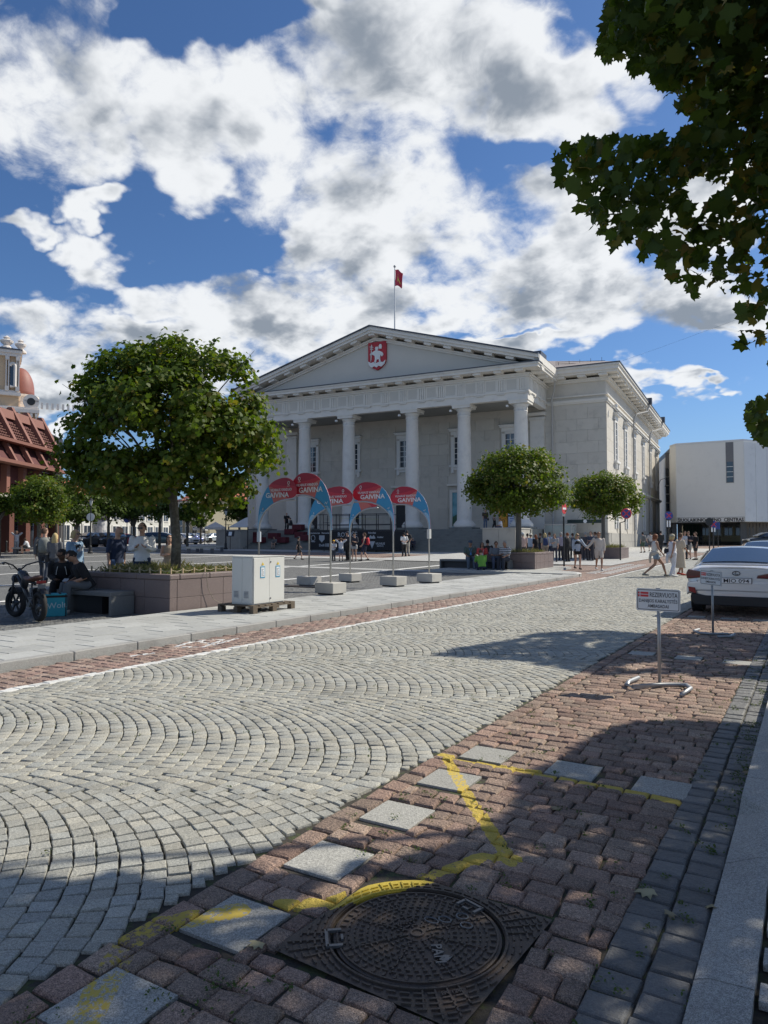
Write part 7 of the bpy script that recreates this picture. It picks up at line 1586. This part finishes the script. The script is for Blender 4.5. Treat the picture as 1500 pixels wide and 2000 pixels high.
def tent(lb, px, d, w_, zb_, zt_):
    b = at(px, d); t = thing('tent', lb, 'tent', b, PSI); a = w_/2; k = MB(); k.add([(-a, -a, zb_), (a, -a, zb_), (a, a, zb_), (-a, a, zb_), (0, 0, zt_), (-a, -a, zb_-.25), (a, -a, zb_-.25), (a, a, zb_-.25), (-a, a, zb_-.25)], [(0, 1, 4), (1, 2, 4), (2, 3, 4), (3, 0, 4), (0, 5, 6, 1), (1, 6, 7, 2), (2, 7, 8, 3), (3, 8, 5, 0)]); k.build('canopy', M_tent, t)
    for x in (-a, a):
        for y in (-a, a): k = MB(); k.tube([(x*.97, y*.97, 0), (x*.97, y*.97, zb_)], .04, 6); k.build('leg', M_pole, t)
tent('white peaked tent before the yellow house', 421, 88, 2.2, HP(1029, 88)-.8, HP(1018, 88)-.8); tent('small white parasol tent left of the peaked tent', 391, 96, 1.7, HP(1031, 96)-.9, HP(1025, 96)-.9)
t = thing('awning', 'large grey white awning sloping up beside the left column of the town hall', 'awning', at(462, 70)); V = [PD(447, 70, HP(1029, 70)), PD(484, 68, HP(1029, 68)), PD(484, 76, HP(1010, 76)), PD(478, 78, HP(1012, 78))]
k = MB(); b = t.location; k.add([(v[0]-b[0], v[1]-b[1], v[2]-b[2]+dz) for dz in (0, -.06) for v in V], [(0, 1, 2, 3), (4, 7, 6, 5), (0, 4, 5, 1), (1, 5, 6, 2), (2, 6, 7, 3), (3, 7, 4, 0)]); k.build('canopy', M_tent, t)
for v in V[:2]: k = MB(); k.tube([(v[0]-b[0], v[1]-b[1], 0), (v[0]-b[0], v[1]-b[1], v[2]-b[2])], .05, 6); k.build('pole', M_pole, t)
# café seats on the left platform and crimson boxes on the steps
M_crim = mat('crimson_box', (.10, .012, .02), .7)
for i, (px, y, z) in enumerate(((536, -3.6, 1.5), (552, -4.4, 1.1), (568, -2.2, 1.9), (583, -1.6, 2.36), (588, -3.0, 1.6), (600, -3.9, 1.3), (497, -3.4, 1.6), (507, -4.5, 1.1))):
    p = hl(px, y, z); k = MB(); k.box(-.55, .55, -.35, .35, 0, .55)
    tag(k.build('seat_box', M_crim, None, p, R(4), bevel=.03), ['dark red seat box on the steps at the left, first from the low wall', 'dark red seat box one step lower, left part of the stairs', 'dark red seat box under the seated café guest', 'dark red box on the platform edge with a round pot', 'dark red seat box left of the stage, upper one', 'dark red seat box left of the stage, lower one', 'dark red seat box near the stair wall, upper', 'dark red seat box near the stair wall, lower'][i], 'seat', 'crimson seat boxes on the stairs')
for i, (px, y) in enumerate(((466, 0), (446, 1), (606, .5), (640, .3))):
    p = hl(px, y, 2.36 if px > 480 else 2.3); t = thing('cafe_table', ['dark café table under the awning, right one', 'dark café table under the awning, left one', 'dark café table behind the stage rail, left', 'dark café table behind the stage rail, middle'][i], 'table', p)
    k = MB(); k.lathe([(.25, 0), (.03, .03), (.03, .70), (.40, .72), (.40, .75)], n=14); k.build('table', M_pole, t)
# entrance kiosk of glass at the corner, dark awning bar
M_kgl = mat('kiosk_glass', (.30, .34, .33), .15, .1, 2)
p = hl(1063, 2.5, .4); t = thing('glass_kiosk', 'small glass enclosure at the right end of the portico behind the tour group', 'kiosk', p, R(4))
k = MB(); k.box(0, 2.4, 0, 2.0, .4, 2.3); k.build('glass', M_kgl, t); k = MB(); k.box(-.05, 2.45, -.05, 2.05, 0, .4); k.box(-.05, 2.45, -.05, 2.05, 2.3, 2.38); k.build('frame', M_gutter, t)
for x in (0, .8, 1.6, 2.4): k = MB(); k.tube([(x, -.03, .4), (x, -.03, 2.3)], .03, 6); k.build('mullion', M_gutter, t)
p = hl(1108, 4.6, 2.9); t = thing('shop_fascia', 'long dark green fascia board over the basement entrance', 'fascia', p, R(4)); k = MB(); k.box(0, 3.3, 0, .2, 0, .32); k.build('board', mat('fascia_green', (.012, .03, .025), .5), t); k = MB(); k.lathe([(.16, 0), (.16, .03)], n=16); o = k.build('badge', M_wt, t, (1.6, -.01, .16)); o.rotation_euler = (R(90), 0, 0)
# wall lamp at the far corner of the hall
p = Vector((HO[0], HO[1], 0))+HM @ Vector((BX1, BY0+42, 9.2)); t = thing('wall_lamp', 'black curved wall lamp on the far corner of the town hall', 'lamp', p, R(4)); k = MB(); k.tube([(0, 0, 0), (.3, 0, .7), (.8, 0, .9), (1.2, 0, .6), (1.25, 0, .2)], .04, 6); k.build('arm', M_pole, t); k = MB(); k.lathe([(.1, .2), (.45, -.25), (.4, -.3)], (1.25, 0, 0), 12); k.build('shade', M_pole, t)
# bicycles by the art centre
def bike(label, p, rz):
    t = thing('bicycle', label, 'bicycle', p, rz, 'bicycles parked before the art centre')
    for x in (0, 1.05):
        k = MB(); k.tube([(.33*math.cos(a), 0, .33*math.sin(a)) for a in [2*math.pi*i/20 for i in range(21)]], .022, 5, False); k.build('wheel', M_tyre, t, (x, 0, .35))
    k = MB()
    for a, b in (((0, 0, .35), (.42, 0, .3)), ((0, 0, .35), (.36, 0, .8)), ((.42, 0, .3), (.34, 0, .92)), ((.42, 0, .3), (.9, 0, .85)), ((.36, 0, .8), (.9, 0, .85)), ((1.05, 0, .35), (.87, 0, 1.0))): k.tube([a, b], .018, 5)
    k.build('frame', M_bf, t); k = MB(); k.tube([(.87, -.28, 1.02), (.85, 0, 1.0), (.87, .28, 1.02)], .015, 5); k.build('handlebar', M_bf, t); k = MB(); k.obox((.33, 0, .95), (.26, .14, .05)); k.build('saddle', M_tyre, t)
for i, (px, d, a) in enumerate(((1376, 84, 95), (1386, 85, 80), (1394, 84, 110), (1401, 86, 85), (1407, 87, 70))): bike(['leftmost bicycle before the art centre passage', 'second bicycle from the left before the passage', 'middle bicycle before the passage, behind the sign post', 'fourth bicycle from the left before the passage', 'rightmost bicycle before the passage'][i], at(px, d), fc(a))
# ------------------------------------------------------------------ contemporary art centre on the right
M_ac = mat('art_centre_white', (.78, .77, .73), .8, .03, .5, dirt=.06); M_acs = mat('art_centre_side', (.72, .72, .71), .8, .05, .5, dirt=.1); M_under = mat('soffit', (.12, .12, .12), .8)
M_wood = mat('wood_wall', (.19, .16, .13), .8, .2, 2); M_yh = mat('yellow_house', (.50, .43, .28), .85, .08, 1); M_slot = mat('slot_grey', (.17, .17, .18), .5)
def W2(px, d): x, y, _ = PD(px, d); return (x, y)
p0, p1, p2, p3, p4, p5 = W2(1310, 90), W2(1322, 88), W2(1455, 84), W2(1640, 92), W2(1660, 125), W2(1350, 130)
ac = thing('art_centre', 'white windowless modern art centre with dark slot window and lettered band', 'building', (0, 0, 0)); ac.location = (p1[0], p1[1], zg(*p1))
def lc(p): return (p[0]-p1[0], p[1]-p1[1])
zA = lambda d, y: HP(y, d)-ac.location.z
zt_, zb_ = zA(88, 869), zA(87, 1020)
k = MB(); k.prism([lc(q) for q in (p0, p1, p2, p3, p4, p5)], zb_, zt_); k.build('white_volume', M_ac, ac)
k = MB(); k.prism([(q[0]*1.0, q[1]) for q in [lc(q) for q in (p0, p1, p2, p3, p4, p5)]], zt_+.01, zt_+.22); k.build('roof_edge', M_acs, ac)
e12 = Vector(lc(p2)); e12.normalize(); L12 = Vector(lc(p2)).length; n12 = Vector((e12.y, -e12.x))
def onf(u, z, o=.03): return (e12.x*u+n12.x*o, e12.y*u+n12.y*o, z)
def panel(u0, u1, z0, z1, o0, o1, nm, m, par=ac):
    k = MB(); v = [onf(u, z, o) for o in (o0, o1) for (u, z) in ((u0, z0), (u1, z0), (u1, z1), (u0, z1))]; k.add(v, [(0, 1, 2, 3), (4, 7, 6, 5), (0, 4, 5, 1), (1, 5, 6, 2), (2, 6, 7, 3), (3, 7, 4, 0)]); return k.build(nm, m, par)
def u_at(px): return L12*(px-1322)/(1455-1322)
sl_o = panel(u_at(1421), u_at(1436), zA(85, 943), zt_-.05, .002, .03, 'slot_window', M_slot)
panel(u_at(1422.5), u_at(1434.5), zA(85, 942), zA(85, 902), .031, .05, 'pane', M_gl, sl_o)
for i in range(3): panel(u_at(1422), u_at(1435), zA(85, 912+i*10), zA(85, 911+i*10), .051, .07, 'glazing_bar', M_ac, sl_o)
bd = panel(u_at(1323), u_at(1455), zA(86, 1020), zA(86, 1010.5), .002, .10, 'sign_band', M_ac)
fr_ = [(u_at(1323), u_at(1455), zA(86, 1020), zA(86, 1019.4)), (u_at(1323), u_at(1455), zA(86, 1011), zA(86, 1010.4)), (u_at(1323), u_at(1323.6), zA(86, 1020), zA(86, 1010.4)), (u_at(1454.4), u_at(1455), zA(86, 1020), zA(86, 1010.4))]
for q in fr_: panel(*q, .101, .115, 'band_frame', M_under, bd)
M4 = frame3(onf(u_at(1389), zA(86, 1015.4), .12), (e12.x, e12.y, 0), (0, 0, 1)); text_fit('ŠIUOLAIKINIO  MENO  CENTRAS', 7.3, .42, M4, .02, .03).build('lettering', M_sbk, bd)
for i in range(4):                               # faint joints of the white cladding
    z = zb_+(zt_-zb_)*(i+1)/5
d23 = Vector(lc(p3))-Vector(lc(p2)); L23 = d23.length; d23.normalize()
for i in range(9):                               # tall panels of the right part
    k = MB(); u0, u1 = L23*i/9+.03, L23*(i+1)/9-.03; n_ = Vector((d23.y, -d23.x)); b0 = Vector(lc(p2))
    v = [tuple(b0+d23*u+n_*o)+(z,) for o in (.002, .05) for (u, z) in ((u0, zb_+.05), (u1, zb_+.05), (u1, zt_-.1), (u0, zt_-.1))]; k.add(v, [(0, 1, 2, 3), (4, 7, 6, 5), (0, 4, 5, 1), (1, 5, 6, 2), (2, 6, 7, 3), (3, 7, 4, 0)]); k.build('cladding_panel', M_acs, ac)
def pier(px0, px1, d, dd, m, nm, z0=-.3, z1=None, par=ac):
    a, b, c, e = W2(px0, d), W2(px1, d), W2(px1, d+dd), W2(px0, d+dd); k = MB(); k.prism([lc(q) for q in (a, b, c, e)], z0, (zb_-.01) if z1 is None else z1); return k.build(nm, m, par)
pier(1313, 1320, 90, 4, M_under, 'pillar'); pier(1323, 1332, 93, 6, M_under, 'pillar'); pier(1334, 1368, 96, .6, mat('green_glass', (.06, .12, .10), .1, .3, 1.2, spec=1), 'glass_wall'); pier(1446, 1458, 86, 4, M_under, 'pillar')
for i in range(22): pier(1458+i*6.5, 1463.5+i*6.5, 87-i*.0+i*.2, .3, M_wood, 'timber_board')
for i in range(5): pier(1338+i*7, 1339+i*7, 95.8, .2, M_under, 'mullion')
pier(1368, 1372, 100, 8, M_under, 'pillar')
# grey wing with stair window between hall and art centre
k = MB(); q = [W2(1284, 112), W2(1311, 96), W2(1322, 118), W2(1290, 130)]; ob = W2(1300, 105)
wg = thing('grey_annex', 'narrow pale building with dark glazed strip between town hall and art centre', 'building', (ob[0], ob[1], .8)); k.prism([(a-ob[0], b-ob[1]) for a, b in q], 0, HP(886, 97)-.8); k.build('wall', M_acs, wg)
k = MB(); k.prism([(a-ob[0], b-ob[1]) for a, b in q], HP(886, 97)-.79, HP(876, 97)-.8); k.build('roof', M_roof, wg)
for i in range(7):
    d = 97.5; a, b, c, e = W2(1301.5, d), W2(1309.5, d), W2(1309.5, d+1.2), W2(1301.5, d+1.2); y0_, y1_ = 915+i*17, 930+i*17; k = MB(); k.prism([(v[0]-ob[0], v[1]-ob[1]) for v in (a, b, c, e)], HP(y1_, d)-.8, HP(y0_, d)-.8); k.build('window', M_gl, wg)
k = MB(); d = 97.2; a, b, c, e = W2(1301.5, d), W2(1309.5, d), W2(1309.5, d+1.2), W2(1301.5, d+1.2); k.prism([(v[0]-ob[0], v[1]-ob[1]) for v in (a, b, c, e)], HP(914, d)-.8, HP(884, d)-.8); k.build('slot_panel', M_slot, wg)
# generic far house builder in a local frame: x along front
def house(label, pa, pb, depth, z0, z1, m, roofm=None, rows=2, cols=5, win=(1.1, 1.8), ridge=3, wz=None, nm='house', arched=False, over=.4):
    a, b = Vector(pa[:2]), Vector(pb[:2]); L = (b-a).length; ang = math.atan2(b.y-a.y, b.x-a.x); t = thing(nm, label, 'house', (a.x, a.y, z0), ang); H = z1-z0
    k = MB(); k.box(0, L, 0, depth, -.5, H); k.build('wall', m, t)
    if roofm:
        k = MB(); o = over; i = min(depth/2, L/2)*.85; k.add([(-o, -o, H+.01), (L+o, -o, H+.01), (L+o, depth+o, H+.01), (-o, depth+o, H+.01), (i, depth/2, H+ridge), (L-i, depth/2, H+ridge)], [(0, 1, 5, 4), (1, 2, 5), (2, 3, 4, 5), (3, 0, 4), (3, 2, 1, 0)]); k.build('roof', roofm, t)
    k = MB(); k.box(-.15, L+.15, -.2, -.001, H-.5, H-.15); k.build('cornice', M_trim, t)
    for r_ in range(rows):
        for c in range(cols):
            x = L*(c+.5)/cols; z = (wz[r_] if wz else H*(r_+.25)/rows); o = MB(); w_, h_ = win; o.box(x-w_/2-.15, x+w_/2+.15, -.08, -.001, z-.15, z+h_+.15); f = o.build('window', M_frame, t); q = MB(); q.box(x-w_/2, x-.05, -.10, -.081, z, z+h_); q.build('pane', M_gl, f); q = MB(); q.box(x+.05, x+w_/2, -.10, -.081, z, z+h_); q.build('pane', M_gl, f)
    return t
M_tile = mat('red_roof_tile', (.36, .11, .06), .8, .15, 2); M_yel2 = mat('pale_yellow_wall', (.50, .46, .33), .85, .08, 1); M_whh = mat('white_house', (.60, .60, .56), .85, .08, 1)
house('yellow house seen through the passage under the art centre', PD(1366, 118, 0), PD(1500, 118, 0), 8, .9, 8, M_yh, None, 1, 6, (1.2, 2.2), wz=[1.2])
house('white house with gable behind the dark trees, left of the large trunk', PD(318, 108, 0), PD(341, 120, 0), 14, .9, HP(968, 110), M_whh, M_tile, 2, 3, (1, 1.8))
house('pale yellow three storey house with red tiled roof, right of the large trunk', PD(346, 122, 0), PD(404, 116, 0), 16, .9, HP(977, 118), M_yel2, M_tile, 3, 4, (1.1, 2.0), ridge=4.5)
house('yellow house wing with arched windows and banner', PD(404, 120, 0), PD(452, 122, 0), 12, .9, HP(983, 120), M_yel2, M_tile, 2, 4, (1.1, 2.2), ridge=.6)
house('cream house behind the dark far tree, left of the town hall', PD(440, 135, 0), PD(500, 140, 0), 12, .9, HP(1000, 135), M_yel2, M_tile, 2, 4, (1.1, 2.0), ridge=2)
house('long pale house behind the trees on the left of the square', PD(118, 90, 0), PD(330, 110, 0), 10, .6, HP(985, 100), M_whh, M_tile, 2, 12, (1.1, 1.9), ridge=3)
house('tan house behind the dark tree next to the advertising column', PD(60, 100, 0), PD(160, 104, 0), 10, .6, HP(955, 100), M_yel2, M_tile, 2, 6, (1.1, 1.9), ridge=3)
# ------------------------------------------------------------------ brown brick building on the left
M_br = mat('red_brown_cladding', (.13, .05, .036), .75, .1, 1.5); M_rib = mat('terracotta_rib', (.22, .095, .07), .7, .08, 2); M_grid = mat('brick_screen', (.10, .03, .03), .8, .15, 3); M_dgl = mat('dark_glass', (.03, .035, .045), .08, .3, .5, spec=1)
bo = W2(20, 62.5); xo = -33.5
bb_ = thing('brown_building', 'modern red brown building with slanted brick screens and terracotta ribs', 'building', (*CW(xo, 68.3)[:2], .3), PSI+R(90))
# local x: towards us along -d, local y: out of the facade is -y... frame: x = +d direction, y = to the left (inside)
X0, X1 = -16.0, .6
def bl(poly, x0, x1, nm, m, par=bb_):            # polygon in (out, z), from x0 to x1; out = distance towards the square
    k = MB(); n = len(poly); v = [(x, -o, z) for x in (x0, x1) for o, z in poly]; k.add(v, [tuple(range(n)), tuple(range(n, 2*n))[::-1]]+[(i, n+i, n+(i+1) % n, (i+1) % n) for i in range(n)]); return k.build(nm, m, par)
zz = [12.2, 9.45, 7.6, 5.6, 4.5]
bl([(0, -.3), (0, 12.2), (-8, 12.2), (-8, -.3)], X0, X1-.3, 'core', M_br)
bl([(.1, 12.2), (1.75, 9.6), (1.75, 9.3), (.1, 9.3)], X0, X1-.35, 'upper_screen', M_grid); bl([(1.2, 9.28), (2.3, 7.75), (2.3, 7.5), (1.2, 7.5)], X0, X1-.2, 'lower_screen', M_grid)
for i in range(7):
    x = X1-.6-i*2.75
    bl([(.0, 12.9), (.35, 12.9), (2.15, 9.55), (1.8, 9.55), (-.6, 12.2)], x, x+.45, 'rib', M_rib); bl([(1.5, 9.28), (1.9, 9.28), (2.75, 7.75), (2.35, 7.75)], x-.9, x-.55, 'rib', M_rib)
    bl([(1.4, 7.4), (2.0, 7.4), (2.0, 4.9), (1.4, 4.9)], x-.9, x-.35, 'pier', M_rib); bl([(1.6, 4.5), (2.3, 4.5), (2.3, -.2), (1.6, -.2)], x-.9, x-.15, 'pier', M_br)
    bl([(.1, 12.5), (.55, 12.5), (.75, 11.7), (.1, 11.7)], x-2.2, x-.05, 'parapet_panel', M_rib)
    # openwork: courses of small bricks standing proud of the screens
    for j in range(9):
        for q in range(6):
            if i > 4: continue
            t_ = (j+.5)/9; o_ = .25+1.75*t_*.93; z = 12.0-2.45*t_; xx = x-2.15+q*.34+(.17 if j % 2 else 0)
            if j > 1: bl([(o_, z), (o_+.12, z-.02), (o_+.16, z-.13), (o_+.04, z-.13)], xx, xx+.24, 'screen_brick', M_br) if (i < 4 and j < 9) else None
bl([(1.5, 9.6), (2.5, 9.55), (2.5, 9.3), (1.5, 9.3)], X0, X1+.9, 'ledge', M_rib); bl([(2.0, 7.75), (3.0, 7.7), (3.0, 7.42), (2.0, 7.42)], X0, X1-.2, 'ledge', M_rib)
bl([(1.2, 7.4), (1.5, 7.4), (1.5, 6.0), (1.2, 6.0)], X0, X1-.4, 'brick_band', M_grid); bl([(.9, 6.0), (1.0, 6.0), (1.0, 4.8), (.9, 4.8)], X0, X1-.5, 'window', M_dgl)
bl([(.9, 4.9), (3.2, 4.8), (3.2, 4.5), (.9, 4.5)], X0, X1-.5, 'canopy', mat('canopy_pale', (.42, .40, .36), .7)); bl([(.6, 4.5), (.7, 4.5), (.7, 0), (.6, 0)], X0, X1-.5, 'window', M_dgl)
text_mb('GAJA', .8, Matrix.Translation((-6.2, -3.22, 3.9)) @ Matrix.Rotation(R(90), 4, 'X'), .03).build('lettering', M_wt, bb_)
k = MB(); g = [(85, 842, 76), (107, 848, 76), (122, 858, 78), (122, 1050, 78), (85, 1050, 76)]
gx = thing('grey_gable_house', 'plain grey gable wall behind the brown building', 'house', (*W2(100, 77), .5)); V = [PD(px, d, HP(y, d)) for px, y, d in ((80, 838, 76), (120, 858, 77), (120, 1050, 77), (80, 1050, 76), (80, 838, 90), (120, 858, 92), (120, 1050, 92), (80, 1050, 90))]
k.add([(v[0]-gx.location.x, v[1]-gx.location.y, v[2]-.5) for v in V], [(0, 1, 2, 3), (4, 7, 6, 5), (0, 4, 5, 1), (1, 5, 6, 2), (3, 2, 6, 7)]); k.build('wall', mat('grey_render', (.24, .225, .215), .85, .08, 1), gx)
# ------------------------------------------------------------------ baroque church behind
M_cp = mat('church_yellow', (.62, .45, .29), .8, .1, .8); M_cw = mat('church_white', (.70, .64, .58), .8, .12, 1.2); M_cpk = mat('church_pink', (.50, .22, .19), .8, .1, .8); M_dome = mat('dome_red', (.26, .10, .08), .6, .15, .6)
dch = 150.0; chx = thing('church', 'pink and yellow baroque church with white pilasters, urns and red dome', 'church', (*W2(0, dch), 1.0), PSI+R(-52))
# local x runs to the right and away, y inwards
def chb(x0, x1, y0, y1, y_top, y_bot, nm, m, par=chx):
    k = MB(); k.box(x0, x1, y0, y1, HP(y_bot, dch)-1, HP(y_top, dch)-1); return k.build(nm, m, par)
chx.rotation_euler = (0, 0, PSI+R(28)); S = dch/F
def cx_(px): return (px)*S*.88
def hb(px0, px1, yt, yb, out, nm, m, th=.8): return chb(cx_(px0), cx_(px1), -out, -out+th+.0, yt, yb, nm, m)
chb(-20, cx_(70), .0, 14, 800, 1000, 'nave', M_cp); chb(-20, cx_(32), .1, 9, 680, 800, 'tower', M_cp)
k_ = chb(-20, cx_(74), -.9, 14.5, 795, 802, 'main_cornice', M_cw); chb(-20, cx_(73), -.6, 14.3, 791, 795, 'main_cornice', M_cw); chb(-20, cx_(36), -.8, 9.4, 764, 770, 'tower_cornice', M_cw); chb(-20, cx_(34.5), -.5, 9.2, 760, 764, 'tower_cornice', M_cw); chb(-20, cx_(37), -1.0, 9.8, 680, 686, 'tower_cornice', M_cw); chb(-20, cx_(35), -.7, 9.5, 686, 692, 'tower_cornice', M_cw); chb(-20, cx_(38), -1.2, 10, 677.5, 680, 'tower_roof', M_roof)
for px in (6, 11, 27, 31.5): hb(px-1.2, px+1.2, 692, 760, .55, 'pilaster', M_cw)
for px in (8, 29): hb(px-4, px+4, 692, 700, .8, 'capital', M_cw); hb(px-4, px+4, 752, 761, .8, 'pilaster_base', M_cw)
for px in (12, 33, 50, 58, 68): hb(px-1.6, px+1.6, 803, 850, .6, 'pilaster', M_cw); hb(px-2.6, px+2.6, 803, 810, .9, 'capital', M_cw)
for px in (18, 46, 63):
    k = MB(); w_ = 2.6*S*1.25; z0, z1 = HP(850, dch)-1, HP(822, dch)-1; x = cx_(px)
    poly = [(x-w_, z0), (x+w_, z0), (x+w_, z1)]+[(x+w_*math.cos(a), z1+w_*1.4*math.sin(a)) for a in [math.pi*i/8 for i in range(1, 8)]]+[(x-w_, z1)]; k.slab(poly, -.25, -.02); o = k.build('niche', M_cpk, chx); k = MB(); k.tube([(a*1.0, -.35, z) for a, z in poly], .25, 5); k.build('niche_frame', M_cw, chx)
k = MB(); w_ = 3.6*S*1.25; z0, z1 = HP(752, dch)-1, HP(712, dch)-1; x = cx_(19); poly = [(x-w_, z0), (x+w_, z0), (x+w_, z1)]+[(x+w_*math.cos(a), z1+w_*1.3*math.sin(a)) for a in [math.pi*i/8 for i in range(1, 8)]]+[(x-w_, z1)]; k.slab(poly, -.3, .05); k.build('bell_window', M_gl, chx); k = MB(); k.tube([(a, -.4, z) for a, z in poly], .35, 5); k.build('window_frame', M_cw, chx)
for (px, yb, s_) in ((6, 677, 1.5), (34, 681, 1.3)):
    k = MB(); k.lathe([(.9*s_, 0), (.9*s_, .4), (.35*s_, .9), (.8*s_, 1.5), (.9*s_, 1.9), (.3*s_, 2.3), (.5*s_, 2.6), (0, 3.1)], (cx_(px), 1.0, HP(yb, dch)-1), 12); k.build('urn', M_cw, chx)
k = MB(); k.tube([(cx_(25), 6, HP(678, dch)-1), (cx_(25), 6, HP(662, dch)-1)], .12, 5); k.obox((cx_(25), 6, HP(667, dch)-1), (1.1, .2, .2)); k.build('cross', M_pole, chx)
k = MB(); c = (cx_(36), 9, HP(755, dch)-1); r_ = 2.9; k.lathe([(r_, 0), (r_, 1.0)]+[(r_*math.cos(a), 1.0+r_*1.9*math.sin(a)) for a in [math.pi/2*i/8 for i in range(1, 8)]], c, 24); k.build('dome', M_dome, chx, smooth=True)
k = MB(); k.lathe([(r_+.5, -7), (r_+.5, -.6), (r_+1.0, -.4), (r_+1.0, 0), (r_, 0)], c, 24); k.build('dome_drum', M_cw, chx)
for i in range(10): k = MB(); k.box(cx_(44)+i*1.05, cx_(44)+i*1.05+.45, -.3, .2, HP(791, dch)-1, HP(779, dch)-1); k.build('baluster', M_cw, chx)
chb(cx_(43), cx_(72), -.4, .3, 776, 779, 'rail', M_cw); k = MB(); k.lathe([(1.6, -.3), (1.6, .3)], n=20); o = k.build('oval_window_frame', M_cw, chx, (cx_(57), -.1, HP(779, dch)-1)); o.rotation_euler = (R(90), 0, 0); k = MB(); k.lathe([(.8, -.45), (.8, .45)], n=16); o = k.build('oval_window', M_pole, chx, (cx_(57), -.1, HP(779, dch)-1)); o.rotation_euler = (R(90), 0, 0)
# distant houses that close the street on the far right, thin cables in the sky
k = MB(); k.tube([PD(1180, 66, 17.5), PD(1300, 66, 19.5), PD(1560, 60, 22)], .006, 4); tag(k.build('overhead_cable', M_pole), 'thin overhead cable running from the town hall roof to the right', 'cable')
